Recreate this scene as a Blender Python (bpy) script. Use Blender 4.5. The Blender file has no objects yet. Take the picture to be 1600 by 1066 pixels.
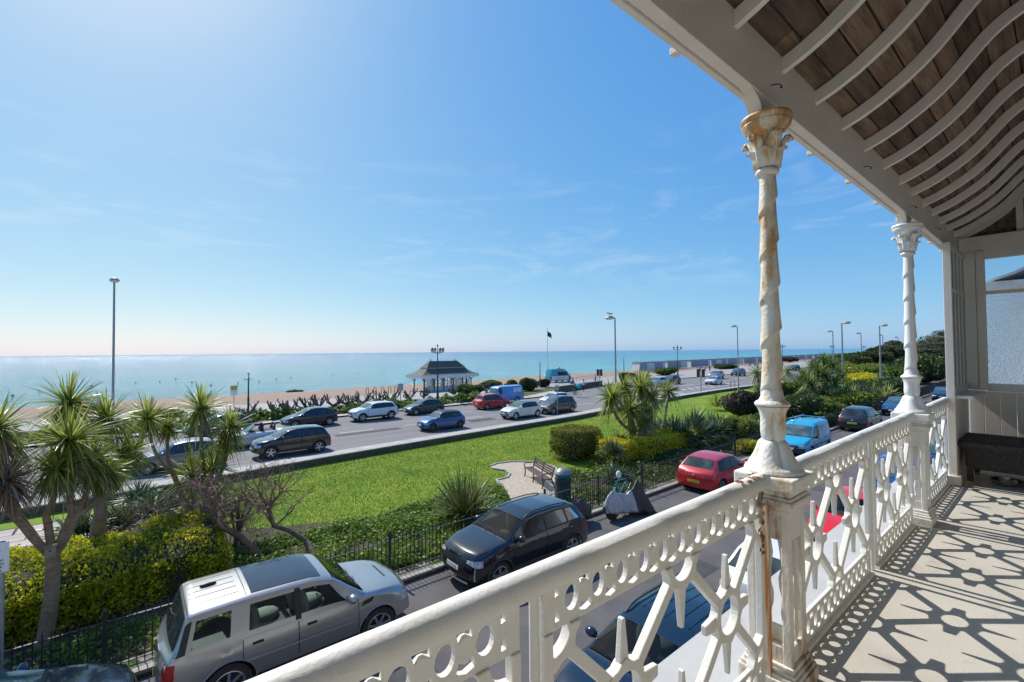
import bpy, bmesh, math, random
import numpy as np
from math import sin, cos, pi, radians, sqrt, atan2
from mathutils import Vector, Matrix
random.seed(7); RNG = np.random.default_rng(11)
SC = bpy.context.scene; COL = SC.collection
# ------------------------------------------------------------------ camera
CAM_H = 6.0
YAW, PITCH, ROLL, FPX = radians(50.7), radians(1.3), radians(0.52), 711.0
_F = np.array([cos(YAW), sin(YAW), 0.]); _R = np.array([sin(YAW), -cos(YAW), 0.]); _U = np.array([0, 0, 1.])
_F2 = _F*cos(PITCH)+_U*sin(PITCH); _U2 = _U*cos(PITCH)-_F*sin(PITCH)
_R3 = _R*cos(ROLL)-_U2*sin(ROLL); _U3 = _U2*cos(ROLL)+_R*sin(ROLL)
cam_d = bpy.data.cameras.new('camera'); cam = bpy.data.objects.new('camera', cam_d); COL.objects.link(cam)
cam_d.sensor_width = 36; cam_d.lens = 16.0; cam_d.clip_start = 0.05; cam_d.clip_end = 60000
M4 = Matrix.Identity(4)
for i in range(3):
    M4[i][0] = _R3[i]; M4[i][1] = _U3[i]; M4[i][2] = -_F2[i]
M4[2][3] = CAM_H
cam.matrix_world = M4; SC.camera = cam
def at(px, py, z=0.0):
    """ground position of a survey point read off the photograph (1600 px wide)"""
    d = _F2+_R3*(px-800)/FPX-_U3*(py-533)/FPX
    t = (z-CAM_H)/d[2]
    return np.array([d[0]*t, d[1]*t, z])
def ay(px, py, Y):
    d = _F2+_R3*(px-800)/FPX-_U3*(py-533)/FPX
    t = Y/d[1]
    return np.array([d[0]*t, Y, CAM_H+d[2]*t])
def pj(P):
    d = np.array(P, float)-np.array([0, 0, CAM_H]); z = d@_F2
    return 800+FPX*(d@_R3)/z, 533-FPX*(d@_U3)/z
def top_h(P, py):
    """height above ground point P whose image row is py"""
    lo, hi = 0., 40.
    for _ in range(40):
        m = (lo+hi)/2
        if pj([P[0], P[1], m])[1] > py: lo = m
        else: hi = m
    return lo
# ------------------------------------------------------------------ light
SUN_EL, SUN_AZ = radians(46.2), radians(-4.3)       # azimuth from +Y towards +X
SKY_STRENGTH, SUN_STRENGTH, EXPOSURE = 0.10, 4.0, 0.42
W = bpy.data.worlds.new('World'); SC.world = W; W.use_nodes = True
nt = W.node_tree; nt.nodes.clear()
out = nt.nodes.new('ShaderNodeOutputWorld'); bg = nt.nodes.new('ShaderNodeBackground')
sky = nt.nodes.new('ShaderNodeTexSky'); sky.sky_type = 'NISHITA'; sky.sun_disc = False
sky.sun_elevation = SUN_EL; sky.sun_rotation = SUN_AZ
sky.altitude = 10; sky.air_density = 0.8; sky.dust_density = 0.7; sky.ozone_density = 2.0
bg.inputs['Strength'].default_value = SKY_STRENGTH
# thin cirrus wisps: stretched noise on the view direction, only between 8 and 30 degrees up
tc = nt.nodes.new('ShaderNodeTexCoord'); mp = nt.nodes.new('ShaderNodeMapping')
mp.inputs['Rotation'].default_value = (0, radians(12), radians(40)); mp.inputs['Scale'].default_value = (2.0, 3.2, 13)
nz = nt.nodes.new('ShaderNodeTexNoise'); nz.inputs['Scale'].default_value = 1.7; nz.inputs['Detail'].default_value = 7; nz.inputs['Roughness'].default_value = .62
nz.inputs['Distortion'].default_value = .5
cr = nt.nodes.new('ShaderNodeValToRGB'); cr.color_ramp.elements[0].position = .52; cr.color_ramp.elements[1].position = .74
sx = nt.nodes.new('ShaderNodeSeparateXYZ'); r2 = nt.nodes.new('ShaderNodeValToRGB')
r2.color_ramp.elements[0].position = .10; r2.color_ramp.elements[0].color = (0, 0, 0, 1)
r2.color_ramp.elements[1].position = .19; r2.color_ramp.elements[1].color = (1, 1, 1, 1)
e = r2.color_ramp.elements.new(.27); e.color = (.8, .8, .8, 1); e = r2.color_ramp.elements.new(.45); e.color = (0, 0, 0, 1)
mu = nt.nodes.new('ShaderNodeMath'); mu.operation = 'MULTIPLY'; mu2 = nt.nodes.new('ShaderNodeMath'); mu2.operation = 'MULTIPLY'; mu2.inputs[1].default_value = .26
mx = nt.nodes.new('ShaderNodeMixRGB'); mx.inputs[2].default_value = (7.0, 7.4, 7.8, 1)
L = nt.links.new
L(tc.outputs['Generated'], mp.inputs['Vector']); L(mp.outputs[0], nz.inputs['Vector']); L(nz.outputs['Fac'], cr.inputs[0])
L(tc.outputs['Generated'], sx.inputs[0]); L(sx.outputs['Z'], r2.inputs[0])
L(cr.outputs[0], mu.inputs[0]); L(r2.outputs[0], mu.inputs[1]); L(mu.outputs[0], mu2.inputs[0])
# film-like tone response applied evenly to the whole sky (per channel power), so that the sky is not clipped where it is brightest
spl = nt.nodes.new('ShaderNodeSeparateColor'); cmb = nt.nodes.new('ShaderNodeCombineColor'); L(sky.outputs[0], spl.inputs[0])
for ch, (pw, kk) in enumerate(((1.0, .885), (.618, .925), (.215, .955))):
    m1 = nt.nodes.new('ShaderNodeMath'); m1.operation = 'MULTIPLY'; m1.inputs[1].default_value = .1
    m2 = nt.nodes.new('ShaderNodeMath'); m2.operation = 'POWER'; m2.inputs[1].default_value = pw
    m3 = nt.nodes.new('ShaderNodeMath'); m3.operation = 'MULTIPLY'; m3.inputs[1].default_value = kk/(SKY_STRENGTH*2**EXPOSURE)
    L(spl.outputs[ch], m1.inputs[0]); L(m1.outputs[0], m2.inputs[0]); L(m2.outputs[0], m3.inputs[0]); L(m3.outputs[0], cmb.inputs[ch])
L(cmb.outputs[0], mx.inputs[1]); L(mu2.outputs[0], mx.inputs[0])
L(mx.outputs[0], bg.inputs['Color']); L(bg.outputs[0], out.inputs['Surface'])
sd = bpy.data.lights.new('sun', 'SUN'); so = bpy.data.objects.new('sun', sd); COL.objects.link(so)
sd.energy = SUN_STRENGTH; sd.angle = radians(.53); sd.color = (1, .955, .89)
SDIR = Vector((sin(SUN_AZ)*cos(SUN_EL), cos(SUN_AZ)*cos(SUN_EL), sin(SUN_EL)))
so.rotation_euler = (-SDIR).to_track_quat('-Z', 'Y').to_euler(); so.location = (0, 40, 60)
vs = SC.view_settings; vs.view_transform = 'Standard'; vs.look = 'None'; vs.exposure = EXPOSURE; vs.gamma = 1; vs.use_curve_mapping = False
# ------------------------------------------------------------------ materials
def _n(t, k, **kw):
    n = t.nodes.new(k)
    for a, b in kw.items(): setattr(n, a, b)
    return n
MATS = {}
def pm(name, col, rough=.5, metal=0., col2=None, ns=4., lo=.35, hi=.65, bump=0., bs=60., coat=0., spec=.5, island=None,
       objrand=0., transl=0., stretch=(1, 1, 1), col3=None, ns3=20., lo3=.6, hi3=.7, trans=0., ior=1.45, alpha=1., detail=6, world=False, emit=None):
    if name in MATS: return MATS[name]
    m = bpy.data.materials.new(name); m.use_nodes = True; t = m.node_tree; b = t.nodes['Principled BSDF']; l = t.links.new
    c4 = lambda c: (c[0], c[1], c[2], 1)
    b.inputs['Roughness'].default_value = rough; b.inputs['Metallic'].default_value = metal
    b.inputs['Specular IOR Level'].default_value = spec; b.inputs['Coat Weight'].default_value = coat; b.inputs['Coat Roughness'].default_value = .04
    b.inputs['Transmission Weight'].default_value = trans; b.inputs['IOR'].default_value = ior; b.inputs['Alpha'].default_value = alpha
    src = None
    tcn = _n(t, 'ShaderNodeTexCoord'); mpn = _n(t, 'ShaderNodeMapping'); mpn.inputs['Scale'].default_value = stretch
    if world:
        g = _n(t, 'ShaderNodeNewGeometry'); l(g.outputs['Position'], mpn.inputs[0])
    else: l(tcn.outputs['Object'], mpn.inputs[0])
    if col2 is not None:
        if island:
            g = _n(t, 'ShaderNodeNewGeometry'); fac = g.outputs['Random Per Island']
        else:
            z = _n(t, 'ShaderNodeTexNoise'); z.inputs['Scale'].default_value = ns; z.inputs['Detail'].default_value = detail; z.inputs['Roughness'].default_value = .6
            l(mpn.outputs[0], z.inputs['Vector']); fac = z.outputs['Fac']
        rp = _n(t, 'ShaderNodeValToRGB'); rp.color_ramp.elements[0].position = lo; rp.color_ramp.elements[1].position = hi
        rp.color_ramp.elements[0].color = c4(col); rp.color_ramp.elements[1].color = c4(col2); l(fac, rp.inputs[0]); src = rp.outputs[0]
    if col3 is not None:
        z = _n(t, 'ShaderNodeTexNoise'); z.inputs['Scale'].default_value = ns3; z.inputs['Detail'].default_value = 8; z.inputs['Roughness'].default_value = .7
        l(mpn.outputs[0], z.inputs['Vector'])
        rp = _n(t, 'ShaderNodeValToRGB'); rp.color_ramp.elements[0].position = lo3; rp.color_ramp.elements[1].position = hi3
        rp.color_ramp.elements[0].color = (0, 0, 0, 1); rp.color_ramp.elements[1].color = (1, 1, 1, 1); l(z.outputs['Fac'], rp.inputs[0])
        mxn = _n(t, 'ShaderNodeMixRGB'); l(rp.outputs[0], mxn.inputs[0]); mxn.inputs[2].default_value = c4(col3)
        if src is None: mxn.inputs[1].default_value = c4(col)
        else: l(src, mxn.inputs[1])
        src = mxn.outputs[0]
    if objrand:
        oi = _n(t, 'ShaderNodeObjectInfo'); h = _n(t, 'ShaderNodeHueSaturation'); mr = _n(t, 'ShaderNodeMapRange')
        mr.inputs['To Min'].default_value = 1-objrand; mr.inputs['To Max'].default_value = 1+objrand
        l(oi.outputs['Random'], mr.inputs['Value']); l(mr.outputs[0], h.inputs['Value'])
        if src is None: h.inputs['Color'].default_value = c4(col)
        else: l(src, h.inputs['Color'])
        src = h.outputs[0]
    if src is None: b.inputs['Base Color'].default_value = c4(col)
    else: l(src, b.inputs['Base Color'])
    if bump:
        z = _n(t, 'ShaderNodeTexNoise'); z.inputs['Scale'].default_value = bs; z.inputs['Detail'].default_value = 5
        l(mpn.outputs[0], z.inputs['Vector']); bp = _n(t, 'ShaderNodeBump'); bp.inputs['Strength'].default_value = bump; bp.inputs['Distance'].default_value = .02
        l(z.outputs['Fac'], bp.inputs['Height']); l(bp.outputs[0], b.inputs['Normal'])
    if emit: b.inputs['Emission Color'].default_value = c4(emit); b.inputs['Emission Strength'].default_value = 1
    if transl:
        tr = _n(t, 'ShaderNodeBsdfTranslucent'); ms = _n(t, 'ShaderNodeMixShader'); ms.inputs[0].default_value = transl
        if src is None: tr.inputs['Color'].default_value = c4(col)
        else: l(src, tr.inputs['Color'])
        o = t.nodes['Material Output']; l(b.outputs[0], ms.inputs[1]); l(tr.outputs[0], ms.inputs[2]); l(ms.outputs[0], o.inputs['Surface'])
    MATS[name] = m; return m
# ------------------------------------------------------------------ object helpers
def tag(o, label=None, cat=None, group=None, kind=None):
    if label: o['label'] = label
    if cat: o['category'] = cat
    if group: o['group'] = group
    if kind: o['kind'] = kind
    return o
def thing(name, label, cat, loc=(0, 0, 0), rz=0., group=None):
    o = bpy.data.objects.new(name, None); COL.objects.link(o); o.empty_display_size = .2
    o.location = Vector([float(a) for a in loc]); o.rotation_euler = (0, 0, rz)
    return tag(o, label, cat, group)
def link(name, me, parent=None, loc=None, rz=None):
    o = bpy.data.objects.new(name, me); COL.objects.link(o)
    if parent: o.parent = parent
    if loc is not None: o.location = Vector([float(a) for a in loc])
    if rz is not None: o.rotation_euler = (0, 0, rz)
    return o
def npmesh(name, V, Fc, mats, smooth=False, mi=None):
    """V (n,3); Fc (m,k) all faces with k corners"""
    V = np.ascontiguousarray(V, dtype=np.float32); Fc = np.ascontiguousarray(Fc, dtype=np.int32)
    me = bpy.data.meshes.new(name); n, k = Fc.shape
    me.vertices.add(len(V)); me.vertices.foreach_set('co', V.ravel())
    me.loops.add(n*k); me.loops.foreach_set('vertex_index', Fc.ravel())
    me.polygons.add(n); me.polygons.foreach_set('loop_start', np.arange(0, n*k, k, dtype=np.int32))
    try: me.polygons.foreach_set('loop_total', np.full(n, k, dtype=np.int32))
    except Exception: pass
    if mi is not None: me.polygons.foreach_set('material_index', np.asarray(mi, dtype=np.int32))
    me.polygons.foreach_set('use_smooth', np.full(n, smooth, dtype=bool))
    me.update(calc_edges=True); me.validate()
    for m in (mats if isinstance(mats, (list, tuple)) else [mats]): me.materials.append(m)
    return me
class MB:
    def __init__(s): s.v = []; s.f = []; s.mi = []; s.cur = 0
    def add(s, vs, fs):
        o = len(s.v); s.v += [tuple(map(float, p)) for p in vs]
        for f in fs: s.f.append([i+o for i in f]); s.mi.append(s.cur)
        return s
    def box(s, c, d, rz=0., M=None):
        x, y, z = d[0]/2, d[1]/2, d[2]/2
        P = [(-x, -y, -z), (x, -y, -z), (x, y, -z), (-x, y, -z), (-x, -y, z), (x, -y, z), (x, y, z), (-x, y, z)]
        if M is not None: P = [tuple(M @ Vector(p)) for p in P]
        elif rz: P = [(p[0]*cos(rz)-p[1]*sin(rz), p[0]*sin(rz)+p[1]*cos(rz), p[2]) for p in P]
        P = [(p[0]+c[0], p[1]+c[1], p[2]+c[2]) for p in P]
        return s.add(P, [(0, 3, 2, 1), (4, 5, 6, 7), (0, 1, 5, 4), (1, 2, 6, 5), (2, 3, 7, 6), (3, 0, 4, 7)])
    def box2(s, a, b): return s.box([(a[i]+b[i])/2 for i in range(3)], [abs(b[i]-a[i]) for i in range(3)])
    def bar(s, p, q, w, h, up=(0, 0, 1), w2=None, h2=None):
        p = Vector(p); q = Vector(q); d = (q-p).normalized(); u = Vector(up); r = d.cross(u)
        if r.length < 1e-4: r = d.cross(Vector((1, 0, 0)))
        r.normalize(); u = r.cross(d); w2 = w if w2 is None else w2; h2 = h if h2 is None else h2
        P = [p-r*w/2-u*h/2, p+r*w/2-u*h/2, p+r*w/2+u*h/2, p-r*w/2+u*h/2, q-r*w2/2-u*h2/2, q+r*w2/2-u*h2/2, q+r*w2/2+u*h2/2, q-r*w2/2+u*h2/2]
        return s.add(P, [(0, 1, 2, 3), (7, 6, 5, 4), (0, 4, 5, 1), (1, 5, 6, 2), (2, 6, 7, 3), (3, 7, 4, 0)])
    def tube(s, pts, rad, n=8, caps=True):
        pts = [Vector([float(a) for a in p]) for p in pts]
        if not isinstance(rad, (list, tuple)): rad = [rad]*len(pts)
        ref = None; rings = []
        for i, p in enumerate(pts):
            d = (pts[min(i+1, len(pts)-1)]-pts[max(i-1, 0)])
            if d.length < 1e-9: d = Vector((0, 0, 1))
            d.normalize()
            if ref is None: ref = Vector((1, 0, 0)) if abs(d.x) < .8 else Vector((0, 1, 0))
            a = (ref-d*ref.dot(d))
            if a.length < 1e-6: a = d.orthogonal()
            a.normalize(); b = d.cross(a); ref = a
            rings.append([p+a*rad[i]*cos(2*pi*k/n)+b*rad[i]*sin(2*pi*k/n) for k in range(n)])
        vs = [q for r in rings for q in r]; fs = []
        for i in range(len(pts)-1):
            for k in range(n): fs.append((i*n+k, i*n+(k+1) % n, (i+1)*n+(k+1) % n, (i+1)*n+k))
        if caps: fs.append(tuple(range(n))[::-1]); fs.append(tuple((len(pts)-1)*n+k for k in range(n)))
        return s.add(vs, fs)
    def lathe(s, prof, n=24, c=(0, 0, 0), rf=None, axis='z', caps=True):
        vs = []; fs = []
        for i, (r, z) in enumerate(prof):
            for k in range(n):
                a = 2*pi*k/n; rr = r*(rf(a, z) if rf else 1)
                p = (rr*cos(a), rr*sin(a), z) if axis == 'z' else (rr*cos(a), z, rr*sin(a))
                vs.append((p[0]+c[0], p[1]+c[1], p[2]+c[2]))
        for i in range(len(prof)-1):
            for k in range(n):
                f = (i*n+k, i*n+(k+1) % n, (i+1)*n+(k+1) % n, (i+1)*n+k)
                fs.append(f if axis == 'z' else f[::-1])
        if caps:
            a = tuple(range(n)); b = tuple((len(prof)-1)*n+k for k in range(n))
            fs += [a[::-1], b] if axis == 'z' else [a, b[::-1]]
        return s.add(vs, fs)
    def prism(s, poly, y0, y1, axis='y'):
        """poly in (a,b); extruded along axis"""
        n = len(poly)
        g = {'y': lambda a, b, t: (a, t, b), 'x': lambda a, b, t: (t, a, b), 'z': lambda a, b, t: (a, b, t)}[axis]
        vs = [g(a, b, y0) for a, b in poly]+[g(a, b, y1) for a, b in poly]
        fs = [tuple(range(n)), tuple(range(2*n-1, n-1, -1))]+[((i+1) % n, i, n+i, n+(i+1) % n) for i in range(n)]
        return s.add(vs, fs)
    def grid(s, P, close=False):
        """P: list of rows of points"""
        nr = len(P); nc = len(P[0]); vs = [q for r in P for q in r]; fs = []
        for i in range(nr-1):
            for j in range(nc-1): fs.append((i*nc+j, i*nc+j+1, (i+1)*nc+j+1, (i+1)*nc+j))
            if close: fs.append((i*nc+nc-1, i*nc, (i+1)*nc, (i+1)*nc+nc-1))
        return s.add(vs, fs)
    def blob(s, c, r, n=10, m=7):
        prof = [(max(1e-4, sin(pi*i/m)), -cos(pi*i/m)) for i in range(m+1)]
        vs = [(c[0]+r[0]*a*cos(2*pi*k/n), c[1]+r[1]*a*sin(2*pi*k/n), c[2]+r[2]*b) for a, b in prof for k in range(n)]
        fs = [(i*n+k, i*n+(k+1) % n, (i+1)*n+(k+1) % n, (i+1)*n+k) for i in range(m) for k in range(n)]
        return s.add(vs, fs)
    def mesh(s, name, mats, smooth=None, fix=True):
        me = bpy.data.meshes.new(name); me.from_pydata(s.v, [], s.f); 
        for m in (mats if isinstance(mats, (list, tuple)) else [mats]): me.materials.append(m)
        if any(s.mi): me.polygons.foreach_set('material_index', s.mi)
        if fix:
            b = bmesh.new(); b.from_mesh(me); bmesh.ops.recalc_face_normals(b, faces=b.faces); b.to_mesh(me); b.free()
        if smooth:
            me.shade_smooth(); me.set_sharp_from_angle(angle=smooth)
        me.update(); return me
    def build(s, name, mats, parent=None, smooth=None, loc=None, rz=None, fix=True, bevel=0):
        o = link(name, s.mesh(name, mats, smooth, fix), parent, loc, rz)
        if bevel:
            b = o.modifiers.new('bevel', 'BEVEL'); b.width = bevel; b.segments = 2; b.limit_method = 'ANGLE'; b.angle_limit = radians(40)
        return o
def struct(name, mb, mat, **kw):
    o = mb.build(name, mat, **kw); o['kind'] = 'structure'; return o
def copy_tree(o, parent=None):
    c = o.copy(); COL.objects.link(c); c.parent = parent
    for ch in list(o.children): copy_tree(ch, c)
    return c
def curve_fill(outer, holes, th, bev=0.):
    """flat plate with holes in the XZ plane, thickness th along Y, as a mesh"""
    cu = bpy.data.curves.new('plate', 'CURVE'); cu.dimensions = '2D'; cu.fill_mode = 'BOTH'; cu.extrude = th/2-bev; cu.bevel_depth = bev; cu.bevel_resolution = 1
    if bev: cu.offset = -bev
    for pts in [outer]+holes:
        sp = cu.splines.new('POLY'); sp.points.add(len(pts)-1); sp.use_cyclic_u = True
        for i, (a, b) in enumerate(pts): sp.points[i].co = (a, b, 0, 1)
    ob = bpy.data.objects.new('plate', cu); COL.objects.link(ob)
    dg = bpy.context.evaluated_depsgraph_get(); me = bpy.data.meshes.new_from_object(ob.evaluated_get(dg))
    COL.objects.unlink(ob); bpy.data.objects.remove(ob); bpy.data.curves.remove(cu)
    V = [(v.co.x, -v.co.z, v.co.y) for v in me.vertices]; Fs = [tuple(p.vertices) for p in me.polygons]
    bpy.data.meshes.remove(me); return V, Fs
def text_mesh(name, body, size, mat, parent, loc, rot, align='CENTER', ext=.002):
    cu = bpy.data.curves.new(name, 'FONT'); cu.body = body; cu.size = size; cu.align_x = align; cu.align_y = 'CENTER'; cu.extrude = ext; cu.resolution_u = 2
    ob = bpy.data.objects.new(name, cu); COL.objects.link(ob)
    dg = bpy.context.evaluated_depsgraph_get(); me = bpy.data.meshes.new_from_object(ob.evaluated_get(dg))
    COL.objects.unlink(ob); bpy.data.objects.remove(ob); bpy.data.curves.remove(cu); me.materials.clear(); me.materials.append(mat); me.name = name
    o = link(name, me, parent, loc); o.rotation_euler = rot; return o
# ================================================================== SETTING
asphalt = pm('asphalt', (.085, .078, .078), .9, col2=(.125, .115, .112), ns=.7, bump=.35, bs=90, col3=(.19, .18, .17), ns3=45, lo3=.62, hi3=.72, detail=10, world=True)
asphalt2 = pm('road_asphalt', (.15, .14, .138), .85, col2=(.21, .20, .195), ns=.35, lo=.3, hi=.7, bump=.25, bs=60, stretch=(.25, 2.2, 1), col3=(.27, .26, .25), ns3=8, lo3=.62, hi3=.8, world=True)
paving = pm('paving', (.36, .33, .30), .85, col2=(.46, .43, .39), ns=1.2, bump=.2, col3=(.2, .2, .17), ns3=6, lo3=.6, hi3=.75, world=True)
kerbm = pm('kerb_stone', (.30, .28, .25), .85, col2=(.42, .39, .35), ns=3, bump=.3, bs=40, world=True)
soil = pm('soil', (.055, .042, .03), .95, col2=(.11, .085, .055), ns=2.5, bump=.8, bs=25, world=True)
lawnm = pm('lawn_grass', (.095, .18, .014), .9, col2=(.23, .30, .03), ns=.4, lo=.3, hi=.72, bump=.8, bs=38, col3=(.28, .29, .05), ns3=.9, lo3=.52, hi3=.75, spec=.2, world=True, detail=10)
verge = pm('verge_grass', (.05, .10, .015), .9, col2=(.12, .12, .045), ns=.8, bump=.9, bs=18, spec=.2, world=True)
prom = pm('promenade', (.29, .265, .25), .85, col2=(.37, .34, .32), ns=.3, bump=.1, world=True)
beachm = pm('shingle', (.25, .17, .12), .95, col2=(.35, .25, .185), ns=3.5, lo=.3, hi=.7, bump=1., bs=8, col3=(.17, .10, .065), ns3=2.2, lo3=.52, hi3=.68, stretch=(.35, 1, 1), world=True)
white_line = pm('road_paint', (.62, .61, .58), .8, col2=(.3, .29, .28), ns=9, lo=.5, hi=.75, world=True)
def sheet(name, pts, z, mat, sub=None):
    b = MB(); b.add([(p[0], p[1], z) for p in pts], [tuple(range(len(pts)))]); return struct(name, b, mat)
def rect(name, x0, y0, x1, y1, z, mat): return sheet(name, [(x0, y0), (x1, y0), (x1, y1), (x0, y1)], z, mat)
# one ground sheet to the horizon on the land side, stepping down as the beach to under the sea
b = MB(); xs = [-9000, -700, -250, -60, 0, 60, 130, 220, 350, 700, 2500, 9000]
def y_beach(x): return 60.6+max(0, x-20)*.075 if x < 700 else 111+(x-700)*.12     # coast drifts seaward to the right
rowsY = [lambda x: -6000., lambda x: -300., lambda x: 0., lambda x: 30., y_beach, lambda x: y_beach(x)+10, lambda x: y_beach(x)+26, lambda x: y_beach(x)+46, lambda x: y_beach(x)+75]
rowsZ = [-.03, -.03, -.03, -.03, -.03, -.05, -.75, -2.5, -5.]
rows = [[(x, fy(x), z) for x in xs] for fy, z in zip(rowsY[:5], rowsZ[:5])]
b.grid(rows); struct('ground', b, pm('town_ground', (.14, .14, .11), .9, col2=(.2, .19, .16), ns=.05, world=True))
b = MB(); P = []
xs2 = list(np.concatenate([np.linspace(-200, 300, 120), np.linspace(320, 2600, 30)]))
for fy, z in zip(rowsY[4:], rowsZ[4:]):
    P.append([(x, fy(x)+(RNG.uniform(-.8, .8) if z < -.06 else 0), z+(RNG.uniform(-.12, .12) if z < -.06 else 0)) for x in xs2])
PP = []
for r0, r1 in zip(P[:-1], P[1:]):
    for k in range(4):
        t = k/4; PP.append([tuple(np.array(a)*(1-t)+np.array(c)*t+np.array([0, 0, RNG.uniform(-.07, .07) if k else 0])) for a, c in zip(r0, r1)])
PP.append(P[-1]); b.grid(PP); struct('beach', b, beachm, smooth=1.2)
# sea: colour by real water depth near the shore, ripples by bump, wave light and dark also painted in by value noise
m = bpy.data.materials.new('sea_water'); m.use_nodes = True; t = m.node_tree; bs_ = t.nodes['Principled BSDF']
g = _n(t, 'ShaderNodeNewGeometry'); sp = _n(t, 'ShaderNodeSeparateXYZ'); t.links.new(g.outputs['Position'], sp.inputs[0])
mul = _n(t, 'ShaderNodeMath', operation='MULTIPLY'); mul.inputs[1].default_value = -.082; t.links.new(sp.outputs['X'], mul.inputs[0])
ad = _n(t, 'ShaderNodeMath', operation='ADD'); t.links.new(sp.outputs['Y'], ad.inputs[0]); t.links.new(mul.outputs[0], ad.inputs[1])
nzz = _n(t, 'ShaderNodeTexNoise'); nzz.inputs['Scale'].default_value = 1; nzz.inputs['Detail'].default_value = 5
mpp = _n(t, 'ShaderNodeMapping'); mpp.inputs['Scale'].default_value = (.006, .022, 1); t.links.new(g.outputs['Position'], mpp.inputs[0]); t.links.new(mpp.outputs[0], nzz.inputs['Vector'])
m3 = _n(t, 'ShaderNodeMath', operation='MULTIPLY_ADD'); m3.inputs[1].default_value = 150; t.links.new(nzz.outputs['Fac'], m3.inputs[0]); t.links.new(ad.outputs[0], m3.inputs[2])
lg = _n(t, 'ShaderNodeMath', operation='LOGARITHM'); lg.inputs[1].default_value = 10; t.links.new(m3.outputs[0], lg.inputs[0])
rp = _n(t, 'ShaderNodeValToRGB'); mr = _n(t, 'ShaderNodeMapRange'); mr.inputs['From Min'].default_value = 2.2; mr.inputs['From Max'].default_value = 3.7
t.links.new(lg.outputs[0], mr.inputs['Value']); t.links.new(mr.outputs[0], rp.inputs[0])
els = rp.color_ramp.elements; els[0].position = 0; els[0].color = (.17, .42, .42, 1); els[1].position = 1; els[1].color = (.025, .12, .25, 1)
for p_, c_ in ((.12, (.085, .33, .37, 1)), (.3, (.06, .24, .32, 1)), (.55, (.035, .17, .30, 1))):
    e = els.new(p_); e.color = c_
wv = _n(t, 'ShaderNodeTexNoise'); wv.inputs['Scale'].default_value = 1; wv.inputs['Detail'].default_value = 8; wv.inputs['Roughness'].default_value = .7; mw = _n(t, 'ShaderNodeMapping'); mw.inputs['Scale'].default_value = (.035, .16, 1); mw.inputs['Rotation'].default_value = (0, 0, -.08)
t.links.new(g.outputs['Position'], mw.inputs[0]); t.links.new(mw.outputs[0], wv.inputs['Vector']); wr = _n(t, 'ShaderNodeMapRange'); wr.inputs['From Min'].default_value = .3; wr.inputs['From Max'].default_value = .7; wr.inputs['To Min'].default_value = .62; wr.inputs['To Max'].default_value = 1.3
t.links.new(wv.outputs['Fac'], wr.inputs['Value']); hw_ = _n(t, 'ShaderNodeHueSaturation'); hw_.inputs['Saturation'].default_value = 1.25; t.links.new(wr.outputs[0], hw_.inputs['Value']); t.links.new(rp.outputs[0], hw_.inputs['Color'])
t.links.new(hw_.outputs[0], bs_.inputs['Base Color']); bs_.inputs['Roughness'].default_value = .14; bs_.inputs['Specular IOR Level'].default_value = .42
nb = _n(t, 'ShaderNodeTexNoise'); nb.inputs['Scale'].default_value = 1; nb.inputs['Detail'].default_value = 7; nb.inputs['Roughness'].default_value = .65
mb = _n(t, 'ShaderNodeMapping'); mb.inputs['Scale'].default_value = (.22, .75, 1); t.links.new(g.outputs['Position'], mb.inputs[0]); t.links.new(mb.outputs[0], nb.inputs['Vector'])
bp = _n(t, 'ShaderNodeBump'); bp.inputs['Strength'].default_value = .9; bp.inputs['Distance'].default_value = 2.2
t.links.new(nb.outputs['Fac'], bp.inputs['Height']); t.links.new(bp.outputs[0], bs_.inputs['Normal'])
b = MB(); b.grid([[(x, y, -2.5) for x in (-26000, -3000, -300, 300, 3000, 26000)] for y in (70, 300, 1200, 6000, 26000)]); struct('sea', b, m)
# foam line along the water's edge
b = MB(); r0 = []; r1 = []
for x in np.arange(-120, 420, 1.5):
    yb = y_beach(x)+46; w = .35+.5*abs(sin(x*.11)+.5*sin(x*.37)); d = .5*sin(x*.07)+.3*sin(x*.23)
    r0.append((x, yb+d-w, -2.47)); r1.append((x, yb+d+w, -2.47))
b.grid([r0, r1]); struct('surf', b, pm('foam', (.75, .78, .78), .8, col2=(.45, .6, .6), ns=1.5, world=True))
# house side pavement, near street, far kerb
rect('pavement', -40, -1.2, 130, 2.8, .10, paving); b = MB(); b.box2((-40, 2.8, -.02), (130, 2.95, .106)); struct('kerb', b, kerbm, bevel=.015)
rect('street', -60, 2.95, 140, 11.02, .0, asphalt)
kb = MB().box2((0, 0, 0), (.9, .16, .13)).mesh('kerb_stone', kerbm)
kerb_root = struct('far_kerb', MB().box2((-60, 11.02, -.02), (140, 11.06, .07)), soil)
for i in range(60):
    x = -4+i*.93
    o = link('kerb_stone', kb, kerb_root, (x, 11.05+random.uniform(-.006, .006), random.uniform(-.012, .004))); o.rotation_euler = (0, random.uniform(-.006, .006), random.uniform(-.008, .008))
rect('kerb_verge', -60, 11.2, 140, 11.7, .055, pm('kerb_verge_soil', (.16, .13, .10), .95, col2=(.28, .25, .21), ns=1.5, lo=.35, hi=.6, bump=.4, bs=20, col3=(.07, .12, .02), ns3=2.5, lo3=.48, hi3=.56, world=True))
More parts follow.
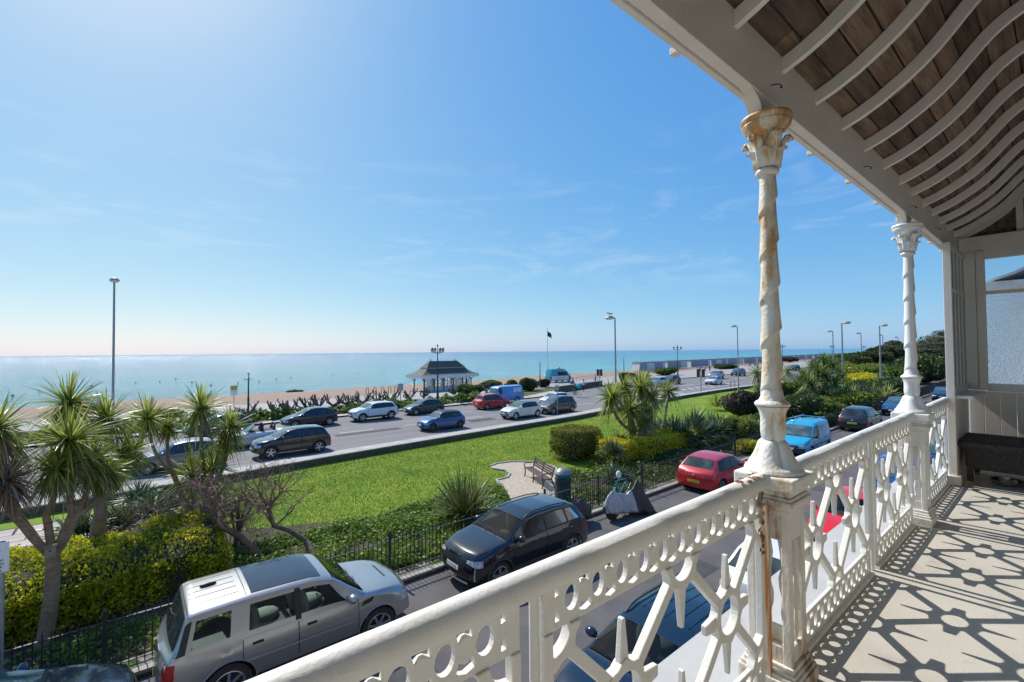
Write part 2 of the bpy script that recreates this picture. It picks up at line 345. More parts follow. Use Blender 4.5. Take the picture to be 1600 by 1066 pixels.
# tar repairs, gully grates and manhole covers
tarm = pm('tar_patch', (.045, .043, .043), .85, col2=(.07, .066, .065), ns=3, bump=.3, bs=70, world=True)
for (x0, y0, x1, y1) in ((9.6, 6.2, 12.4, 6.8), (2.0, 6.9, 4.4, 8.2), (15.5, 7.0, 17.4, 9.2), (24, 5.6, 30, 6.1)): rect('road_repair', x0, y0, x1, y1, .004, tarm)
for (x0, y0, x1, y1) in ((11, 33.2, 16, 34.1), (22, 32.2, 24.6, 33.4), (30, 36.2, 38, 36.7), (3, 36.6, 7, 37.6)): rect('road_repair', x0, y0, x1, y1, .004, tarm)
for (x, y) in ((12.9, 7.4), (22.5, 7.0)):
    mh = struct('manhole_cover', MB().lathe([(.33, 0), (.33, .008), (.30, .008), (.30, .004)], 24, (x, y, 0)), pm('cast_cover', (.06, .055, .05), .6, col2=(.1, .09, .08), ns=20))
for x in (11.9, 18.6, 33): struct('gully_grate', MB().box2((x-.22, 10.62, -.01), (x+.22, 10.98, .006)), pm('cast_cover', (.06,)*3))
# planted beds along the fence, the lawn, gravel path and stone path
WALL = [(-80, 24.2), (-12, 24.5), (-.3, 24.77), (3.1, 25.1), (7.6, 25.7), (16, 26.4), (29.3, 27.3), (41.4, 29.0), (52, 30.3), (62, 31.0), (75, 31.2), (90, 30.2), (104, 27.5), (116, 23)]
sheet('garden_bed', [(-60, 11.7), (140, 11.7), (140, 14.6), (60, 17.5), (30, 17.3), (22, 15.2), (9, 15.0), (2, 18.2), (-60, 20)], .03, soil)
lawn_pts = [(-60, 13)]+[(140, 13), (130, 18)]+[(x, y+.05) for x, y in WALL[::-1]]+[(-80, 20)]
sheet('lawn', lawn_pts, .018, lawnm)
pp = [at(*p) for p in ((765, 730), (776, 726), (800, 723), (840, 724), (866, 731), (884, 752), (893, 783), (872, 798), (838, 803), (800, 795), (790, 776), (776, 752), (793, 748), (797, 742), (790, 737), (770, 734))]
sheet('gravel_path', [(p[0], p[1]) for p in pp], .045, pm('gravel', (.36, .29, .21), .95, col2=(.5, .42, .32), ns=9, bump=.6, bs=45, world=True))
eb = MB()
for a, c in zip(pp[:-1], pp[1:]):
    if a[1] < 14 and c[1] < 14: continue
    eb.bar((a[0], a[1], .05), (c[0], c[1], .05), .09, .1)
struct('path_edging', eb, kerbm)
stone = pm('path_stone', (.36, .31, .26), .9, col2=(.46, .41, .35), ns=2, bump=.25, bs=30, objrand=.12)
pr = struct('garden_path', MB().add([(x, y, .035) for x, y in ((-14, 15.6), (-2.2, 15.9), (.2, 17.2), (1.0, 19.0), (-.4, 23.2), (-14, 23.6))], [(0, 1, 2, 3, 4, 5)]), soil)
for i in range(18):
    for j in range(9):
        x = -12.2+i*.72+(j % 2)*.36; y = 16.2+j*.8
        if y < 15.9+max(0, (x+2.2))*.62 or x > .8-(max(0, y-19))*.33: continue
        w, h = .34+random.uniform(-.03, .015), .385+random.uniform(-.03, .012)
        b = MB(); q = [(-w, -h), (w, -h), (w, h), (-w, h)]
        q = [(a+random.uniform(-.03, .03), c+random.uniform(-.03, .03)) for a, c in q]
        b.prism(q, 0, .03, 'z'); b.build('paving_stone', stone, pr, loc=(x, y, .04+random.uniform(0, .012)))
# roadside pavement, main road, far verge, promenade
def band(name, off0, off1, z, mat):
    b = MB(); b.grid([[(x, y+off0, z) for x, y in WALL[:-3]]+[(118, 31+off0, z), (420, 34+off0, z)], [(x, y+off1, z) for x, y in WALL[:-3]]+[(118, 31+off1, z), (420, 34+off1, z)]]); return struct(name, b, mat)
band('roadside_pavement', .2, 2.1, .12, paving)
b = MB(); P = [(x, y+2.1) for x, y in WALL[:-3]]+[(118, 33.1), (420, 36.1)]
b.grid([[(x, y, .0) for x, y in P], [(x, y+.13, .0) for x, y in P], [(x, y+.13, .125) for x, y in P], [(x, y, .125) for x, y in P]], ); struct('roadside_kerb', b, kerbm)
sheet('main_road', [(-90, 26.3)]+[(x, y-.02) for x, y in P]+[(420, 58), (150, 52), (62, 50.4), (48, 46.5), (40, 43.2), (-90, 42.2)], .0, asphalt2)
b = MB()
for k in range(60):
    x = -30+k*5.2; y0 = 34.6+max(0, x-40)*.045
    b.box2((x, y0-.06, .004), (x+2.6, y0+.06, .006))
for k in range(90):
    x = -30+k*4; b.box2((x, 38.25+max(0, x-40)*.09-.05, .004), (x+4, 38.25+max(0, x-38)*.09+.05, .006)) if k % 2 else None
struct('lane_marking', b, white_line)
b = MB()
for k in range(9): b.bar((63+k*2.3, 36.2+k*.1, .006), (64.4+k*2.3, 37.9+k*.1, .006), .35, .002)
b.bar((58, 33.6, .006), (58.6, 37.8, .006), .4, .002); struct('junction_marking', b, white_line)
sheet('far_pavement', [(-90, 42.4), (40, 43.4), (48, 46.7), (62, 50.6), (150, 52.2), (420, 58.2), (420, 62), (150, 55), (60, 51.6), (46, 48), (38, 44.6), (-90, 43.6)], .12, paving)
sheet('road_verge', [(-90, 43.6), (38, 44.6), (46, 48), (60, 51.6), (60, 53.2), (33, 51.8), (-90, 50)], .13, verge)
sheet('promenade', [(-90, 50), (33, 51.8), (60, 53.2), (60, 51.6), (150, 55), (420, 62), (420, 89), (150, 70.6), (60, 63.5), (20, 60.7), (-90, 60.5)], .14, prom)
b = MB(); b.box2((-90, 60.4, -.3), (22, 60.62, .16)); b.bar((22, 60.55, -.1), (110, 67.2, -.1), .22, .5); struct('promenade_kerb', b, kerbm)
# low garden wall between lawn and road
brickm = pm('wall_render', (.10, .078, .055), .9, col2=(.16, .125, .09), ns=2.5, bump=.5, bs=22, col3=(.08, .07, .05), ns3=5, lo3=.5, hi3=.65, world=True)
w = thing('garden_wall', 'long low brown wall with pale coping dividing lawn from main road', 'wall')
for (x0, y0), (x1, y1) in zip(WALL[:-1], WALL[1:]):
    d = Vector((x1-x0, y1-y0, 0)); 
    MB().bar((x0, y0, .16), (x1, y1, .16), .24, .36).build('wall_section', brickm, w)
    n_ = max(1, int(d.length/1.2))
    if x1 < 80 and x0 > -20:
        for k in range(n_):
            a = Vector((x0, y0, .365))+d*(k/n_)+d.normalized()*.01; c = Vector((x0, y0, .365))+d*((k+1)/n_)-d.normalized()*.01
            o = MB().bar((0, 0, 0), c-a, .32, .06).build('coping_stone', kerbm, w, loc=a)
    else: MB().bar((x0, y0, .365), (x1, y1, .365), .32, .06).build('coping', kerbm, w)
# ================================================================== BALCONY
FL = 4.49; RY = .88
cream = pm('cream_iron_paint', (.80, .77, .70), .42, col2=(.74, .69, .60), ns=5, lo=.35, hi=.75, bump=.12, bs=90, col3=(.42, .32, .22), ns3=11, lo3=.66, hi3=.80)
white = pm('white_iron_paint', (.82, .82, .80), .42, col2=(.77, .76, .73), ns=6, bump=.12, bs=80, col3=(.5, .44, .36), ns3=9, lo3=.72, hi3=.86)
woodp = pm('white_wood_paint', (.82, .77, .70), .55, col2=(.74, .685, .61), ns=3, lo=.3, hi=.7, bump=.15, bs=60, col3=(.47, .42, .36), ns3=10, lo3=.68, hi3=.85)
rustp = pm('rusted_cream_paint', (.80, .76, .66), .5, col2=(.66, .52, .33), ns=6, lo=.42, hi=.66, bump=.3, bs=50, col3=(.34, .13, .035), ns3=5.5, lo3=.58, hi3=.67, stretch=(1, 1, .28))
rusty = pm('rust', (.36, .15, .05), .8, col2=(.16, .06, .02), ns=14, bump=.5, bs=60, col3=(.55, .42, .25), ns3=8, lo3=.5, hi3=.6)
floorm = pm('balcony_floor_paint', (.42, .39, .335), .75, col2=(.50, .47, .41), ns=1.6, lo=.3, hi=.7, bump=.15, bs=120, col3=(.27, .235, .19), ns3=4, lo3=.56, hi3=.8, world=True, detail=10)
ledgem = pm('ledge_lead', (.40, .40, .39), .7, col2=(.48, .48, .47), ns=2.5, bump=.08, col3=(.44, .44, .43), ns3=20, lo3=.66, hi3=.75, world=True)
wallm = pm('white_wall_render', (.60, .585, .56), .8, col2=(.54, .53, .50), ns=1, bump=.1, bs=60, world=True)
b = MB(); b.box2((-7, -.9, FL-.28), (8.4, .95, FL)); struct('balcony_floor', b, floorm)
b = MB(); b.box2((-7, .952, FL-.34), (8.4, 1.36, FL-.09)); struct('balcony_ledge', b, ledgem)
# house front behind the camera
h = thing('house', 'white rendered house front that carries the balcony', 'house', (0, -1.1, 0))
MB().box2((-12, -.5, 0), (8.5, .18, FL-.3)).build('wall', wallm, h)
for x0, x1 in ((-12, -3.6), (-1.8, 1.4), (3.2, 5.6), (7.2, 8.5)): MB().box2((x0, -.5, FL-.3), (x1, .18, 11)).build('wall', wallm, h)
glassd = pm('dark_window_glass', (.03, .035, .04), .05, spec=.8)
for x0, x1 in ((-3.6, -1.8), (1.4, 3.2), (5.6, 7.2)):
    MB().box2((x0, -.5, FL+2.4), (x1, .18, 11)).build('wall', wallm, h)
    f = MB()
    for a in (x0, (x0+x1)/2-.04, x1-.08): f.box2((a, .0, FL-.3), (a+.08, .1, FL+2.4))
    for z in (FL-.3, FL+1.0, FL+2.32): f.box2((x0, .003, z), (x1, .097, z+.08))
    fr = f.build('window_frame', woodp, h); MB().box2((x0+.02, .04, FL-.3), (x1-.02, .06, FL+2.38)).build('pane', glassd, fr)
# ---- cast iron balustrade
def ell(cx_, cz_, rx, rz, n=16, a0=0): return [(cx_+rx*cos(a0+2*pi*k/n), cz_+rz*sin(a0+2*pi*k/n)) for k in range(n)]
def lace_band(w, z0, z1):
    holes = []; n = max(2, int(round((w-.10)/.108))); p = (w-.10)/n; zc = (z0+z1)/2; hh = (z1-z0)/2
    for i in range(n):
        x = .05+p*(i+.5); holes.append(ell(x, zc, .026, .034))
    for i in range(n+1):
        x = .05+p*i
        for s in (-1, 1):
            zz = zc+s*hh*.50; d = .017
            if i in (0, n): q = [(x-.009, zz-.014), (x+.008, zz-.012), (x+.007, zz+.012), (x-.006, zz+.015)]
            else: q = [(x-.026, zz+s*.012), (x-.019, zz-s*.011), (x-.005, zz-s*.003), (x+.005, zz-s*.003), (x+.019, zz-s*.011), (x+.026, zz+s*.012), (x, zz+s*.020)]
            holes.append(q)
    return curve_fill([(0, z0), (w, z0), (w, z1), (0, z1)], holes, .018, .002)
def arc_ring(mb, cx_, cz_, r0, r1, a0, a1, th, n, outer8=True):
    vs = []; fs = []
    for k in range(n+1):
        a = a0+(a1-a0)*k/n; ro = r1*(1+.07*cos(8*a)) if outer8 else r1
        for r, y in ((r0, -th/2), (ro, -th/2), (ro, th/2), (r0, th/2)): vs.append((cx_+r*cos(a), y, cz_+r*sin(a)))
    for k in range(n):
        for j in range(4): fs.append((k*4+j, k*4+(j+1) % 4, (k+1)*4+(j+1) % 4, (k+1)*4+j))
    if abs(a1-a0-2*pi) > .01: fs += [(0, 3, 2, 1), (n*4, n*4+1, n*4+2, n*4+3)]
    mb.add(vs, fs)
def spike(mb, x, z, dx, dz, w0, w1, th):
    n = Vector((-dz, 0, dx)).normalized(); p = Vector((x, 0, z)); q = p+Vector((dx, 0, dz))
    mb.bar(p, q, w0, th, up=(0, 1, 0), w2=w1, h2=th*.9)
def lattice(w):
    mb = MB(); zt, zb, zm = .772, .166, .468; xs = [w*.25, w*.75]
    for x in xs:
        arc_ring(mb, x, zm, .072, .106, 0, 2*pi, .034, 32)
        for s in (1, -1):
            spike(mb, x, zm+s*.096, 0, s*.135, .044, .014, .022); spike(mb, x+s*.09, zm, s*.085, 0, .056, .036, .023)
    for x, a0, a1 in ((w/2, 0, pi), (0.028, 0, pi/2), (w-.028, pi/2, pi)):
        arc_ring(mb, x, zb-.004, .066, .1, a0, a1, .033, 16); arc_ring(mb, x, zt+.004, .066, .1, -a1, -a0, .0335, 16)
        if x == w/2:
            spike(mb, x, zb+.09, 0, .14, .044, .014, .0225); spike(mb, x, zt-.09, 0, -.14, .044, .014, .0225)
    for x in xs:
        for xe in (0.028 if x < w/2 else w-.028, w/2):
            for ze, sgn in ((zt, 1), (zb, -1)):
                d = Vector((xe-x, 0, ze-zm)).normalized()
                p = Vector((x, 0, zm))+d*.095; q = Vector((xe, 0, ze))-d*.088
                mb.bar(p, q, .036, .0285+.001*(xe == w/2), up=(0, 1, 0))
    mb.box2((0, -.0145, zb-.003), (.03, .0145, zt+.003)); mb.box2((w-.03, -.0145, zb-.003), (w, .0145, zt+.003))
    return mb
def rail_bay(label, x0, x1, panels, post_at, hm, pmx):
    t = thing('iron_balustrade', label, 'balustrade', (x0, RY, FL), group='cast iron balustrade bays')
    for a, c in panels:
        w = c-a
        V, Fs = lace_band(w, .775, .905); MB().add(V, Fs).build('upper_lace_band', pmx, t, loc=(a-x0, 0, 0))
        V, Fs = lace_band(w, .018, .168); MB().add(V, Fs).build('lower_lace_band', pmx, t, loc=(a-x0, 0, 0))
        lattice(w).build('lattice_panel', pmx, t, loc=(a-x0, 0, 0), bevel=.0035)
    prof = [(-.032, .90), (.032, .90), (.036, .912), (.036, .93), (.028, .948), (.012, .958), (-.012, .958), (-.028, .948), (-.036, .93), (-.036, .912)]
    n = int((x1-x0)/.08); rows = [[(x0+(x1-x0)*i/n-x0, p+RNG.uniform(-.0006, .0006), q+RNG.uniform(-.0007, .0007)) for p, q in prof] for i in range(n+1)]
    mb = MB(); mb.grid(rows, close=True); mb.f += [list(range(len(prof))), list(range(n*len(prof), (n+1)*len(prof)))]; mb.mi += [0, 0]
    mb.build('handrail', hm, t, smooth=.6)
    for x in post_at: MB().tube([(x-x0, 0, -.005), (x-x0, 0, .905)], .0135, 10).build('post', pmx, t, smooth=.8)
    for a, c in panels: MB().box2((a-x0-.005, -.03, -.002), (c-x0+.005, .03, .014)).build('kerb_strip', pmx, t)
    return t
railA = rail_bay('white cast iron balustrade running off the left foreground to the rust streaked column', -2.6, 2.17, [(-2.0, -.62), (-.56, .73), (.81, 2.13)], [-.59, .785], cream, cream)
railB = rail_bay('white cast iron balustrade between the rust streaked column and the clean white column', 2.40, 5.15, [(2.44, 3.80), (3.92, 5.12)], [3.87], white, cream)
railC = rail_bay('short white cast iron balustrade between the clean white column and the glazed screen', 5.375, 6.93, [(5.42, 6.90)], [], white, white)
# rust patches where rail meets pedestal: real scale flakes on the joint
for (nm, par, pts) in (('rust_patch', railA, [(-2.6, 0)]),):
    mb = MB()
    for k in range(26):
        x = 4.64+random.uniform(-.12, .11); y = random.uniform(-.03, .03); r = random.uniform(.006, .017)
        mb.lathe([(r, 0), (r*.8, .0012)], 7, (x, y, .9575-.30*y*y/.036))
    for k in range(22):
        r = random.uniform(.006, .016); mb.lathe([(r, 0), (r*.7, -.0015)], 7, (4.70+random.uniform(-.035, .03), -.0185, random.uniform(.62, .9)), axis='y')
    mb.build(nm, rusty, par)['kind'] = 'stuff'
# ---- columns
def twist(a, z):
    u = (a/(2*pi)-z/.205) % 1.0
    return 1+.28*(u**1.6 if u < .93 else (1-u)/.07)-.06
def lobes(n, d): return lambda a, z: 1+d*(abs(cos(n*a/2))**.6-.55)
def column(x, label, m, capm, pedm):
    t = thing('iron_column', label, 'column', (x, RY, FL), group='cast iron veranda columns')
    p = MB()                                        # pedestal: openwork box
    for sx_ in (-1, 1):
        for sy_ in (-1, 1): p.box2((sx_*.092, sy_*.092, .1), (sx_*.055, sy_*.055, .83))
    for z0, z1, w_ in ((.0, .065, .126), (.065, .085, .119), (.085, .102, .110), (.102, .125, .102), (.775, .80, .098), (.80, .815, .104), (.815, .842, .116), (.842, .856, .108), (.856, .886, .100)):
        if w_: p.box2((-w_, -w_, z0), (w_, w_, z1))
    for sx_ in (-1, 1):
        p.box2((sx_*.088, -.057, .125), (sx_*.070, .057, .2)); p.box2((-.057, sx_*.088, .125), (.057, sx_*.070, .2))
        p.box2((sx_*.088, -.057, .66), (sx_*.070, .057, .8)); p.box2((-.057, sx_*.088, .66), (.057, sx_*.070, .8))
    p.build('pedestal', pedm, t, bevel=.006)
    o = MB()
    for sx_, sy_ in ((1, 0), (-1, 0), (0, 1), (0, -1)):
        prof = [(.004, .2), (.012, .26), (.006, .33), (.018, .38), (.02, .42), (.008, .47), (.012, .54), (.02, .6), (.012, .66)]
        o.lathe(prof, 8, (sx_*.078, sy_*.078, 0))
    o.build('pedestal_ornament', pedm, t, smooth=.8)
    MB().box2((-.128, -.128, .887), (.128, .128, .945)).build('plinth_slab', m, t, bevel=.008)
    b = MB(); b.lathe([(.118, .946), (.124, .955), (.118, .966), (.113, .970), (.108, .975), (.094, .992), (.079, 1.02), (.068, 1.05), (.059, 1.078), (.047, 1.09)], 48, rf=lambda a, z: 1 if z < .971 else 1+.30*min(1, (z-.971)/.02)*(abs(cos(2*a))**.45-.72))
    b.build('bell_base', m, t, smooth=.7)
    b = MB(); b.lathe([(.042, 1.085), (.05, 1.10), (.054, 1.13), (.053, 1.16), (.052, 1.19), (.056, 1.215), (.065, 1.237), (.070, 1.243)], 48, rf=lambda a, z: 1+.26*(abs(cos(2*a+pi/4))**.45-.72)*(1 if z < 1.225 else .15))
    b.build('vase', m, t, smooth=.7)
    b = MB(); b.lathe([(.060, 1.243), (.073, 1.247), (.075, 1.256), (.070, 1.264), (.056, 1.272), (.048, 1.29), (.044, 1.32)], 32); b.build('collar', m, t, smooth=.6)
    b = MB(); prof = [(.0405-.006*(z-1.3)/1.03, z) for z in np.linspace(1.3, 2.335, 150)]; b.lathe(prof, 40, rf=twist); b.build('shaft', m, t, smooth=1.0)
    b = MB(); b.lathe([(.036, 2.325), (.047, 2.33), (.051, 2.341), (.047, 2.352), (.037, 2.357)], 32); b.build('astragal', capm, t, smooth=.9)
    b = MB(); b.lathe([(.036, 2.3553), (.040, 2.3940), (.044, 2.4370), (.050, 2.4800), (.060, 2.5101), (.066, 2.5230)], 40, rf=lambda a, z: 1+.06*cos(16*a)); b.build('capital_bell', capm, t, smooth=.9)
    for k in range(10):
        a = k*pi/5+pi/10; big = k % 2 == 0; b = MB(); rows = []
        path = [(.040, 2.3596, .013), (.046, 2.4026, .021), (.052, 2.4413, .025), (.062, 2.4757, .028), (.078, 2.4989, .029), (.094, 2.5041, .026), (.102, 2.4920, .021), (.099, 2.4800, .014), (.091, 2.4783, .007)] if big else \
               [(.039, 2.3596, .012), (.045, 2.3940, .018), (.052, 2.4198, .02), (.063, 2.4387, .02), (.074, 2.4413, .016), (.078, 2.4335, .011), (.074, 2.4249, .006)]
        for r, z, w_ in path:
            row = []
            for s in np.linspace(-1, 1, 9):
                ridge = .006*(1-abs(s))+.003*cos(s*9); ww = w_*s*(1+.12*sin(z*160)); rr = r+ridge+.004-.010*s*s
                row.append((rr*cos(a)-ww*sin(a), rr*sin(a)+ww*cos(a), z))
            rows.append(row)
        b.grid(rows); o = b.build('acanthus_leaf', capm, t, smooth=1.2); sm = o.modifiers.new('thick', 'SOLIDIFY'); sm.thickness = .007; sm.offset = -1
    b = MB(); b.lathe([(.05, 2.5101), (.066, 2.5187), (.086, 2.5333), (.100, 2.5505), (.104, 2.5625), (.102, 2.5686), (.108, 2.5763), (.111, 2.5883), (.107, 2.5987), (.09, 2.6021), (.03, 2.6030)], 40); b.build('abacus', rust_rim if capm is rust_cap else capm, t, smooth=.6)
    return t
def rust_grad(name, base, base2, rust_z0, rust_z1, amount):
    """cream paint with rust wash that thickens with height (run-off from the canopy gutter)"""
    m = pm(name, base, .5, col2=base2, ns=7, lo=.4, hi=.7, bump=.25, bs=60); t = m.node_tree; b = t.nodes['Principled BSDF']; l = t.links.new
    src = b.inputs['Base Color'].links[0].from_socket
    tcn = _n(t, 'ShaderNodeTexCoord'); s = _n(t, 'ShaderNodeSeparateXYZ'); l(tcn.outputs['Object'], s.inputs[0])
    mr = _n(t, 'ShaderNodeMapRange'); mr.inputs['From Min'].default_value = rust_z0; mr.inputs['From Max'].default_value = rust_z1; l(s.outputs['Z'], mr.inputs['Value'])
    mpn = _n(t, 'ShaderNodeMapping'); mpn.inputs['Scale'].default_value = (11, 11, 4.0); l(tcn.outputs['Object'], mpn.inputs[0])
    z = _n(t, 'ShaderNodeTexNoise'); z.inputs['Scale'].default_value = 1; z.inputs['Detail'].default_value = 7; z.inputs['Roughness'].default_value = .65; l(mpn.outputs[0], z.inputs['Vector'])
    a = _n(t, 'ShaderNodeMath', operation='MULTIPLY_ADD'); a.inputs[1].default_value = amount; l(mr.outputs[0], a.inputs[0]); l(z.outputs['Fac'], a.inputs[2])
    rp = _n(t, 'ShaderNodeValToRGB'); el = rp.color_ramp.elements; el[0].position = .54; el[0].color = (*base, 1); el[1].position = 1.0; el[1].color = (.20, .075, .025, 1)
    e = el.new(.63); e.color = (.76, .66, .48, 1); e = el.new(.71); e.color = (.56, .29, .08, 1); l(a.outputs[0], rp.inputs[0])
    mxn = _n(t, 'ShaderNodeMixRGB'); mxn.inputs[0].default_value = .85; l(src, mxn.inputs[1]); l(rp.outputs[0], mxn.inputs[2]); l(mxn.outputs[0], b.inputs['Base Color'])
    return m
rust_shaft = rust_grad('rust_washed_shaft', (.82, .80, .73), (.78, .71, .58), .7, 2.7, .20)
rust_cap = rust_grad('rust_washed_capital', (.78, .74, .65), (.70, .58, .40), 2.28, 2.68, .36)
rust_rim = rust_grad('rust_washed_rim', (.76, .68, .54), (.60, .42, .22), 2.40, 2.64, .34)
ped_rust = pm('pedestal_rusted', (.78, .73, .64), .5, col2=(.62, .50, .36), ns=5, lo=.45, hi=.7, bump=.3, bs=60, col3=(.26, .11, .04), ns3=5.2, lo3=.535, hi3=.65, stretch=(1, 1, .4))
col1 = column(2.285, 'cream cast iron column streaked with brown rust under its leafy capital', rust_shaft, rust_cap, ped_rust)
col2 = column(5.26, 'clean white twisted cast iron column beyond the rusty one', white, white, pm('pedestal_stained', (.80, .78, .72), .5, col2=(.70, .63, .52), ns=4, lo=.45, hi=.75, bump=.2, bs=60, col3=(.45, .25, .09), ns3=6, lo3=.66, hi3=.74, stretch=(1, 1, .3)))
# rust streaked drain strap on the street-left side of the rusty pedestal
MB().box2((-.122, -.020, .02), (-.108, .016, .82)).build('rust_streak_bar', pm('orange_rust_streak', (.74, .66, .52), .6, col2=(.50, .20, .05), ns=7, lo=.42, hi=.58, stretch=(6, 6, .35), bump=.3, col3=(.22, .08, .03), ns3=9, lo3=.62, hi3=.7), col1, bevel=.003)
# ---- canopy
cn = thing('balcony_canopy', 'ogee veranda canopy of dark planks on white curved ribs over the balcony', 'canopy', (0, 0, FL))
ZB = 2.68
MB().box2((-4, .862, ZB+.002), (8.6, .912, ZB+.30)).build('fascia_beam', woodp, cn, bevel=.004)
MB().box2((-4, .913, ZB-.010), (8.6, .938, ZB+.24)).build('fascia_board', woodp, cn, bevel=.004)
g = MB(); g.prism([(.955, ZB+.05), (.99, ZB+.015), (1.05, ZB+.02), (1.075, ZB+.075), (1.068, ZB+.08), (1.045, ZB+.032), (.992, ZB+.027), (.957, ZB+.062)], -4, 8.6, 'x'); g.v = [(a, c-.02, d+.155) for a, c, d in g.v]; g.build('gutter', woodp, cn)
for x in np.arange(-.6, 8.2, .74): MB().box2((x-.018, .93, ZB-.014), (x+.018, .965, ZB+.012)).build('gutter_bracket', woodp, cn, bevel=.003)
for x in (2.285, 5.26):                                    # curved brackets down to each capital
    for s in (-1, 1):
        pts = [(x+s*.045, ZB-.085), (x+s*.075, ZB-.085)]+[(x+s*(.075+.10*(1-cos(a))), ZB-.085+.083*sin(a)) for a in np.linspace(.1, pi/2, 9)]+[(x+s*.2, ZB+.006), (x+s*.0, ZB+.006), (x+s*.0, ZB-.085)]
        MB().prism(pts, .868, .930).build('bracket', woodp, cn)
prof = [(.862, 7.364), (.76, 7.40), (.66, 7.45), (.55, 7.52), (.47, 7.58), (.41, 7.635), (.35, 7.70), (.295, 7.765), (.24, 7.825), (.18, 7.873), (.11, 7.91), (.02, 7.945), (-.08, 7.967), (-.2, 7.985), (-.35, 8.0), (-.6, 8.01), (-.92, 8.015)]
prof = [(a, z-FL) for a, z in prof]
pa = np.array(prof)
def at_arc(o_):       # arc-length interpolation + normal offset
    seg = np.sqrt((np.diff(pa, axis=0)**2).sum(1)); s = np.concatenate([[0], np.cumsum(seg)])
    return s
S_ = at_arc(0)
def prof_pt(s, off=0.):
    y = np.interp(s, S_, pa[:, 0]); z = np.interp(s, S_, pa[:, 1])
    y2, y1 = np.interp(s+.02, S_, pa[:, 0]), np.interp(s-.02, S_, pa[:, 0]); z2, z1 = np.interp(s+.02, S_, pa[:, 1]), np.interp(s-.02, S_, pa[:, 1])
    d = np.array([y2-y1, z2-z1]); d /= np.linalg.norm(d)+1e-9; nrm = np.array([d[1], -d[0]]); nrm = nrm if nrm[1] > 0 else -nrm
    return np.array([y, z])+nrm*off
def rib(x, w=.032, h=.066):
    mb = MB(); rows = []
    for s in np.linspace(0, S_[-1], 46):
        a = prof_pt(s, 0); c = prof_pt(s, h); rows.append([(x-w/2, a[0], a[1]), (x+w/2, a[0], a[1]), (x+w/2, c[0], c[1]), (x-w/2, c[0], c[1])])
    mb.grid(rows, close=True); mb.add(rows[0]+rows[-1], [(0, 1, 2, 3), (7, 6, 5, 4)]); return mb
rib0 = rib(0).mesh('rib', woodp, .5)
for x in [-2.0, -1.5, -1.0, -.5, 0.0, .49, .97, 1.46, 1.95, 2.45, 2.92, 3.39, 3.88, 4.39, 4.91, 5.36, 5.86, 6.34, 6.83, 7.32, 7.8, 8.12]:
    link('rib', rib0, cn, (x+random.uniform(-.008, .008), 0, 0))
plankm = pm('dark_roof_plank', (.075, .046, .031), .8, col2=(.25, .165, .11), ns=2.2, lo=.32, hi=.68, bump=.5, bs=14, stretch=(.9, 9, 9), objrand=.5, col3=(.38, .29, .22), ns3=2.6, lo3=.60, hi3=.8, detail=10)
s = 0.0; k = 0
while s < S_[-1]-.05:
    wd = .132+random.uniform(-.006, .006); e_ = min(s+wd, S_[-1]); 
    cuts = [-4, random.uniform(-1, .6), random.uniform(2.2, 3.6), random.uniform(5, 6.2), 8.15]
    for x0, x1 in zip(cuts[:-1], cuts[1:]):
        o_ = random.uniform(.067, .074); rows = [[], []]
        ss = np.linspace(s+.005, e_-.005, 4); c_ = [prof_pt(q, o_) for q in ss]; c2 = [prof_pt(q, o_+.022) for q in ss]
        poly = [tuple(q) for q in c_]+[tuple(q) for q in c2[::-1]]
        MB().prism(poly, x0+.003, x1-.003, 'x').build('roof_plank', plankm, cn)
    s = e_; k += 1
mb = MB(); rows = []
for s in np.linspace(0, S_[-1], 40):
    a = prof_pt(s, .14); rows.append([(-4, a[0], a[1]), (8.6, a[0], a[1])])
mb.grid(rows); mb.build('roof_sheet', pm('canopy_metal', (.16, .17, .18), .6), cn)
# ceiling hooks
hk = MB(); hk.tube([(0, .0, 0), (0, -.025, -.004), (.004, -.04, -.012), (.013, -.045, -.02), (.02, -.04, -.022), (.022, -.032, -.014)], .0028, 6)
hkm = hk.mesh('hook', pm('dark_hook', (.06, .035, .02), .7), 1.)
for x in (2.3, 3.84, 5.28, 6.45): link('hook', hkm, cn, (x, .862, ZB+.075+.01*(x > 5)))
# gable at the far end: brown boards, strut and tie beam
XE = 8.1
gy = lambda z: float(np.interp(z-.05, pa[:, 1], pa[:, 0]))+.02
for k in range(9):
    z0 = 2.885+k*.072; z1 = z0+.068
    MB().prism([(-.92, z0), (gy(z0), z0), (gy(z1), z1), (-.92, z1)], XE+.10, XE+.125, 'x').build('gable_board', plankm, cn)
MB().box2((XE+.02, .30, 2.88), (XE+.07, .36, 3.26)).build('gable_strut', woodp, cn)
MB().box2((XE-.03, -.92, 2.70), (XE+.07, .858, 2.89)).build('tie_beam', woodp, cn, bevel=.006)
# ---- glazed end screen
sc = thing('glazed_screen', 'white timber end screen with clear and frosted panes above tongue and groove boards', 'screen', (0, 0, FL))
MB().box2((6.93, .80, .0), (6.99, .868, ZB)).build('post', woodp, sc, bevel=.004)
MB().box2((6.90, .77, 0), (7.01, .90, .10)).build('post_foot', woodp, sc, bevel=.006)
MB().box2((8.06, .715, .98), (8.16, .86, 2.70)).build('corner_post', woodp, sc, bevel=.004)
MB().box2((XE-.03, .632, .98), (XE+.03, .712, 2.72)).build('end_window_stile', woodp, sc, bevel=.004)
side = MB()
for z0, z1 in ((.96, 1.06), (2.14, 2.175), (2.62, 2.68)): side.box2((7.0, .805, z0), (8.06, .83, z1))
for x in (7.26, 7.53, 7.80): side.box2((x, .810, 1.055), (x+.035, .824, 2.145)); side.box2((x, .810, 2.17), (x+.035, .824, 2.625))
side.build('side_window_frame', woodp, sc)
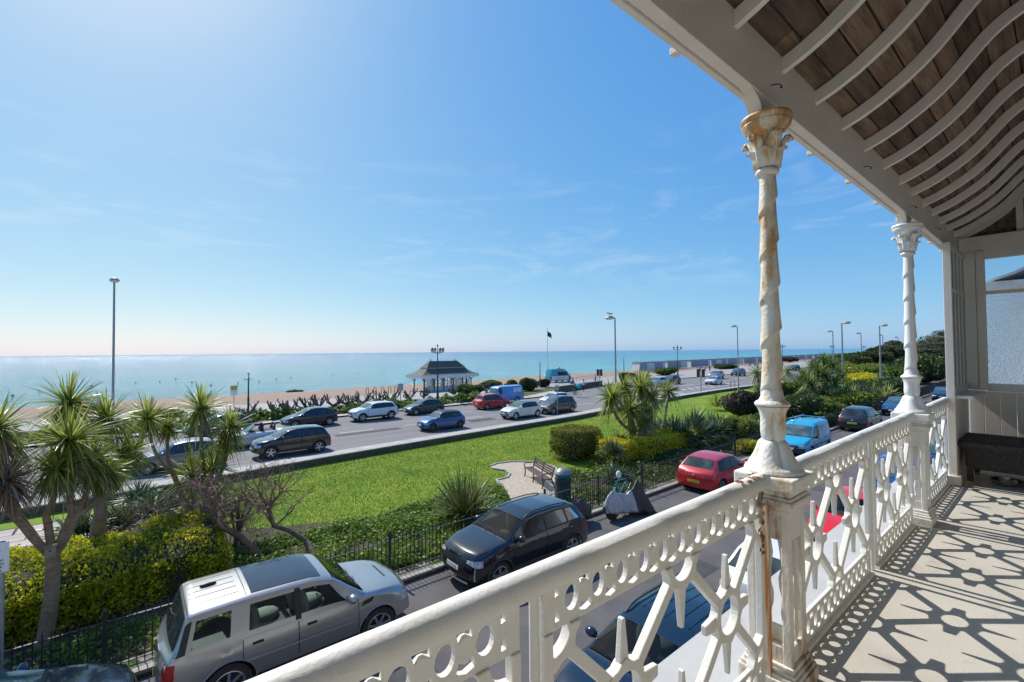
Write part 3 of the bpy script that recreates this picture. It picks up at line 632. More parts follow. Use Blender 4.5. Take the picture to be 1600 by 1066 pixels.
clear = bpy.data.materials.new('clear_glass'); clear.use_nodes = True; t = clear.node_tree; t.nodes.remove(t.nodes['Principled BSDF'])
tr = _n(t, 'ShaderNodeBsdfTransparent'); gl = _n(t, 'ShaderNodeBsdfGlossy'); gl.inputs['Roughness'].default_value = .02; ms = _n(t, 'ShaderNodeMixShader'); fr = _n(t, 'ShaderNodeFresnel')
tr.inputs[0].default_value = (.93, .96, .96, 1)
t.links.new(fr.outputs[0], ms.inputs[0]); t.links.new(tr.outputs[0], ms.inputs[1]); t.links.new(gl.outputs[0], ms.inputs[2]); t.links.new(ms.outputs[0], t.nodes['Material Output'].inputs[0])
for x0, x1 in ((7.0, 7.26), (7.295, 7.53), (7.565, 7.80), (7.835, 8.06)):
    MB().box2((x0, .815, 1.06), (x1, .819, 2.14)).build('side_pane', clear, sc); MB().box2((x0, .815, 2.175), (x1, .819, 2.62)).build('side_pane', clear, sc)
for z0, z1 in ((.97, 1.06), (2.16, 2.20), (2.60, 2.70)): MB().box2((XE-.02, -.92, z0), (XE+.05, .64, z1)).build('end_window_rail', woodp, sc, bevel=.004)
frost = pm('frosted_glass', (.97, .98, .98), .18, trans=1., ior=1.25, bump=1., bs=42)
MB().box2((XE+.008, -.9, 1.06), (XE+.016, .64, 2.16)).build('frosted_pane', frost, sc)
MB().box2((XE+.008, -.9, 2.20), (XE+.013, .64, 2.60)).build('clear_pane', clear, sc)
MB().box2((6.98, .66, .945), (8.02, .80, .975)).build('sill', woodp, sc, bevel=.004); MB().box2((XE-.09, -.92, .94), (XE-.02, .66, .965)).build('sill', woodp, sc, bevel=.004)
for k in range(10):
    MB().box2((7.01+k*.104, .81, 0), (7.01+k*.104+.1, .835, .94)).build('board', woodp, sc, bevel=.004)
for k in range(13):
    y = .808-k*.135; MB().box2((XE, y-.131, 0), (XE+.03, y, .94)).build('board', woodp, sc, bevel=.004)
MB().box2((XE-.02, -.92, 0), (XE, .82, .10)).build('skirting', woodp, sc)
# ---- rattan bench and bowl
rat = pm('dark_rattan', (.04, .036, .033), .65, col2=(.085, .075, .066), ns=40, lo=.4, hi=.6, bump=1., bs=140)
rb = thing('rattan_bench', 'dark woven rattan bench against the boarded end of the balcony', 'bench', (7.1, -.4, FL))
b = MB(); 
nx, ny = 14, 40
def weave(w, h, n, m, f):
    return [[f(w*i/n, h*j/m, .0035*(1 if (i+j) % 2 else -1)) for j in range(m+1)] for i in range(n+1)]
MB().grid(weave(.74, 1.28, 40, 70, lambda a, c, d: (-.04+a, -.08+c, .475+d))).build('seat_weave', rat, rb, smooth=2)
MB().box2((-.045, -.085, .40), (.705, 1.205, .470)).build('seat_frame', rat, rb, bevel=.012)
MB().grid(weave(1.16, .22, 70, 16, lambda a, c, d: (.0+d, -.02+a, .19+c))).build('front_weave', rat, rb, smooth=2)
MB().grid(weave(.62, .22, 34, 16, lambda a, c, d: (.02+a, 1.15+d, .19+c))).build('side_weave', rat, rb, smooth=2)
MB().box2((.01, -.02, .17), (.66, 1.14, .40)).build('underframe', rat, rb)
foot = pm('bench_foot', (.35, .26, .16), .6)
for x, y in ((.03, .0), (.03, 1.12), (.63, 0), (.63, 1.12)):
    l_ = MB().box2((x-.025, y-.025, .03), (x+.025, y+.025, .40)).build('leg', rat, rb, bevel=.005); MB().lathe([(.02, 0), (.024, .01), (.02, .032)], 10, (x, y, 0)).build('foot', foot, l_)
bw = thing('bowl', 'grey metal bowl of shells on the balcony floor under the rattan bench', 'bowl', (7.32, .46, FL))
MB().lathe([(.06, 0), (.10, .02), (.125, .06), (.132, .062), (.128, .055), (.10, .022), (.05, .012)], 24).build('dish', pm('bowl_metal', (.25, .24, .23), .45, metal=.6), bw, smooth=.8)
for (dx, dy, dz, c_, lb) in ((.05, .03, .055, (.75, .70, .62), 'pale cream shell at the sea side of the bowl'), (-.06, .0, .055, (.6, .33, .17), 'orange shell nearest the house end of the bowl'), (.0, -.06, .055, (.55, .50, .47), 'grey shell at the front of the bowl'), (-.01, .0, .082, (.80, .78, .72), 'bright white shell topmost in the bowl')):
    o = MB().blob((0, 0, 0), (.042, .030, .02), 9, 6).build('shell', pm('shell_%d' % int(c_[0]*100), c_, .6), None, smooth=2, loc=(7.32+dx, .46+dy, FL+dz), rz=dx*20); tag(o, lb, 'shell', 'shells in the bowl')
# ---- neighbouring house and its canopy beyond the glass
nh = thing('neighbouring_house', 'next house in the terrace with flared white canopy seen over the frosted pane', 'house', (12.3, 0, .17))
MB().box2((0, -8, -.17), (9, -.9, 11)).build('wall', wallm, nh)
pr_ = [(1.05, 7.02), (.82, 7.12), (.6, 7.2), (.4, 7.31), (.2, 7.47), (0, 7.64), (-.3, 7.8), (-.9, 7.9)]
b = MB(); b.grid([[(0, a, c) for a, c in pr_], [(9, a, c) for a, c in pr_]]); o = b.build('canopy_roof', pm('canopy_lead', (.48, .50, .52), .5, col2=(.58, .59, .60), ns=3), nh)
o.modifiers.new('s', 'SOLIDIFY').thickness = .04
b = MB(); b.prism([(1.12, 6.96), (1.12, 7.02), (1.02, 7.04), (-.9, 7.04), (-.9, 6.90), (.98, 6.90)], -.06, 9, 'x'); b.build('canopy_fascia', pm('weathered_paint', (.7, .67, .62), .6, col2=(.55, .4, .28), ns=6, lo=.55, hi=.75), nh)
for z in (1.0, 4.6): MB().box2((1.5, -.9, z), (2.7, -.86, z+1.8)).build('window', glassd, nh)
# ================================================================== VEHICLES
tyrem = pm('tyre_rubber', (.022, .022, .022), .85, col2=(.04, .038, .036), ns=12)
rimm = pm('alloy_rim', (.55, .56, .58), .3, metal=.85); rimd = pm('dark_rim', (.12, .12, .125), .35, metal=.6)
trimm = pm('black_trim', (.018, .018, .02), .45); clad = pm('grey_cladding', (.045, .045, .048), .65)
autoglass = pm('car_side_glass', (.022, .032, .034), .03, spec=.75, col2=(.06, .075, .075), ns=1.3, lo=.45, hi=.6)
cabin_glass = bpy.data.materials.new('tinted_cabin_glass'); cabin_glass.use_nodes = True; t = cabin_glass.node_tree; t.nodes.remove(t.nodes['Principled BSDF'])
tr = _n(t, 'ShaderNodeBsdfTransparent'); gl = _n(t, 'ShaderNodeBsdfGlossy'); gl.inputs['Roughness'].default_value = .015; ms = _n(t, 'ShaderNodeMixShader'); fr = _n(t, 'ShaderNodeFresnel'); fr.inputs['IOR'].default_value = 1.5
tr.inputs[0].default_value = (.62, .72, .70, 1); t.links.new(fr.outputs[0], ms.inputs[0]); t.links.new(tr.outputs[0], ms.inputs[1]); t.links.new(gl.outputs[0], ms.inputs[2]); t.links.new(ms.outputs[0], t.nodes['Material Output'].inputs[0])
screen = pm('car_windscreen', (.05, .085, .09), .03, spec=.9, col2=(.12, .18, .18), ns=1.6, lo=.42, hi=.62)
headl = pm('headlamp_lens', (.62, .64, .66), .08, spec=.9, col2=(.22, .23, .25), ns=14); taill = pm('tail_lamp_lens', (.5, .012, .012), .12, spec=.8, col2=(.25, .005, .005), ns=12)
platew = pm('white_plate', (.8, .8, .76), .4); platey = pm('yellow_plate', (.75, .55, .04), .4); platet = pm('plate_lettering', (.02, .02, .02), .5)
chrome = pm('chrome', (.7, .7, .72), .12, metal=1); seatm = pm('seat_cloth', (.06, .06, .065), .9)
def paint(name, c, metal=.35, rough=.32, c2=None):
    m = pm(name, c, rough, metal=metal, coat=1., spec=.5, col2=c2 or tuple(a*.90 for a in c), ns=1.1, lo=.3, hi=.75, col3=tuple(a*.6+.15 for a in c), ns3=40, lo3=.70, hi3=.80); return m
P_SILVER = paint('silver_paint', (.40, .395, .385), .7); P_BLACK = paint('black_paint', (.012, .013, .017), .2, .2); P_NAVY = paint('dark_blue_paint', (.012, .03, .07), .3, .22)
P_RED = paint('red_paint', (.50, .012, .022), .1); P_TURQ = paint('turquoise_paint', (.015, .36, .58), 0., .4); P_WHITE = paint('white_paint', (.72, .72, .71), 0.); P_GREY = paint('grey_paint', (.11, .11, .115), .6)
P_BLUE = paint('blue_paint', (.018, .085, .26), .35); P_CREAM = paint('cream_paint', (.72, .69, .58), 0.); P_MID = paint('steel_blue_paint', (.03, .13, .26), .5); P_DKGREY = paint('charcoal_paint', (.03, .031, .034), .4)
P_PALE = paint('pale_silver_paint', (.62, .64, .66), .6); P_WINE = paint('wine_paint', (.10, .015, .02), .3); P_SKY = paint('sky_blue_paint', (.06, .25, .62), 0., .45); P_SCAR = paint('scarlet_paint', (.68, .012, .01), 0.)
P_BRONZE = paint('bronze_grey_paint', (.10, .095, .09), .6)
def sm_interp(pts, n=3):
    xs = np.array([p[0] for p in pts]); zs = np.array([p[1] for p in pts])
    xx = np.linspace(xs[0], xs[-1], 400); zz = np.interp(xx, xs, zs); w = max(3, int(.10/(xx[1]-xx[0]))); ker = np.ones(w)/w
    for _ in range(2):
        pad = np.concatenate([np.full(w, zz[0])+(np.arange(-w, 0))*(zz[1]-zz[0]), zz, np.full(w, zz[-1])+(np.arange(1, w+1))*(zz[-1]-zz[-2])]); zz = np.convolve(pad, ker, 'same')[w:-w]
    return lambda x: float(np.interp(x, xx, zz))
SPEC = {
 'hatch': dict(L=4.2, W=1.78, wb=2.6, fo=.85, wr=.315, sill=.26, top=[(0, .70), (.2, .79), (.6, .89), (1.12, .98), (1.92, 1.40), (2.35, 1.475), (2.9, 1.47), (3.5, 1.39), (3.98, 1.02), (4.12, .95), (4.2, .86)],
    belt=[(0, .60), (1.1, .90), (4.2, .98)], ws=(1.16, 1.90), rw=(3.52, 3.96), win=[(1.45, 1.98, 2.42, 2.42), (2.49, 2.49, 3.28, 3.22), (3.34, 3.28, 3.72, 3.42)], doors=[(1.33, 2.45), (2.47, 3.32)]),
 'suv': dict(L=4.3, W=1.84, wb=2.62, fo=.86, wr=.355, sill=.34, top=[(0, .88), (.12, .98), (.5, 1.05), (1.1, 1.12), (1.80, 1.49), (2.25, 1.575), (3.0, 1.58), (3.65, 1.53), (3.85, 1.47), (4.12, 1.13), (4.24, 1.04), (4.3, .95)],
    belt=[(0, .77), (1.1, 1.05), (4.3, 1.12)], ws=(1.16, 1.79), rw=(3.88, 4.10), win=[(1.5, 1.94, 2.45, 2.45), (2.52, 2.52, 3.3, 3.26), (3.36, 3.32, 3.82, 3.56)], doors=[(1.36, 2.48), (2.50, 3.4)], clad=1),
 'big_suv': dict(L=4.5, W=1.90, wb=2.66, fo=.86, wr=.365, sill=.40, top=[(0, .90), (.12, 1.0), (.5, 1.06), (1.12, 1.12), (1.75, 1.60), (2.1, 1.69), (2.5, 1.71), (3.2, 1.73), (4.0, 1.72), (4.16, 1.68), (4.36, 1.16), (4.46, 1.08), (4.5, 1.04)],
    belt=[(0, .82), (1.1, 1.06), (4.5, 1.10)], ws=(1.16, 1.74), rw=(4.17, 4.37), win=[(1.46, 1.85, 2.36, 2.36), (2.46, 2.46, 3.22, 3.18), (3.50, 3.46, 4.08, 3.96)], trims=[(1.36, 1.79, 3.28, 3.24), (3.44, 3.40, 4.14, 4.0)], wt=.15, doors=[(1.3, 2.40), (2.42, 3.3)], lean=.14),
 'mini': dict(L=3.72, W=1.68, wb=2.47, fo=.66, wr=.31, sill=.26, top=[(0, .74), (.15, .83), (.5, .91), (1.0, .97), (1.55, 1.35), (1.85, 1.41), (2.4, 1.41), (3.2, 1.36), (3.5, 1.04), (3.62, .96), (3.72, .86)],
    belt=[(0, .64), (1.0, .92), (3.72, .96)], ws=(1.04, 1.54), rw=(3.24, 3.48), win=[(1.22, 1.58, 2.2, 2.2), (2.26, 2.26, 3.14, 3.0)], doors=[(1.15, 2.24)]),
 'mpv': dict(L=4.2, W=1.76, wb=2.6, fo=.82, wr=.315, sill=.27, top=[(0, .74), (.2, .85), (.55, .98), (.95, 1.08), (1.75, 1.55), (2.2, 1.62), (3.0, 1.61), (3.7, 1.54), (4.02, 1.08), (4.13, 1.0), (4.2, .9)],
    belt=[(0, .64), (.9, .96), (4.2, 1.04)], ws=(1.0, 1.73), rw=(3.72, 4.0), win=[(1.32, 1.86, 2.3, 2.3), (2.37, 2.37, 3.15, 3.12), (3.21, 3.18, 3.72, 3.5)], doors=[(1.25, 2.33), (2.35, 3.2)]),
 'van': dict(L=4.4, W=1.80, wb=2.68, fo=.85, wr=.32, sill=.30, top=[(0, .78), (.2, .90), (.6, 1.0), (.98, 1.08), (1.62, 1.62), (1.95, 1.78), (2.5, 1.83), (4.2, 1.81), (4.33, 1.76), (4.38, 1.2), (4.40, 1.1)],
    belt=[(0, .68), (.95, 1.02), (4.4, 1.10)], ws=(1.02, 1.62), rw=None, win=[(1.3, 1.75, 2.2, 2.2)], doors=[(1.25, 2.24), (2.3, 3.15)], lean=.12),
 'conv': dict(L=4.65, W=1.82, wb=2.75, fo=.86, wr=.335, sill=.25, top=[(0, .66), (.2, .76), (.7, .86), (1.5, .95), (1.75, .955), (3.5, .97), (4.3, .97), (4.55, .9), (4.65, .80)],
    belt=[(0, .58), (1.4, .86), (4.65, .92)], ws=None, rw=None, win=[], doors=[(1.6, 2.95)]),
 'bigvan': dict(L=5.6, W=2.0, wb=3.3, fo=.95, wr=.35, sill=.36, top=[(0, .95), (.2, 1.12), (.7, 1.25), (1.2, 1.9), (1.5, 2.25), (1.9, 2.48), (2.6, 2.55), (5.4, 2.52), (5.52, 2.4), (5.58, 1.3), (5.6, 1.2)],
    belt=[(0, .85), (.7, 1.15), (5.6, 1.25)], ws=(.74, 1.3), rw=None, win=[(.98, 1.3, 1.8, 1.8)], doors=[(.95, 1.9)], lean=.10),
 'stepvan': dict(L=4.5, W=1.80, wb=2.4, fo=.95, wr=.33, sill=.36, top=[(0, 1.05), (.08, 1.15), (.3, 1.45), (.5, 1.82), (.75, 1.95), (1.2, 2.0), (4.3, 2.0), (4.42, 1.92), (4.47, 1.4), (4.5, 1.2)],
    belt=[(0, .95), (.4, 1.15), (4.5, 1.18)], ws=(.16, .46), rw=None, win=[(.55, .68, 1.1, 1.1)], doors=[(.5, 1.15)], lean=.06),
}
WHEELS = {}
def wheel_meshes(r, style):
    k = (r, style)
    if k in WHEELS: return WHEELS[k]
    b = MB(); b.lathe([(r*.66, -.09), (r*.70, -.105), (r*.93, -.108), (r*.985, -.092), (r, -.06), (r, .06), (r*.985, .092), (r*.93, .108), (r*.70, .105), (r*.66, .09)], 28, axis='y', caps=False)
    t_ = b.mesh('wheel', tyrem, .7)
    b = MB(); b.lathe([(r*.66, -.09), (r*.66, .085), (r*.69, .10), (r*.655, .103), (r*.60, .075), (r*.58, .0)], 28, axis='y', caps=False)
    b.lathe([(r*.02, .07), (r*.13, .085), (r*.15, .06)], 12, axis='y')
    n = {'five': 5, 'multi': 10, 'ten': 7}[style]
    for j in range(n):
        a = 2*pi*j/n; d = (cos(a), sin(a)); wd = {'five': .075, 'multi': .026, 'ten': .05}[style]
        b.bar((d[0]*r*.1, .068, d[1]*r*.1), (d[0]*r*.63, .08, d[1]*r*.63), wd*1.1, .03, up=(0, 1, 0), w2=wd*.8)
    b.cur = 1; b.lathe([(r*.01, .02), (r*.6, .02), (r*.6, -.02)], 20, axis='y')
    R_ = b.mesh('rim', [rimm, trimm], .7); R2 = R_.copy(); R2.materials.clear(); R2.materials.append(rimd); R2.materials.append(trimm)
    WHEELS[k] = (t_, R_, R2); return WHEELS[k]
def make_car(kind, label, loc, heading, pmat, detail=2, cat='car', group=None, roof=None, rails=False, style='five', rim_dark=False, plate=None, name='parked_car', scale=1., cladding=None, plate_side='both', sunroof=None, screen_m=None, interior=False):
    S = SPEC[kind]; Ln, Wd, wr, sill = S['L'], S['W'], S['wr'], S['sill']; zt = sm_interp(S['top']); belt = sm_interp(S['belt']); ln = S.get('lean', .20)
    T = thing(name, label, cat, loc, heading, group)
    if scale != 1: T.scale = (scale,)*3
    xw = (S['fo'], S['fo']+S['wb']); ra = wr+.055
    def zb(x): return min(belt(x), zt(x)-.03)
    def hw(x): return Wd/2*(1-.13*max(0, 1-x/.8)**2.2-.09*max(0, 1-(Ln-x)/.7)**2.2)
    def zs(x):
        z = sill+.06*max(0, 1-x/.5)
        for c in xw:
            if abs(x-c) < ra: z = max(z, wr+sqrt(ra*ra-(x-c)**2))
        return min(z, zb(x)-.02)
    def ylow(x, z):
        q = (z-sill)/max(.05, zb(x)-sill); q = min(max(q, 0), 1); y = hw(x)*(1-.03*(2*q-1)**2-.018*q)
        y += .010*math.exp(-((q-.72)/.06)**2)-.008*math.exp(-((q-.30)/.09)**2)
        return y
    def upar(x):
        h_ = zt(x)-zb(x); k_ = min(1, h_/.42); yb = ylow(x, zb(x)); return h_, k_, yb, yb*(1-.02-ln*k_), zb(x)+h_*(.40+.42*k_)
    def yside(x, z):
        if z <= zb(x): return ylow(x, z)
        h_, k_, yb, yr, z1 = upar(x)
        if z <= z1: return yb+(yr-yb)*(z-zb(x))/(z1-zb(x))
        q = min(1, (z-z1)/(zt(x)-z1)); return yr*(1-q**3)**(1/3)
    def ztop(x, y):
        h_, k_, yb, yr, z1 = upar(x); q = min(1, abs(y)/yr); return z1+(zt(x)-z1)*(1-q**3)**(1/3)
    zf = zt(0); zr = zt(Ln)
    def warp(x, y, z):
        ef = max(0, 1-x/.85)**2; er = max(0, 1-(Ln-x)/.6)**2; q = abs(y)/(Wd/2)
        dx = ef*(.20*q**2.4+.10*max(0, (z-.50)/max(.2, zf-.5))**2+.05*max(0, (.42-z)/.2)); dx -= er*(.13*q**2.4+.05*max(0, (z-.55)/max(.2, zr-.55))**2+.03*max(0, (.45-z)/.2))
        return (Ln/2-(x+dx), y, z)
    # --- body shell
    st = set(np.round(np.linspace(0, Ln, 34 if detail > 1 else 24), 4))
    for c in xw:
        for a in np.linspace(0, pi, 13 if detail > 1 else 9): st.add(round(c+ra*cos(a), 4))
        st.add(round(c+ra+.012, 4)); st.add(round(c-ra-.012, 4))
    for x, z in S['top']: st.add(round(x, 4))
    for rng in (S['ws'], S['rw']):
        if rng and detail > 0:
            for a in np.linspace(rng[0]-.06, rng[1]+.06, 12): st.add(round(a, 4))
    st = sorted(x for x in st if 0 <= x <= Ln); st = [x for i, x in enumerate(st) if i == 0 or x-st[i-1] > .006]
    nl, nu, nt_ = 8, 4, 7
    def section(x):
        P = []
        z0, z1b = zs(x), zb(x)
        for i in range(nl): z = z0+(z1b-z0)*i/(nl-1); P.append((ylow(x, z), z))
        h_, k_, yb, yr, z1 = upar(x)
        for i in range(1, nu+1): t_ = i/nu; P.append((yb+(yr-yb)*t_, z1b+(z1-z1b)*t_))
        for i in range(1, nt_+1):
            a = pi/2*i/nt_; P.append((yr*max(0, cos(a))**(2/3), z1+(zt(x)-z1)*sin(a)**(2/3)))
        return P
    if interior:
        XA = S['win'][0][0]-.07; XB = S['win'][-1][2]+.06
        for a in (XA, XB, S['ws'][0]-.02, S['ws'][1]+.005): st.append(a)
        st = sorted(st); st = [x for i, x in enumerate(st) if i == 0 or x-st[i-1] > 1e-6]
    b = MB(); rows = []
    for x in st:
        s_ = section(x); rows.append([warp(x, y, z) for y, z in s_]+[warp(x, -y, z) for y, z in s_[-2::-1]])
    b.grid(rows)
    if interior:
        nc = len(rows[0]); keepf = []
        for fi, f in enumerate(b.f):
            i, j = divmod(fi, nc-1); j = min(j, nc-2-j); xm = (st[i]+st[i+1])/2
            if nl-1 <= j <= nl+nu-2 and XA < xm < XB: continue
            if j >= nl+nu-1 and S['ws'][0]-.02 < xm < S['ws'][1]+.005: continue
            keepf.append(f)
        b.f = keepf; b.mi = [0]*len(keepf)
    for x in (0, Ln):
        s_ = section(x); cap = [[warp(x, y*(1-2*k/10), z) for k in range(11)] for y, z in s_[:-1]]+[[warp(x, 0, s_[-1][1])]*11]; b.grid(cap)
    bm_ = bmesh.new(); 
    me = b.mesh('body', [pmat], None, fix=False); bm_.from_mesh(me); bmesh.ops.remove_doubles(bm_, verts=bm_.verts, dist=.0008); bmesh.ops.recalc_face_normals(bm_, faces=bm_.faces); bm_.to_mesh(me); bm_.free()
    me.shade_smooth(); me.set_sharp_from_angle(angle=.7); link('body', me, T)
    b = MB(); b.box2((-Ln/2+.30, -Wd/2+.27, sill-.08), (Ln/2-.32, Wd/2-.27, .62)); b.box2((-Ln/2+.2, -Wd/2+.1, sill+.02), (Ln/2-.35, Wd/2-.1, sill+.04)) if False else None
    b.build('underbody', trimm, T)
    # --- conforming patches
    def patch(nm, fn, m, off=.007, nu_=8, nv_=5, par=None, u=(0, 1), th=None):
        rows = []; e = 1e-3
        for i in range(nu_+1):
            row = []
            for j in range(nv_+1):
                a, c = i/nu_, j/nv_; p = Vector(fn(a, c)); du = Vector(fn(min(1, a+e), c))-Vector(fn(max(0, a-e), c)); dv = Vector(fn(a, min(1, c+e)))-Vector(fn(a, max(0, c-e)))
                n_ = du.cross(dv); n_ = n_.normalized() if n_.length > 1e-12 else Vector((0, 0, 1))
                ctr = Vector((max(-Ln/2+.6, min(Ln/2-.6, p.x)), 0, .55))
                if n_.dot(p-ctr) < 0: n_ = -n_
                o_ = off if (0 < i < nu_ and 0 < j < nv_) or not th else off-.006
                row.append(tuple(p+n_*o_))
            rows.append(row)
        return MB().grid(rows).build(nm, m, par or T, smooth=.9, fix=False)
    def sidefn(s, c0, c1, c2, c3, t0, t1):
        def f(a, c):
            x = (c0+(c2-c0)*a)*(1-c)+(c1+(c3-c1)*a)*c; t_ = t0+(t1-t0)*c; h_, k_, yb, yr, z1 = upar(x); z = zb(x)+(z1-zb(x))*t_
            return warp(x, s*yside(x, z), z)
        return f
    sg = (1, -1)
    gm_side, gm_scr = (cabin_glass, cabin_glass) if interior else (autoglass, screen_m or screen)
    if interior:
        t0, t1 = S.get('wt', .09), .91; Wn = S['win']
        for s in sg:
            for k_, w_ in enumerate(Wn):
                a0, a1 = (XA, XA) if k_ == 0 else (Wn[k_-1][2], Wn[k_-1][3])
                pil = pmat if k_ == 0 or (kind == 'big_suv' and k_ == 2) else trimm
                patch('pillar', sidefn(s, a0, a1, w_[0], w_[1], 0, 1.0), pil, .004, 4, 6)
                patch('window_frame', sidefn(s, w_[0], w_[0]+(w_[1]-w_[0])*t0, w_[2], w_[2]+(w_[3]-w_[2])*t0, 0, t0), trimm if t0 < .1 else pmat, .004, 6, 2)
                patch('window_frame', sidefn(s, w_[0]+(w_[1]-w_[0])*t1, w_[1], w_[2]+(w_[3]-w_[2])*t1, w_[3], t1, 1.0), trimm if t0 < .1 else pmat, .004, 6, 2)
                patch('side_window', sidefn(s, w_[0]-.01, w_[1]-.01, w_[2]+.01, w_[3]+.01, t0-.01, t1+.01), cabin_glass, .001, 6, 4)
            patch('pillar', sidefn(s, Wn[-1][2], Wn[-1][3], XB, XB, 0, 1.0), pmat, .004, 3, 6)
            def stf(a, c, s=s):
                x = S['ws'][0]-.02+(S['ws'][1]+.025-S['ws'][0])*a; h_, k_, yb, yr, z1 = upar(x); y = s*yr*(.92+.08*c); return warp(x, y, ztop(x, y))
            patch('screen_pillar', stf, pmat, .003, 8, 3)
        mid = (S['ws'][1]+.25); mt_ = pm('pale_seat', (.42, .42, .38), .8) if kind == 'big_suv' else seatm
        MB().box2((Ln/2-XB+.1, -Wd/2+.24, .60), (Ln/2-S['ws'][0]-.1, Wd/2-.24, .66)).build('cabin_floor', trimm, T)
        MB().box2((Ln/2-S['ws'][0]-.42, -Wd/2+.22, .66), (Ln/2-S['ws'][0]-.05, Wd/2-.22, zb(S['ws'][0]+.2)-.02)).build('dashboard', clad, T, bevel=.03)
        for xs__ in (mid, mid+.85):
            for y in (-.38, .38):
                q_ = MB(); q_.blob((Ln/2-xs__+.1, y, .72), (.28, .25, .12), 10, 6); q_.blob((Ln/2-xs__-.22, y, .98), (.11, .24, .34), 10, 8); q_.build('seat', mt_, T, smooth=2)['kind'] = 'stuff'
                MB().blob((Ln/2-xs__-.27, y, 1.34 if kind == 'big_suv' else 1.24), (.06, .14, .10), 10, 6).build('headrest', mt_, T, smooth=2)
        MB().tube([(Ln/2-S['ws'][0]-.55+.02*sin(a)*2, .38+.18*cos(a), zb(S['ws'][0]+.3)+.02+.16*sin(a)) for a in np.linspace(0, 2*pi, 17)], .014, 5).build('steering_wheel', trimm, T, smooth=1)
    elif S['win']:
        for s in sg:
            f0, f1 = S['win'][0], S['win'][-1]
            if len(S['win']) > 1 or True: [patch('window_trim', sidefn(s, q_[0], q_[1], q_[2], q_[3], S.get('wt', .06)-.08, 1.0 if 'wt' not in S else .97), trimm, .004, 14, 4) for q_ in S.get('trims', [(f0[0]-.07, f0[1]-.05, f1[2]+.05, f1[3]+.04)])]
            for w_ in S['win']: patch('side_window', sidefn(s, w_[0], w_[1], w_[2], w_[3], S.get('wt', .09), .91), autoglass, .009, 6, 4)
    def topfn(x0, x1, f0, f1):
        def f(a, c):
            x = x0+(x1-x0)*a; h_, k_, yb, yr, z1 = upar(x); y = yr*(f0+(f1-f0)*a)*(2*c-1); return warp(x, y, ztop(x, y))
        return f
    if S['ws']:
        if detail > 1 and not interior: patch('windscreen_surround', topfn(S['ws'][0]-.05, S['ws'][1]+.02, .95, .93), trimm, .004, 8, 10)
        patch('windscreen', topfn(S['ws'][0], S['ws'][1]-.01, .93, .92 if interior else .90), gm_scr, .004 if interior else .009, 8, 10)
    if S['rw']: patch('rear_window', topfn(S['rw'][0], S['rw'][1], .86, .90), autoglass, .008, 6, 10)
    if roof:
        x0 = S['ws'][1]+.03; x1 = (S['rw'][0]-.03) if S['rw'] else Ln-.15; patch('roof_panel', topfn(x0, x1, .985, .985), roof, .008, 12, 10)
    if sunroof: patch('sunroof', topfn(sunroof[0], sunroof[1], .84, .84), pm('sunroof_glass', (.03, .04, .06), .06, spec=.9), .008, 8, 8)
    if detail > 1 and not roof and (kind == 'big_suv' or (kind == 'suv' and loc[1] < 6)):
        for q in (-.62, -.3, 0, .3, .62):
            def rf(a, c, q=q):
                x = (3.32 if sunroof else 2.2)+a*.72*(1 if sunroof else 1.9); h_, k_, yb, yr, z1 = upar(x); y = yr*q+(c-.5)*(.016 if sunroof else .03); return warp(x, y, ztop(x, y))
            patch('roof_groove', rf, clad if sunroof else pmat, .004 if sunroof else .009, 6, 2)
        if sunroof:
            for u_ in (3.22, 4.12):
                def rf2(a, c, u_=u_):
                    x = u_+a*.014; h_, k_, yb, yr, z1 = upar(x); y = yr*.86*(2*c-1); return warp(x, y, ztop(x, y))
                patch('roof_groove', rf2, clad, .004, 2, 12)
            b = MB(); b.blob((Ln/2-3.72, .12, zt(3.72)+.02), (.14, .04, .035), 10, 6); b.build('aerial_fin', trimm, T, smooth=2)
    # doors, handles, seams
    if detail > 0:
        for s in sg:
            for d0, d1 in S['doors']:
                def df(a, c, s=s, d0=d0, d1=d1):
                    x = d0+(d1-d0)*a; z = (sill+.07)+(zb(x)-.03-sill-.07)*c
                    for cw in xw:
                        if abs(x-cw) < ra+.03: z = max(z, min(zb(x)-.05, wr+sqrt((ra+.03)**2-(x-cw)**2)))
                    return warp(x, s*ylow(x, z), z)
                dr = patch('door', df, pmat, .006, 10, 8, th=1)
                if detail > 1:
                    for xx in (d0-.008, d1+.008):
                        def sf(a, c, xx=xx, s=s):
                            x = xx+(a-.5)*.012; z = (sill+.08)+(zb(x)-.03-sill-.08)*c; z = max(z, zs(x)+.01); return warp(x, s*ylow(x, z), z)
                        patch('door_seam', sf, trimm, .0035, 1, 8)
                xh = d1-.22; zh = zb(xh)-.13; y = s*(ylow(xh, zh)+.022)
                MB().box((Ln/2-xh, y, zh), (.17, .03, .035)).build('handle', trimm if detail > 1 and kind in ('big_suv', 'van') else pmat, dr, bevel=.006)
            x = S['win'][0][0]-.02 if S['win'] else 1.75; z = zb(x)+.085
            q = MB(); q.blob((0, 0, 0), (.085, .125, .085), 12, 8); q.bar((0, -s*.16, -.06), (0, -s*.05, -.03), .04, .035); q.build('mirror', pmat if kind != 'van' else trimm, T, smooth=.8, loc=(Ln/2-x, s*(ylow(x, zb(x))+.11), z), fix=True)
    if kind == 'van':
        for s in sg:
            patch('side_moulding', (lambda a, c, s=s: warp(1.3+2.9*a, s*ylow(1.3+2.9*a, .62+.05*c), .62+.05*c)), clad, .012, 12, 2)
        patch('bumper', capfn(True, Wd*.46, .32, .56) if False else (lambda a, c: warp(0, Wd*.44*(2*a-1), .32+.24*c)), clad, .008, 10, 4)
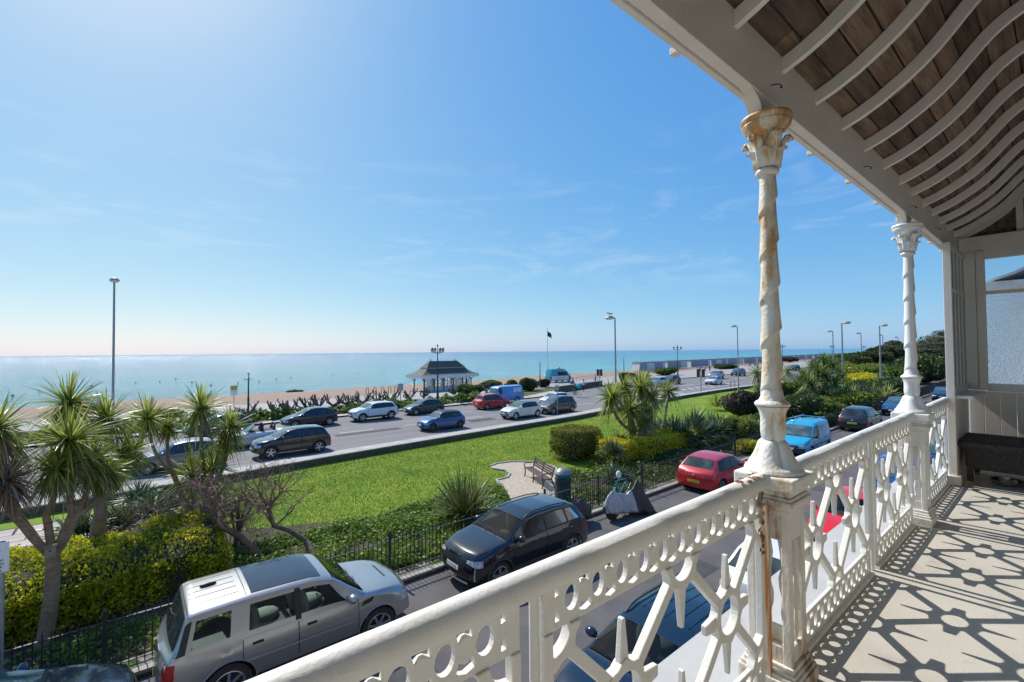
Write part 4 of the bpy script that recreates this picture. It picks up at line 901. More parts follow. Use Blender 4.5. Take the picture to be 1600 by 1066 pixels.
    # lamps, plates, grille
    def lampfn(s, front, y0, xl, z0, z1):
        X0 = 0 if front else Ln
        def f(a, c):
            k0 = .45+.55*min(1, a*1.6) if front else 1; z = z1-(z1-z0)*(1-c)*k0
            if a < .5: return warp(X0, s*(y0+(yside(X0, z)-y0)*a*2), z)
            x = X0+(1 if front else -1)*(a-.5)*2*xl; return warp(x, s*yside(x, z), z)
        return f
    tall = kind in ('van', 'big_suv', 'suv', 'mpv')
    for s in sg:
        patch('headlight', lampfn(s, True, Wd*.27, .26 if kind != 'bigvan' else .15, zf-.18, zf-.04), headl, .006, 10, 4)
        rz0, rz1 = (.78, zr+.02) if not tall else (.74, zr+.04)
        if kind in ('van', 'bigvan', 'stepvan'): rz0, rz1 = .75, 1.15
        patch('tail_light', lampfn(s, False, Wd*.36 if tall else Wd*.27, .16, rz0-.04, min(rz1, zr-.03, zb(Ln-.2))), taill, .006, 10, 4)
    def capfn(front, y0, z0, z1):
        X0 = 0 if front else Ln
        return lambda a, c: warp(X0, y0*(2*a-1), z0+(z1-z0)*c)
    gm = clad if detail > 1 else trimm
    patch('grille', capfn(True, Wd*.26, zf-.20, zf-.07), trimm, .006, 8, 3); patch('lower_grille', capfn(True, Wd*.34, sill+.10, sill+.22), trimm, .006, 8, 3)
    for fr_, zc_, pmt in ((True, zf-.28 if tall else zf-.25, platew), (False, .62 if tall else .52, platey)):
        zc_ = max(sill+.24, zc_)
        pl = patch('number_plate', capfn(fr_, .26, zc_-.055, zc_+.055), pmt, .02, 4, 2)
        if plate and plate[0] == ('f' if fr_ else 'r'):
            px_ = (Ln/2+.024) if fr_ else (-Ln/2-.024)
            text_mesh('plate_letters', plate[1], .098, platet, pl, (px_, 0, zc_-.002), (pi/2, 0, pi/2 if fr_ else -pi/2), ext=.001)
    if detail > 1 and S['ws']:
        for y in (-.1, .45):
            p0 = topfn(S['ws'][0]-.02, S['ws'][1], .9, .9)(0, .5+y*.5); p1 = topfn(S['ws'][0], S['ws'][1], .9, .9)(.12, .5+y*.5-.35)
            MB().tube([Vector(p0)+Vector((.02, 0, .02)), Vector(p1)+Vector((.01, 0, .018))], .008, 5).build('wiper', trimm, T)
        patch('bumper_seam', capfn(True, Wd*.47, zf-.225, zf-.213), trimm, .005, 10, 1); patch('bumper_seam', capfn(False, Wd*.48, sill+.40, sill+.412), trimm, .005, 10, 1)
        patch('rear_badge', capfn(False, .045, zr-.12, zr-.05), chrome, .012, 3, 3)
        badge = capfn(True, .05, zf-.17, zf-.09); 
        patch('badge', badge, chrome, .012, 3, 3)
    # arches / cladding
    cl = S.get('clad') if cladding is None else cladding
    for c in xw:
        for s in sg:
            if detail > 0:
                pts = [warp(c+ra*1.02*cos(a), s*(yside(c+ra*cos(a), max(sill+.05, wr+ra*sin(a)))+.004), wr+ra*1.02*sin(a)) for a in np.linspace(-.12, pi+.12, 17)]
                MB().tube(pts, .028 if cl else .012, 6).build('wheel_arch', clad if cl else pmat, T, smooth=1)
    if cl:
        for s in sg:
            def cf(a, c, s=s):
                x = xw[0]+ra+(S['wb']-2*ra)*a; z = sill-.005+.14*c; return warp(x, s*ylow(x, z), z)
            patch('sill_cladding', cf, clad, .012, 8, 3)
    # wheels
    tm, rm, rm2 = wheel_meshes(wr, style)
    for c in xw:
        for s in sg:
            w_ = link('wheel', tm, T, (Ln/2-c, s*(Wd/2-.125), wr)); w_.rotation_euler = (0, random.uniform(0, 6.28), 0 if s > 0 else pi)
            link('rim', rm2 if rim_dark else rm, w_)
    if rails:
        for s in sg:
            pts = []
            for a in np.linspace(0, 1, 12):
                x = S['ws'][1]+.12+(Ln-.75-S['ws'][1]-.12)*a; h_, k_, yb, yr, z1 = upar(x); y = s*yr*.86; pts.append(warp(x, y, ztop(x, y)+(.045 if 0 < a < 1 else .0)))
            MB().tube(pts, .016, 6).build('roof_rail', trimm if rails != 'chrome' else chrome, T, smooth=1)
    T['_'] = 1; del T['_']
    T['fn'] = 0; del T['fn']
    return T, dict(warp=warp, yside=yside, ztop=ztop, patch=patch, zt=zt, zb=zb, upar=upar, L=Ln, W=Wd, topfn=topfn, capfn=capfn, sidefn=sidefn)
LFT, RGT = pi, 0.
# --- near street, far kerb row
c1, C1 = make_car('big_suv', 'silver four wheel drive car with glass sunroof parked by the yellow green hedge', (2.48, 10.05, 0), RGT+.0, P_SILVER, 2, group='cars parked along the near street', style='ten', sunroof=(1.95, 3.15), rails=None, interior=True, name='parked_car')
q = C1['patch']
for s in (-1,):
    q('side_vent', lambda a, c: C1['warp'](1.02+.22*a-.05*c, s*C1['yside'](1.05+.2*a, .93+.08*c), .93+.08*c-.03*a), trimm, .012, 4, 3)
    q('fuel_flap', lambda a, c: C1['warp'](3.55+.09*cos(a*2*pi)*c, s*C1['yside'](3.55+.09*cos(a*2*pi)*c, .93+.09*sin(a*2*pi)*c), .93+.09*sin(a*2*pi)*c), P_SILVER, .008, 18, 2)
    q('side_moulding', lambda a, c: C1['warp'](1.35+1.9*a, s*C1['yside'](1.35+1.9*a, .66+.03*c+.03*a), .66+.03*c+.03*a), P_PALE, .016, 10, 2)
q('rear_garnish', C1['sidefn'](-1, 4.16, 4.04, 4.36, 4.17, .05, .95), trimm, .007, 4, 6)
q('bonnet_vent', lambda a, c: C1['warp'](.42+.05*a, .33*(2*c-1), C1['ztop'](.42+.05*a, .33*(2*c-1))), clad, .006, 2, 6)
c2, C2 = make_car('suv', 'glossy black crossover with white number plate parked facing left at the railing', (8.35, 10.05, 0), LFT, P_BLACK, 2, group='cars parked along the near street', style='five', rim_dark=False, plate=('f', 'GC70 BUE'), rails='dark', interior=True)
c2p = C2['patch']
for s in (-1, 1): c2p('daytime_lamp', lambda a, c: C2['warp'](0+.02*a, s*(C2['yside'](0, .6)-.02+.02*a), .40+.30*c), headl, .014, 2, 5)
c2p('skid_plate', lambda a, c: C2['warp'](0, .55*(2*a-1), .27+.06*c), chrome, .014, 8, 2)
c3, C3 = make_car('hatch', 'bright red hatchback with yellow rear plate parked beyond the covered motorbike', (20.05, 10.05, 0), RGT, P_RED, 2, group='cars parked along the near street', style='multi', plate=('r', 'GY60 WYF'), interior=True)
c4, C4 = make_car('van', 'turquoise small van with roof bars parked behind the rusty column', (29.9, 9.9, 0), LFT, P_TURQ, 2, cat='van', group='cars parked along the near street', name='parked_van', style='ten')
for y in (-.55, .55): MB().tube([(-1.9, y, 1.93), (.5, y, 1.95)], .02, 6).build('roof_bar', chrome, c4)
for x in (-1.5, -.4): MB().tube([(x, -.72, 1.86), (x, -.6, 1.93), (x, .6, 1.93), (x, .72, 1.86)], .018, 6).build('roof_bar', chrome, c4)
vw = pm('white_vinyl', (.75, .8, .82), .5)
text_mesh('van_lettering', 'sussex\nblinds', .40, vw, c4, (-.95, .905, 1.30), (pi/2-.12, 0, pi), ext=.002)
c4['label'] = 'turquoise small van with roof bars and white side lettering right of the rusty column'
make_car('mpv', 'black people carrier with yellow rear plate parked beyond the turquoise van', (41.6, 9.9, 0), RGT, P_DKGREY, 2, group='cars parked along the near street', style='ten', plate=('r', 'LB59 KXE'), scale=1.06)
make_car('hatch', 'mid blue hatchback facing left parked beyond the black people carrier', (53.4, 9.9, 0), LFT, P_MID, 1, group='cars parked along the near street', style='multi', scale=1.04)
make_car('hatch', 'dark navy hatchback seen past the clean white column near the street end', (71, 9.2, 0), LFT+.1, P_NAVY, 1, group='cars parked along the near street', style='multi')
make_car('hatch', 'dark blue car bonnet and roof at the lower left corner beneath the hedge', (-2.08, 9.75, 0), RGT, P_NAVY, 2, group='cars parked along the near street', style='five')
# --- near street, house side row
make_car('suv', 'dark blue crossover seen through the balustrade pattern left of the rusty column', (6.75, 4.35, 0), LFT, paint('ink_blue_paint', (.008, .022, .045), .35, .2), 2, group='cars parked below the balcony', style='five', rails='dark', interior=True)
make_car('hatch', 'white hatchback whose red tail light shows just left of the rusty pedestal', (12.35, 4.4, 0), RGT, P_WHITE, 1, group='cars parked below the balcony', style='multi')
make_car('hatch', 'scarlet hatchback seen through the balustrade between the two columns', (17.3, 4.3, 0), LFT, P_SCAR, 2, group='cars parked below the balcony', style='multi', interior=True)
make_car('mpv', 'blue people carrier seen through the balustrade beyond the scarlet hatchback', (23.2, 4.4, 0), LFT, P_BLUE, 1, group='cars parked below the balcony', style='multi')
make_car('suv', 'black crossover seen through the balustrade right of the clean white column', (29.2, 4.4, 0), LFT, P_BLACK, 1, group='cars parked below the balcony', style='multi')
# --- main road
ROADG = 'cars on the main road'
make_car('hatch', 'silver grey hatchback on the near lane half hidden by the thin cordyline', (1.6, 29.9, 0), LFT, paint('steel_grey_paint', (.20, .205, .21), .6), 2, 'car', ROADG, style='multi', name='moving_car')
make_car('suv', 'black crossover with silver wheels on the near lane beside the wall', (7.1, 29.65, 0), LFT, P_BLACK, 2, 'car', ROADG, style='five', name='moving_car')
make_car('mini', 'blue hatchback with a black soft top on the near lane', (18.3, 31.2, 0), LFT, P_BLUE, 2, 'car', ROADG, roof=trimm, style='multi', name='moving_car', rim_dark=True)
make_car('mini', 'cream hatchback with a black roof on the near lane', (26.8, 31.6, 0), LFT, P_CREAM, 2, 'car', ROADG, roof=P_BLACK, style='five', name='moving_car', scale=1.06)
make_car('mpv', 'bronze grey hatchback on the near lane behind the cream car', (31.6, 31.8, 0), LFT, P_BRONZE, 2, 'car', ROADG, style='multi', name='moving_car')
make_car('mini', 'small white car just behind the bronze grey hatchback', (35.6, 36.2, 0), LFT, P_WHITE, 1, 'car', ROADG, style='multi', name='moving_car')
make_car('hatch', 'small red car mostly hidden behind the left cordyline crown', (-6.3, 29.6, 0), LFT, P_SCAR, 1, 'car', ROADG, style='multi', name='moving_car')
make_car('hatch', 'black hatchback waiting on the far lane left of the white crossover', (10.9, 39.9, 0), LFT, P_BLACK, 2, 'car', ROADG, style='multi', name='moving_car', scale=1.03)
make_car('suv', 'white crossover on the far lane in front of the pollarded hedge', (16.3, 39.7, 0), LFT, P_WHITE, 2, 'car', ROADG, style='five', name='moving_car')
make_car('hatch', 'charcoal hatchback on the far lane right of the white crossover', (21.6, 40.2, 0), LFT, P_DKGREY, 2, 'car', ROADG, style='multi', name='moving_car', scale=.96)
make_car('hatch', 'dark blue saloon on the far lane behind the silver open convertible', (4.6, 40.2, 0), LFT, P_NAVY, 1, 'car', ROADG, style='multi', name='moving_car', scale=1.05)
make_car('mpv', 'red people carrier with yellow rear plate on the far lane before the sky blue van', (29.0, 38.8, 0), RGT, P_RED, 2, 'car', ROADG, style='multi', name='moving_car', scale=.98)
# convertible with driver
cv, CV = make_car('conv', 'open topped silver convertible with its driver aboard on the middle lane', (5.9, 33.9, 0), LFT, P_PALE, 2, 'car', ROADG, style='multi', name='moving_car')
CV['patch']('cockpit', CV['topfn'](1.72, 3.45, .86, .86), seatm, .006, 6, 6)
fr_ = MB(); fr_.tube([(.62, -.68, .95), (.12, -.56, 1.33), (.12, .56, 1.33), (.62, .68, .95)], .03, 6); fr_.build('windscreen_frame', trimm, cv, smooth=1)
MB().add([(.63, -.64, .96), (.13, -.53, 1.32), (.13, .53, 1.32), (.63, .64, .96)], [(0, 1, 2, 3)]).build('windscreen', screen, cv)
for y in (-.38, .38):
    for x in (-.35, -1.05): MB().blob((x, y, 1.0), (.10, .20, .26), 10, 7).build('seat', seatm, cv, smooth=2); MB().blob((x-.04, y, 1.28), (.06, .13, .10), 10, 7).build('headrest', seatm, cv, smooth=2)
MB().blob((-1.75, 0, .97), (.5, .7, .06), 14, 6).build('folded_roof', trimm, cv, smooth=2)
# sky blue split front van with serving hatch open
sv, SV = make_car('stepvan', 'old sky blue round fronted van behind the red people carrier', (33.2, 41.9, 0), LFT, P_SKY, 1, 'van', None, name='parked_van')
for s in (-1, 1):
    MB().box2((-1.7, s*.84, 1.25), (-.5, s*.90, 1.75)).build('side_window', pm('van_pane', (.55, .65, .7), .1), sv); MB().box2((-1.05, s*.90, 1.25), (-.99, s*.915, 1.75)).build('window_bar', P_SKY, sv)
# ice cream van on the promenade
iv, IV = make_car('bigvan', 'teal and white high roofed ice cream van on the promenade by the flagpole', (61.2, 61.0, .14), RGT, pm('van_teal', (.02, .30, .38), .4, coat=.5), 1, 'van', None, name='ice_cream_van')
MB().box2((-2.7, -1.03, .45), (1.9, -.985, 1.2)).build('white_panel', P_WHITE, iv)
MB().box2((-1.0, -1.0, 1.28), (.9, -.97, 2.05)).build('serving_hatch', trimm, iv); MB().box2((-1.05, -1.5, 2.05), (.95, -.98, 2.09)).build('hatch_flap', P_WHITE, iv)
MB().blob((0, 0, 2.62), (.35, .35, .2), 10, 6).build('roof_sign', pm('sign_orange', (.7, .35, .05), .5), iv, smooth=2)
# far cars
FARG = 'cars near the far junction'
for kind, lb, p, hd, pt, sc_ in (
  ('suv', 'silver crossover behind the middle cordyline cluster', (66, 43.0), LFT, P_PALE, 1.), ('hatch', 'wine red hatchback behind the middle cordyline cluster', (72.5, 44.5), LFT, P_WINE, 1.05),
  ('suv', 'silver crossover just behind the white hatchback at the far junction', (91, 45.6), LFT+.1, P_SILVER, 1.08), ('hatch', 'white hatchback crossing the far junction past the traffic light', (76.5, 38.8), LFT+.06, P_WHITE, 1.0),
  ('suv', 'dark grey crossover on the far road left of the rusty column', (105, 47.5), LFT+.05, P_GREY, 1.1), ('suv', 'black crossover on the far road right of the rusty column', (138, 47.5), LFT, P_BLACK, 1.1),
  ('bigvan', 'white van far along the coast road behind the shrubs', (190, 52), LFT, P_WHITE, 1.), ('hatch', 'dark blue hatchback far along the coast road beside the white van', (172, 49), LFT, P_NAVY, 1.05)):
    make_car(kind, lb, (p[0], p[1], 0), hd+.05, pt, 0, 'van' if kind == 'bigvan' else 'car', FARG, style='multi', name='distant_van' if kind == 'bigvan' else 'distant_car', scale=sc_)
# ================================================================== VEGETATION
def leafmat(name, a, b_, tr=.25, rough=.45, c=None):
    return pm(name, a, rough, col2=b_, island=True, lo=0, hi=1, transl=tr, spec=.4) if c is None else pm(name, a, rough, col2=b_, island=True, lo=0, hi=1, transl=tr, spec=.4, col3=c, ns3=1.6, lo3=.5, hi3=.62)
LG_CORD = leafmat('cordyline_leaf', (.06, .12, .018), (.48, .51, .09), .45, .36)
LG_CORD2 = leafmat('cordyline_leaf_pale', (.12, .17, .04), (.46, .46, .17), .4, .4)
LG_DEAD = leafmat('dead_leaf', (.16, .11, .07), (.36, .27, .19), .1, .8)
LG_HEDGE = leafmat('golden_hedge_leaf', (.16, .24, .015), (.80, .70, .03), .4, .42, c=(.15, .22, .025))
LG_GOLD = leafmat('gold_leaf', (.36, .36, .02), (.85, .72, .04), .4, .45)
LG_SQ = leafmat('mottled_bush_leaf', (.07, .11, .02), (.40, .37, .06), .35)
LG_DARK = leafmat('dark_leaf', (.03, .065, .02), (.13, .18, .05), .3)
LG_MID = leafmat('mid_leaf', (.055, .11, .02), (.21, .27, .06), .35)
LG_LIME = leafmat('lime_leaf', (.12, .19, .025), (.36, .38, .07), .35)
LG_PURP = leafmat('purple_leaf', (.035, .025, .025), (.12, .09, .06), .1)
LG_IVY = leafmat('ivy_leaf', (.06, .13, .015), (.28, .38, .06), .4, .5, c=(.06, .12, .015))
LG_YUC = leafmat('yucca_leaf', (.035, .07, .03), (.17, .22, .10), .15, .4)
LG_PHO = leafmat('flax_leaf', (.05, .085, .018), (.27, .28, .09), .2, .35)
LG_CONI = leafmat('conifer_spray', (.025, .05, .018), (.12, .13, .045), .2, .6)
BARK = pm('cordyline_bark', (.20, .14, .09), .9, col2=(.33, .25, .17), ns=5, bump=1., bs=22, stretch=(1, 1, 3))
BARK2 = pm('dark_bark', (.09, .065, .045), .9, col2=(.20, .15, .105), ns=4, bump=1., bs=20)
TWIG = pm('twig', (.17, .10, .07), .9, col2=(.38, .25, .185), ns=2)
CORE = pm('inner_shade', (.025, .03, .012), .95, col2=(.05, .045, .025), ns=6)  # solid dark filler inside foliage, the shade in there put into its colour
def leaf_quads(P, D, size, jit=.55, asp=.55):
    """diamond leaves at points P, long axis D"""
    n = len(P); D = D/(np.linalg.norm(D, axis=1, keepdims=True)+1e-9); r = RNG.normal(size=(n, 3)); s = np.cross(D, r); s /= np.linalg.norm(s, axis=1, keepdims=True)+1e-9
    nn = np.cross(D, s); sz = size*RNG.uniform(1-jit, 1+jit, (n, 1))
    V = np.stack([P-D*sz*.5, P+s*sz*asp*.5+nn*sz*.06, P+D*sz*.5, P-s*sz*asp*.5+nn*sz*.06], 1).reshape(-1, 3)
    return V, np.arange(4*n).reshape(n, 4)
def stuff_leaves(name, P, D, size, mat, parent, asp=.55):
    V, Fq = leaf_quads(P, D, size, asp=asp); o = link(name, npmesh(name, V, Fq, mat), parent); o['kind'] = 'stuff'; return o
def lobes_pts(lobes, n, fill=.28):
    """points near the surface of a union of ellipsoid lobes [(cx,cy,cz,rx,ry,rz)]; returns points and outward normals"""
    w = np.array([l[3]*l[4]+l[4]*l[5]+l[3]*l[5] for l in lobes]); idx = RNG.choice(len(lobes), size=n*2, p=w/w.sum()); Lb = np.array(lobes)[idx]
    d = RNG.normal(size=(n*2, 3)); d /= np.linalg.norm(d, axis=1, keepdims=True); d[:, 2] = np.where(d[:, 2] < -.35, -d[:, 2], d[:, 2])
    k = 1-fill*RNG.random((n*2, 1))**1.6; P = Lb[:, :3]+d*Lb[:, 3:]*k
    keep = np.ones(len(P), bool)
    for l in lobes:
        q = (((P-np.array(l[:3]))/np.array(l[3:]))**2).sum(1); keep &= q > (1-fill)**2*.9
    keep &= P[:, 2] > .02
    P, d = P[keep][:n], d[keep][:n]; return P, d
def shrub(name, label, base, lobes, n, size, mat, cat='shrub', group=None, core=True, asp=.55, up=.3, part='foliage'):
    t = thing(name, label, cat, base, 0, group); P, d = lobes_pts(lobes, n)
    D = d+RNG.normal(size=d.shape)*.95; D[:, 2] += up; stuff_leaves(part, P, D, size, mat, t, asp)
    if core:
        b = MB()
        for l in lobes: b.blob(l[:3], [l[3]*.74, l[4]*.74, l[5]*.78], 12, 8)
        b.build('shade_core', CORE, t, smooth=2)['kind'] = 'stuff'
    return t
def rnd_lobes(rx, ry, h, n, sq=.62):
    out = []
    for i in range(n):
        a = random.uniform(0, 2*pi); q = sqrt(random.random())*.62; s_ = random.uniform(.38, .62)
        out.append((rx*q*cos(a), ry*q*sin(a), h*random.uniform(.32, .62), rx*s_, ry*s_, h*random.uniform(.32, .42)))
    out.append((0, 0, h*.42, rx*.72, ry*.72, h*.5)); return out
def blades(C0, n, ln, wd, el, droop=.5, az=(0, 2*pi), spread=.02, seg=5, jit=.25, tip=0.0, fold=.25):
    """sword leaves from C0; el=(min,max) elevation in radians"""
    e = np.arcsin(np.clip(RNG.uniform(sin(el[0]), sin(el[1]), n), -1, 1)); a = RNG.uniform(az[0], az[1], n); l = ln*RNG.uniform(1-jit, 1+jit, n)
    d = np.stack([np.cos(e)*np.cos(a), np.cos(e)*np.sin(a), np.sin(e)], 1); side = np.stack([-np.sin(a), np.cos(a), np.zeros(n)], 1)
    tw = RNG.normal(size=(n, 1))*.35; nrm = np.cross(d, side); side = side*np.cos(tw)+nrm*np.sin(tw)
    base = np.array(C0)+RNG.normal(size=(n, 3))*spread; s = np.linspace(0, 1, seg)
    dr = droop*np.cos(e)*RNG.uniform(.5, 1.5, n)
    prof_ = np.interp(s, [0, .12, .45, .8, 1], [.55, .85, 1, .6, tip+.04])
    rows = []
    for k in range(seg):
        c = base+d*(l*s[k])[:, None]; c[:, 2] -= dr*l*s[k]**2; w_ = wd*prof_[k]*.5
        rows.append(np.stack([c-side*w_, c+side*w_], 1))
    V = np.stack(rows, 1).reshape(-1, 3); f = []
    for k in range(seg-1): f.append(np.array([2*k, 2*k+1, 2*k+3, 2*k+2]))
    Fq = (np.arange(n)[:, None, None]*(2*seg)+np.array(f)[None]).reshape(-1, 4); return V, Fq
def joinVF(L_):
    V = []; Fq = []; o = 0
    for v, f in L_: V.append(v); Fq.append(f+o); o += len(v)
    return np.concatenate(V), np.concatenate(Fq)
def head(t, c, r, mat, n=130, dead=40, base=None, lw=.045):
    sets = [blades(c, int(n*.55), r, lw, (radians(12), radians(88)), .24, seg=6), blades(c, int(n*.36), r*.95, lw, (radians(-45), radians(25)), .5, seg=6), blades(c, int(n*.09), r*.8, lw, (radians(-20), radians(40)), 1.5, seg=7)]
    V, Fq = joinVF(sets); o = link('leaf_rosette', npmesh('leaf_rosette', V, Fq, mat), t); o['kind'] = 'stuff'
    if dead:
        V, Fq = blades((c[0], c[1], c[2]-.08), dead, r*.85, lw*.7, (radians(-80), radians(-25)), .5, spread=.06)
        o = link('dead_leaf_skirt', npmesh('dead_leaf_skirt', V, Fq, LG_DEAD), t); o['kind'] = 'stuff'
def curve_pts(p, q, bend=(0, 0, 0), n=6):
    p, q = Vector(p), Vector(q); return [p.lerp(q, i/n)+Vector(bend)*sin(pi*i/n) for i in range(n+1)]
def cordyline(label, base, trunk_top, heads, r0=.17, mat=None, group='cordyline palms', n=130, lw=.045, dead=40, name='cordyline_palm', seed=None):
    """heads: (position, leaf length[, fork point])"""
    B = np.array(base); t = thing(name, label, 'palm tree', B, 0, group); rel = lambda p: np.array(p, float)-B
    tt = rel(trunk_top); b = MB(); pts = curve_pts((0, 0, -.05), tt, (random.uniform(-.06, .06), 0, 0)); rs = list(np.linspace(r0*1.35, r0, len(pts)))
    b.tube(pts, [r*random.uniform(.93, 1.07) for r in rs], 10); b.build('trunk', BARK, t, smooth=1.2)
    for hd in heads:
        p = rel(hd[0]); f0 = rel(hd[2]) if len(hd) > 2 and hd[2] is not None else tt; mid = (Vector(f0)*.5+Vector(p)*.5); out = Vector((p[0]-f0[0], p[1]-f0[1], 0))*.22; out.z = -.12
        pts = curve_pts(Vector(f0)-Vector((0, 0, .06)), p, out)
        if len(hd) > 2 and hd[2] is not None: pts = curve_pts(Vector(tt)-Vector((0, 0, .12)), Vector(f0), Vector((out.x*.2, out.y*.2, -.05)), 4)[:-1]+pts
        MB().tube(pts, list(np.linspace(r0*.72, r0*.42, len(pts))), 8).build('branch', BARK, t, smooth=1.2)
        head(t, p, hd[1], hd[3] if len(hd) > 3 else (mat or LG_CORD), n, dead, lw=lw)
    return t
# --- big left cordyline by the fence
Y0 = 13.4; A = lambda x, y, Y=Y0: ay(x, y, Y)
tA = cordyline('big forked cordyline palm with a nest box on its trunk behind the left fence', at(66, 1012), A(83, 862), [
    (A(108, 690), .92, A(112, 800)), (A(88, 735, 13.1), .62, A(72, 800)), (A(142, 722, 13.6), .66, A(118, 800)), (A(-8, 672, 13.2), .85, A(40, 815)), (A(10, 752, 12.8), .62, A(20, 800, 13.2), LG_DEAD), (A(165, 738, 13.6), .5, A(122, 800))], r0=.108, n=260, lw=.033, dead=120)
bx = MB(); bx.box((0, 0, 0), (.16, .12, .24)); bx.box((0, -.02, .13), (.20, .17, .02)); 
pb = A(79, 862, 13.15); o = bx.build('nest_box', pm('weathered_wood', (.22, .17, .13), .8, col2=(.34, .27, .2), ns=8), None, loc=(pb[0], pb[1], pb[2]), bevel=.004); tag(o, 'small weathered wooden nest box fixed to the big cordyline trunk', 'nest box')
MB().tube([(0, -.058, .03), (0, -.065, .03)], .018, 10).build('entrance_hole', trimm, o)
cordyline('cordyline palm with two bright crowns just behind the big forked one', at(150, 905), A(158, 800, 16.0), [(A(107, 632, 16.4), .95, A(150, 760, 16.2)), (A(168, 655, 16.4), .9, A(158, 770, 16.2)), (A(205, 705, 16.6), .6, A(160, 780, 16.2)), (A(190, 715, 16.0), .7, A(160, 780, 16))], r0=.14, n=220, dead=50, lw=.036)
cordyline('slender cordyline palm with a leaning bare stem left of the silver hatchback', at(322, 850), A(300, 800, 18), [(A(231, 655, 18), .85, A(270, 738, 18)), (A(262, 668, 18.4), .45, A(262, 715, 18))], r0=.09, n=180, dead=45, lw=.036)
cordyline('tall cordyline palm with a double crown in front of the open convertible', at(330, 845), A(322, 790, 18.2), [(A(314, 640, 18.2), 1.02, A(318, 735, 18.2)), (A(360, 668, 18.4), .8, A(330, 765, 18.2)), (A(352, 690, 18.4), .6, A(330, 770, 18.2))], r0=.11, n=230, dead=45, lw=.036)
cordyline('leafy young cordyline sprouting at the foot of the tall double crowned palm', at(312, 835), at(310, 815, .5), [(A(300, 745, 17.9), 1.1), (A(332, 735, 17.9), 1.05)], r0=.10, n=170, dead=20, mat=LG_CORD, lw=.04)
# --- golden hedge on the left
hp = []
t = thing('golden_hedge', 'long clipped yellow green hedge behind the left fence railings', 'hedge', (-2.4, 15.0, 0))
N = 52000; P = np.empty((N, 3)); u = RNG.uniform(-1, 1, N); v = RNG.uniform(-1, 1, N); face = RNG.random(N)
hxL, hyL, hzL = 4.2, 1.5, 1.35
P[:, 0] = u*hxL; P[:, 1] = v*hyL; P[:, 2] = RNG.uniform(.05, 1, N)*hzL
s1 = face < .48; P[s1, 2] = hzL; s2 = (face >= .48) & (face < .80); P[s2, 1] = -hyL; s3 = (face >= .80) & (face < .93); P[s3, 0] = hxL; s4 = face >= .93; P[s4, 1] = hyL
nrm = np.zeros((N, 3)); nrm[s1, 2] = 1; nrm[s2, 1] = -1; nrm[s3, 0] = 1; nrm[s4, 1] = 1
# round the shoulders and undulate
rr = np.maximum(0, (np.abs(P[:, 1])/hyL)**4*.28+(np.abs(P[:, 0])/hxL)**10*.25); P[:, 2] *= 1-rr*(P[:, 2]/hzL)
und = .10*np.sin(P[:, 0]*2.1+P[:, 1])+.07*np.sin(P[:, 1]*4.2+P[:, 0]*3.3)+.05*np.sin(P[:, 0]*7+1); P += nrm*(und-.12*RNG.random(N)**2*1.6)[:, None]+RNG.normal(size=(N, 3))*.03
P[:, 1] += (P[:, 0]+4.2)*.10-.25
stuff_leaves('foliage', P, nrm+RNG.normal(size=(N, 3))*.8, .075, LG_HEDGE, t, .55)
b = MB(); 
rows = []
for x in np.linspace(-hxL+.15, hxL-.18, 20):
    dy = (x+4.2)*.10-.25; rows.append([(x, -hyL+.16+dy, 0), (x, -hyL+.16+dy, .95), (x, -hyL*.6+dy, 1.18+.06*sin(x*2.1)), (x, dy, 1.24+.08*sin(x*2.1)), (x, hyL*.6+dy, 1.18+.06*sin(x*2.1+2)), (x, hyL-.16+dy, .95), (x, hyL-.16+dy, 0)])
b.grid(rows); b.f += [list(range(7)), list(range(19*7, 20*7))]; b.mi += [0, 0]; b.build('shade_core', CORE, t, smooth=1)['kind'] = 'stuff'
# --- rosettes, yuccas, flax
def yucca(label, base, n, ln, wd, mat, el=(8, 85), droop=.35, name='yucca', cat='yucca', group=None, clumps=1, spread=.3, z=.1):
    t = thing(name, label, cat, base, 0, group); S_l = []
    for k in range(clumps):
        c = (random.uniform(-spread, spread) if k else 0, random.uniform(-spread, spread) if k else 0, z+random.uniform(0, .12)); S_l.append(blades(c, n, ln*random.uniform(.8, 1.1), wd, (radians(el[0]), radians(el[1])), droop, spread=.04))
    V, Fq = joinVF(S_l); o = link('leaf_clump', npmesh('leaf_clump', V, Fq, mat), t); o['kind'] = 'stuff'; return t
YG = 'dark yucca clumps behind the golden hedge'
for (px, py, lb) in ((128, 852, 'dark yucca clump nearest the stone path behind the golden hedge'), (178, 838, 'dark yucca clump second along from the stone path behind the golden hedge'), (222, 822, 'dark yucca clump in the middle of the row behind the golden hedge'), (262, 812, 'dark yucca clump next to the brown twiggy thicket behind the golden hedge'), (205, 800, 'dark yucca clump at the lawn edge behind the yucca row')):
    yucca(lb, at(px, py), 70, .95, .055, LG_YUC, clumps=4, spread=.5, group=YG, z=.3)
yucca('tall spiky flax clump standing alone behind the railing by the lawn', (8.75, 13.5, 0), 95, 1.75, .055, LG_PHO, el=(35, 88), droop=.35, clumps=3, spread=.42, name='flax_clump', cat='flax')
yucca('grey green spiky yucca at the foot of the middle cordyline cluster', (16.9, 13.1, 0), 80, .75, .05, LG_YUC, clumps=4, spread=.5)
yucca('tall dark yucca between the square bush and the golden hedge', (18.6, 14.6, 0), 90, .85, .05, LG_YUC, clumps=3, spread=.2, z=.75)
for i, (px, py) in enumerate(((1062, 690), (1085, 688), (1108, 683), (1128, 676), (1045, 678), (1095, 668))):
    yucca('dark spiky yucca number %s of the row right of the middle cordyline cluster' % ['one', 'two', 'three', 'four', 'five', 'six'][i], at(px, py+14), 85, 1.35, .075, LG_YUC, clumps=5, spread=.7, group='yucca row by the far railing', z=.6)
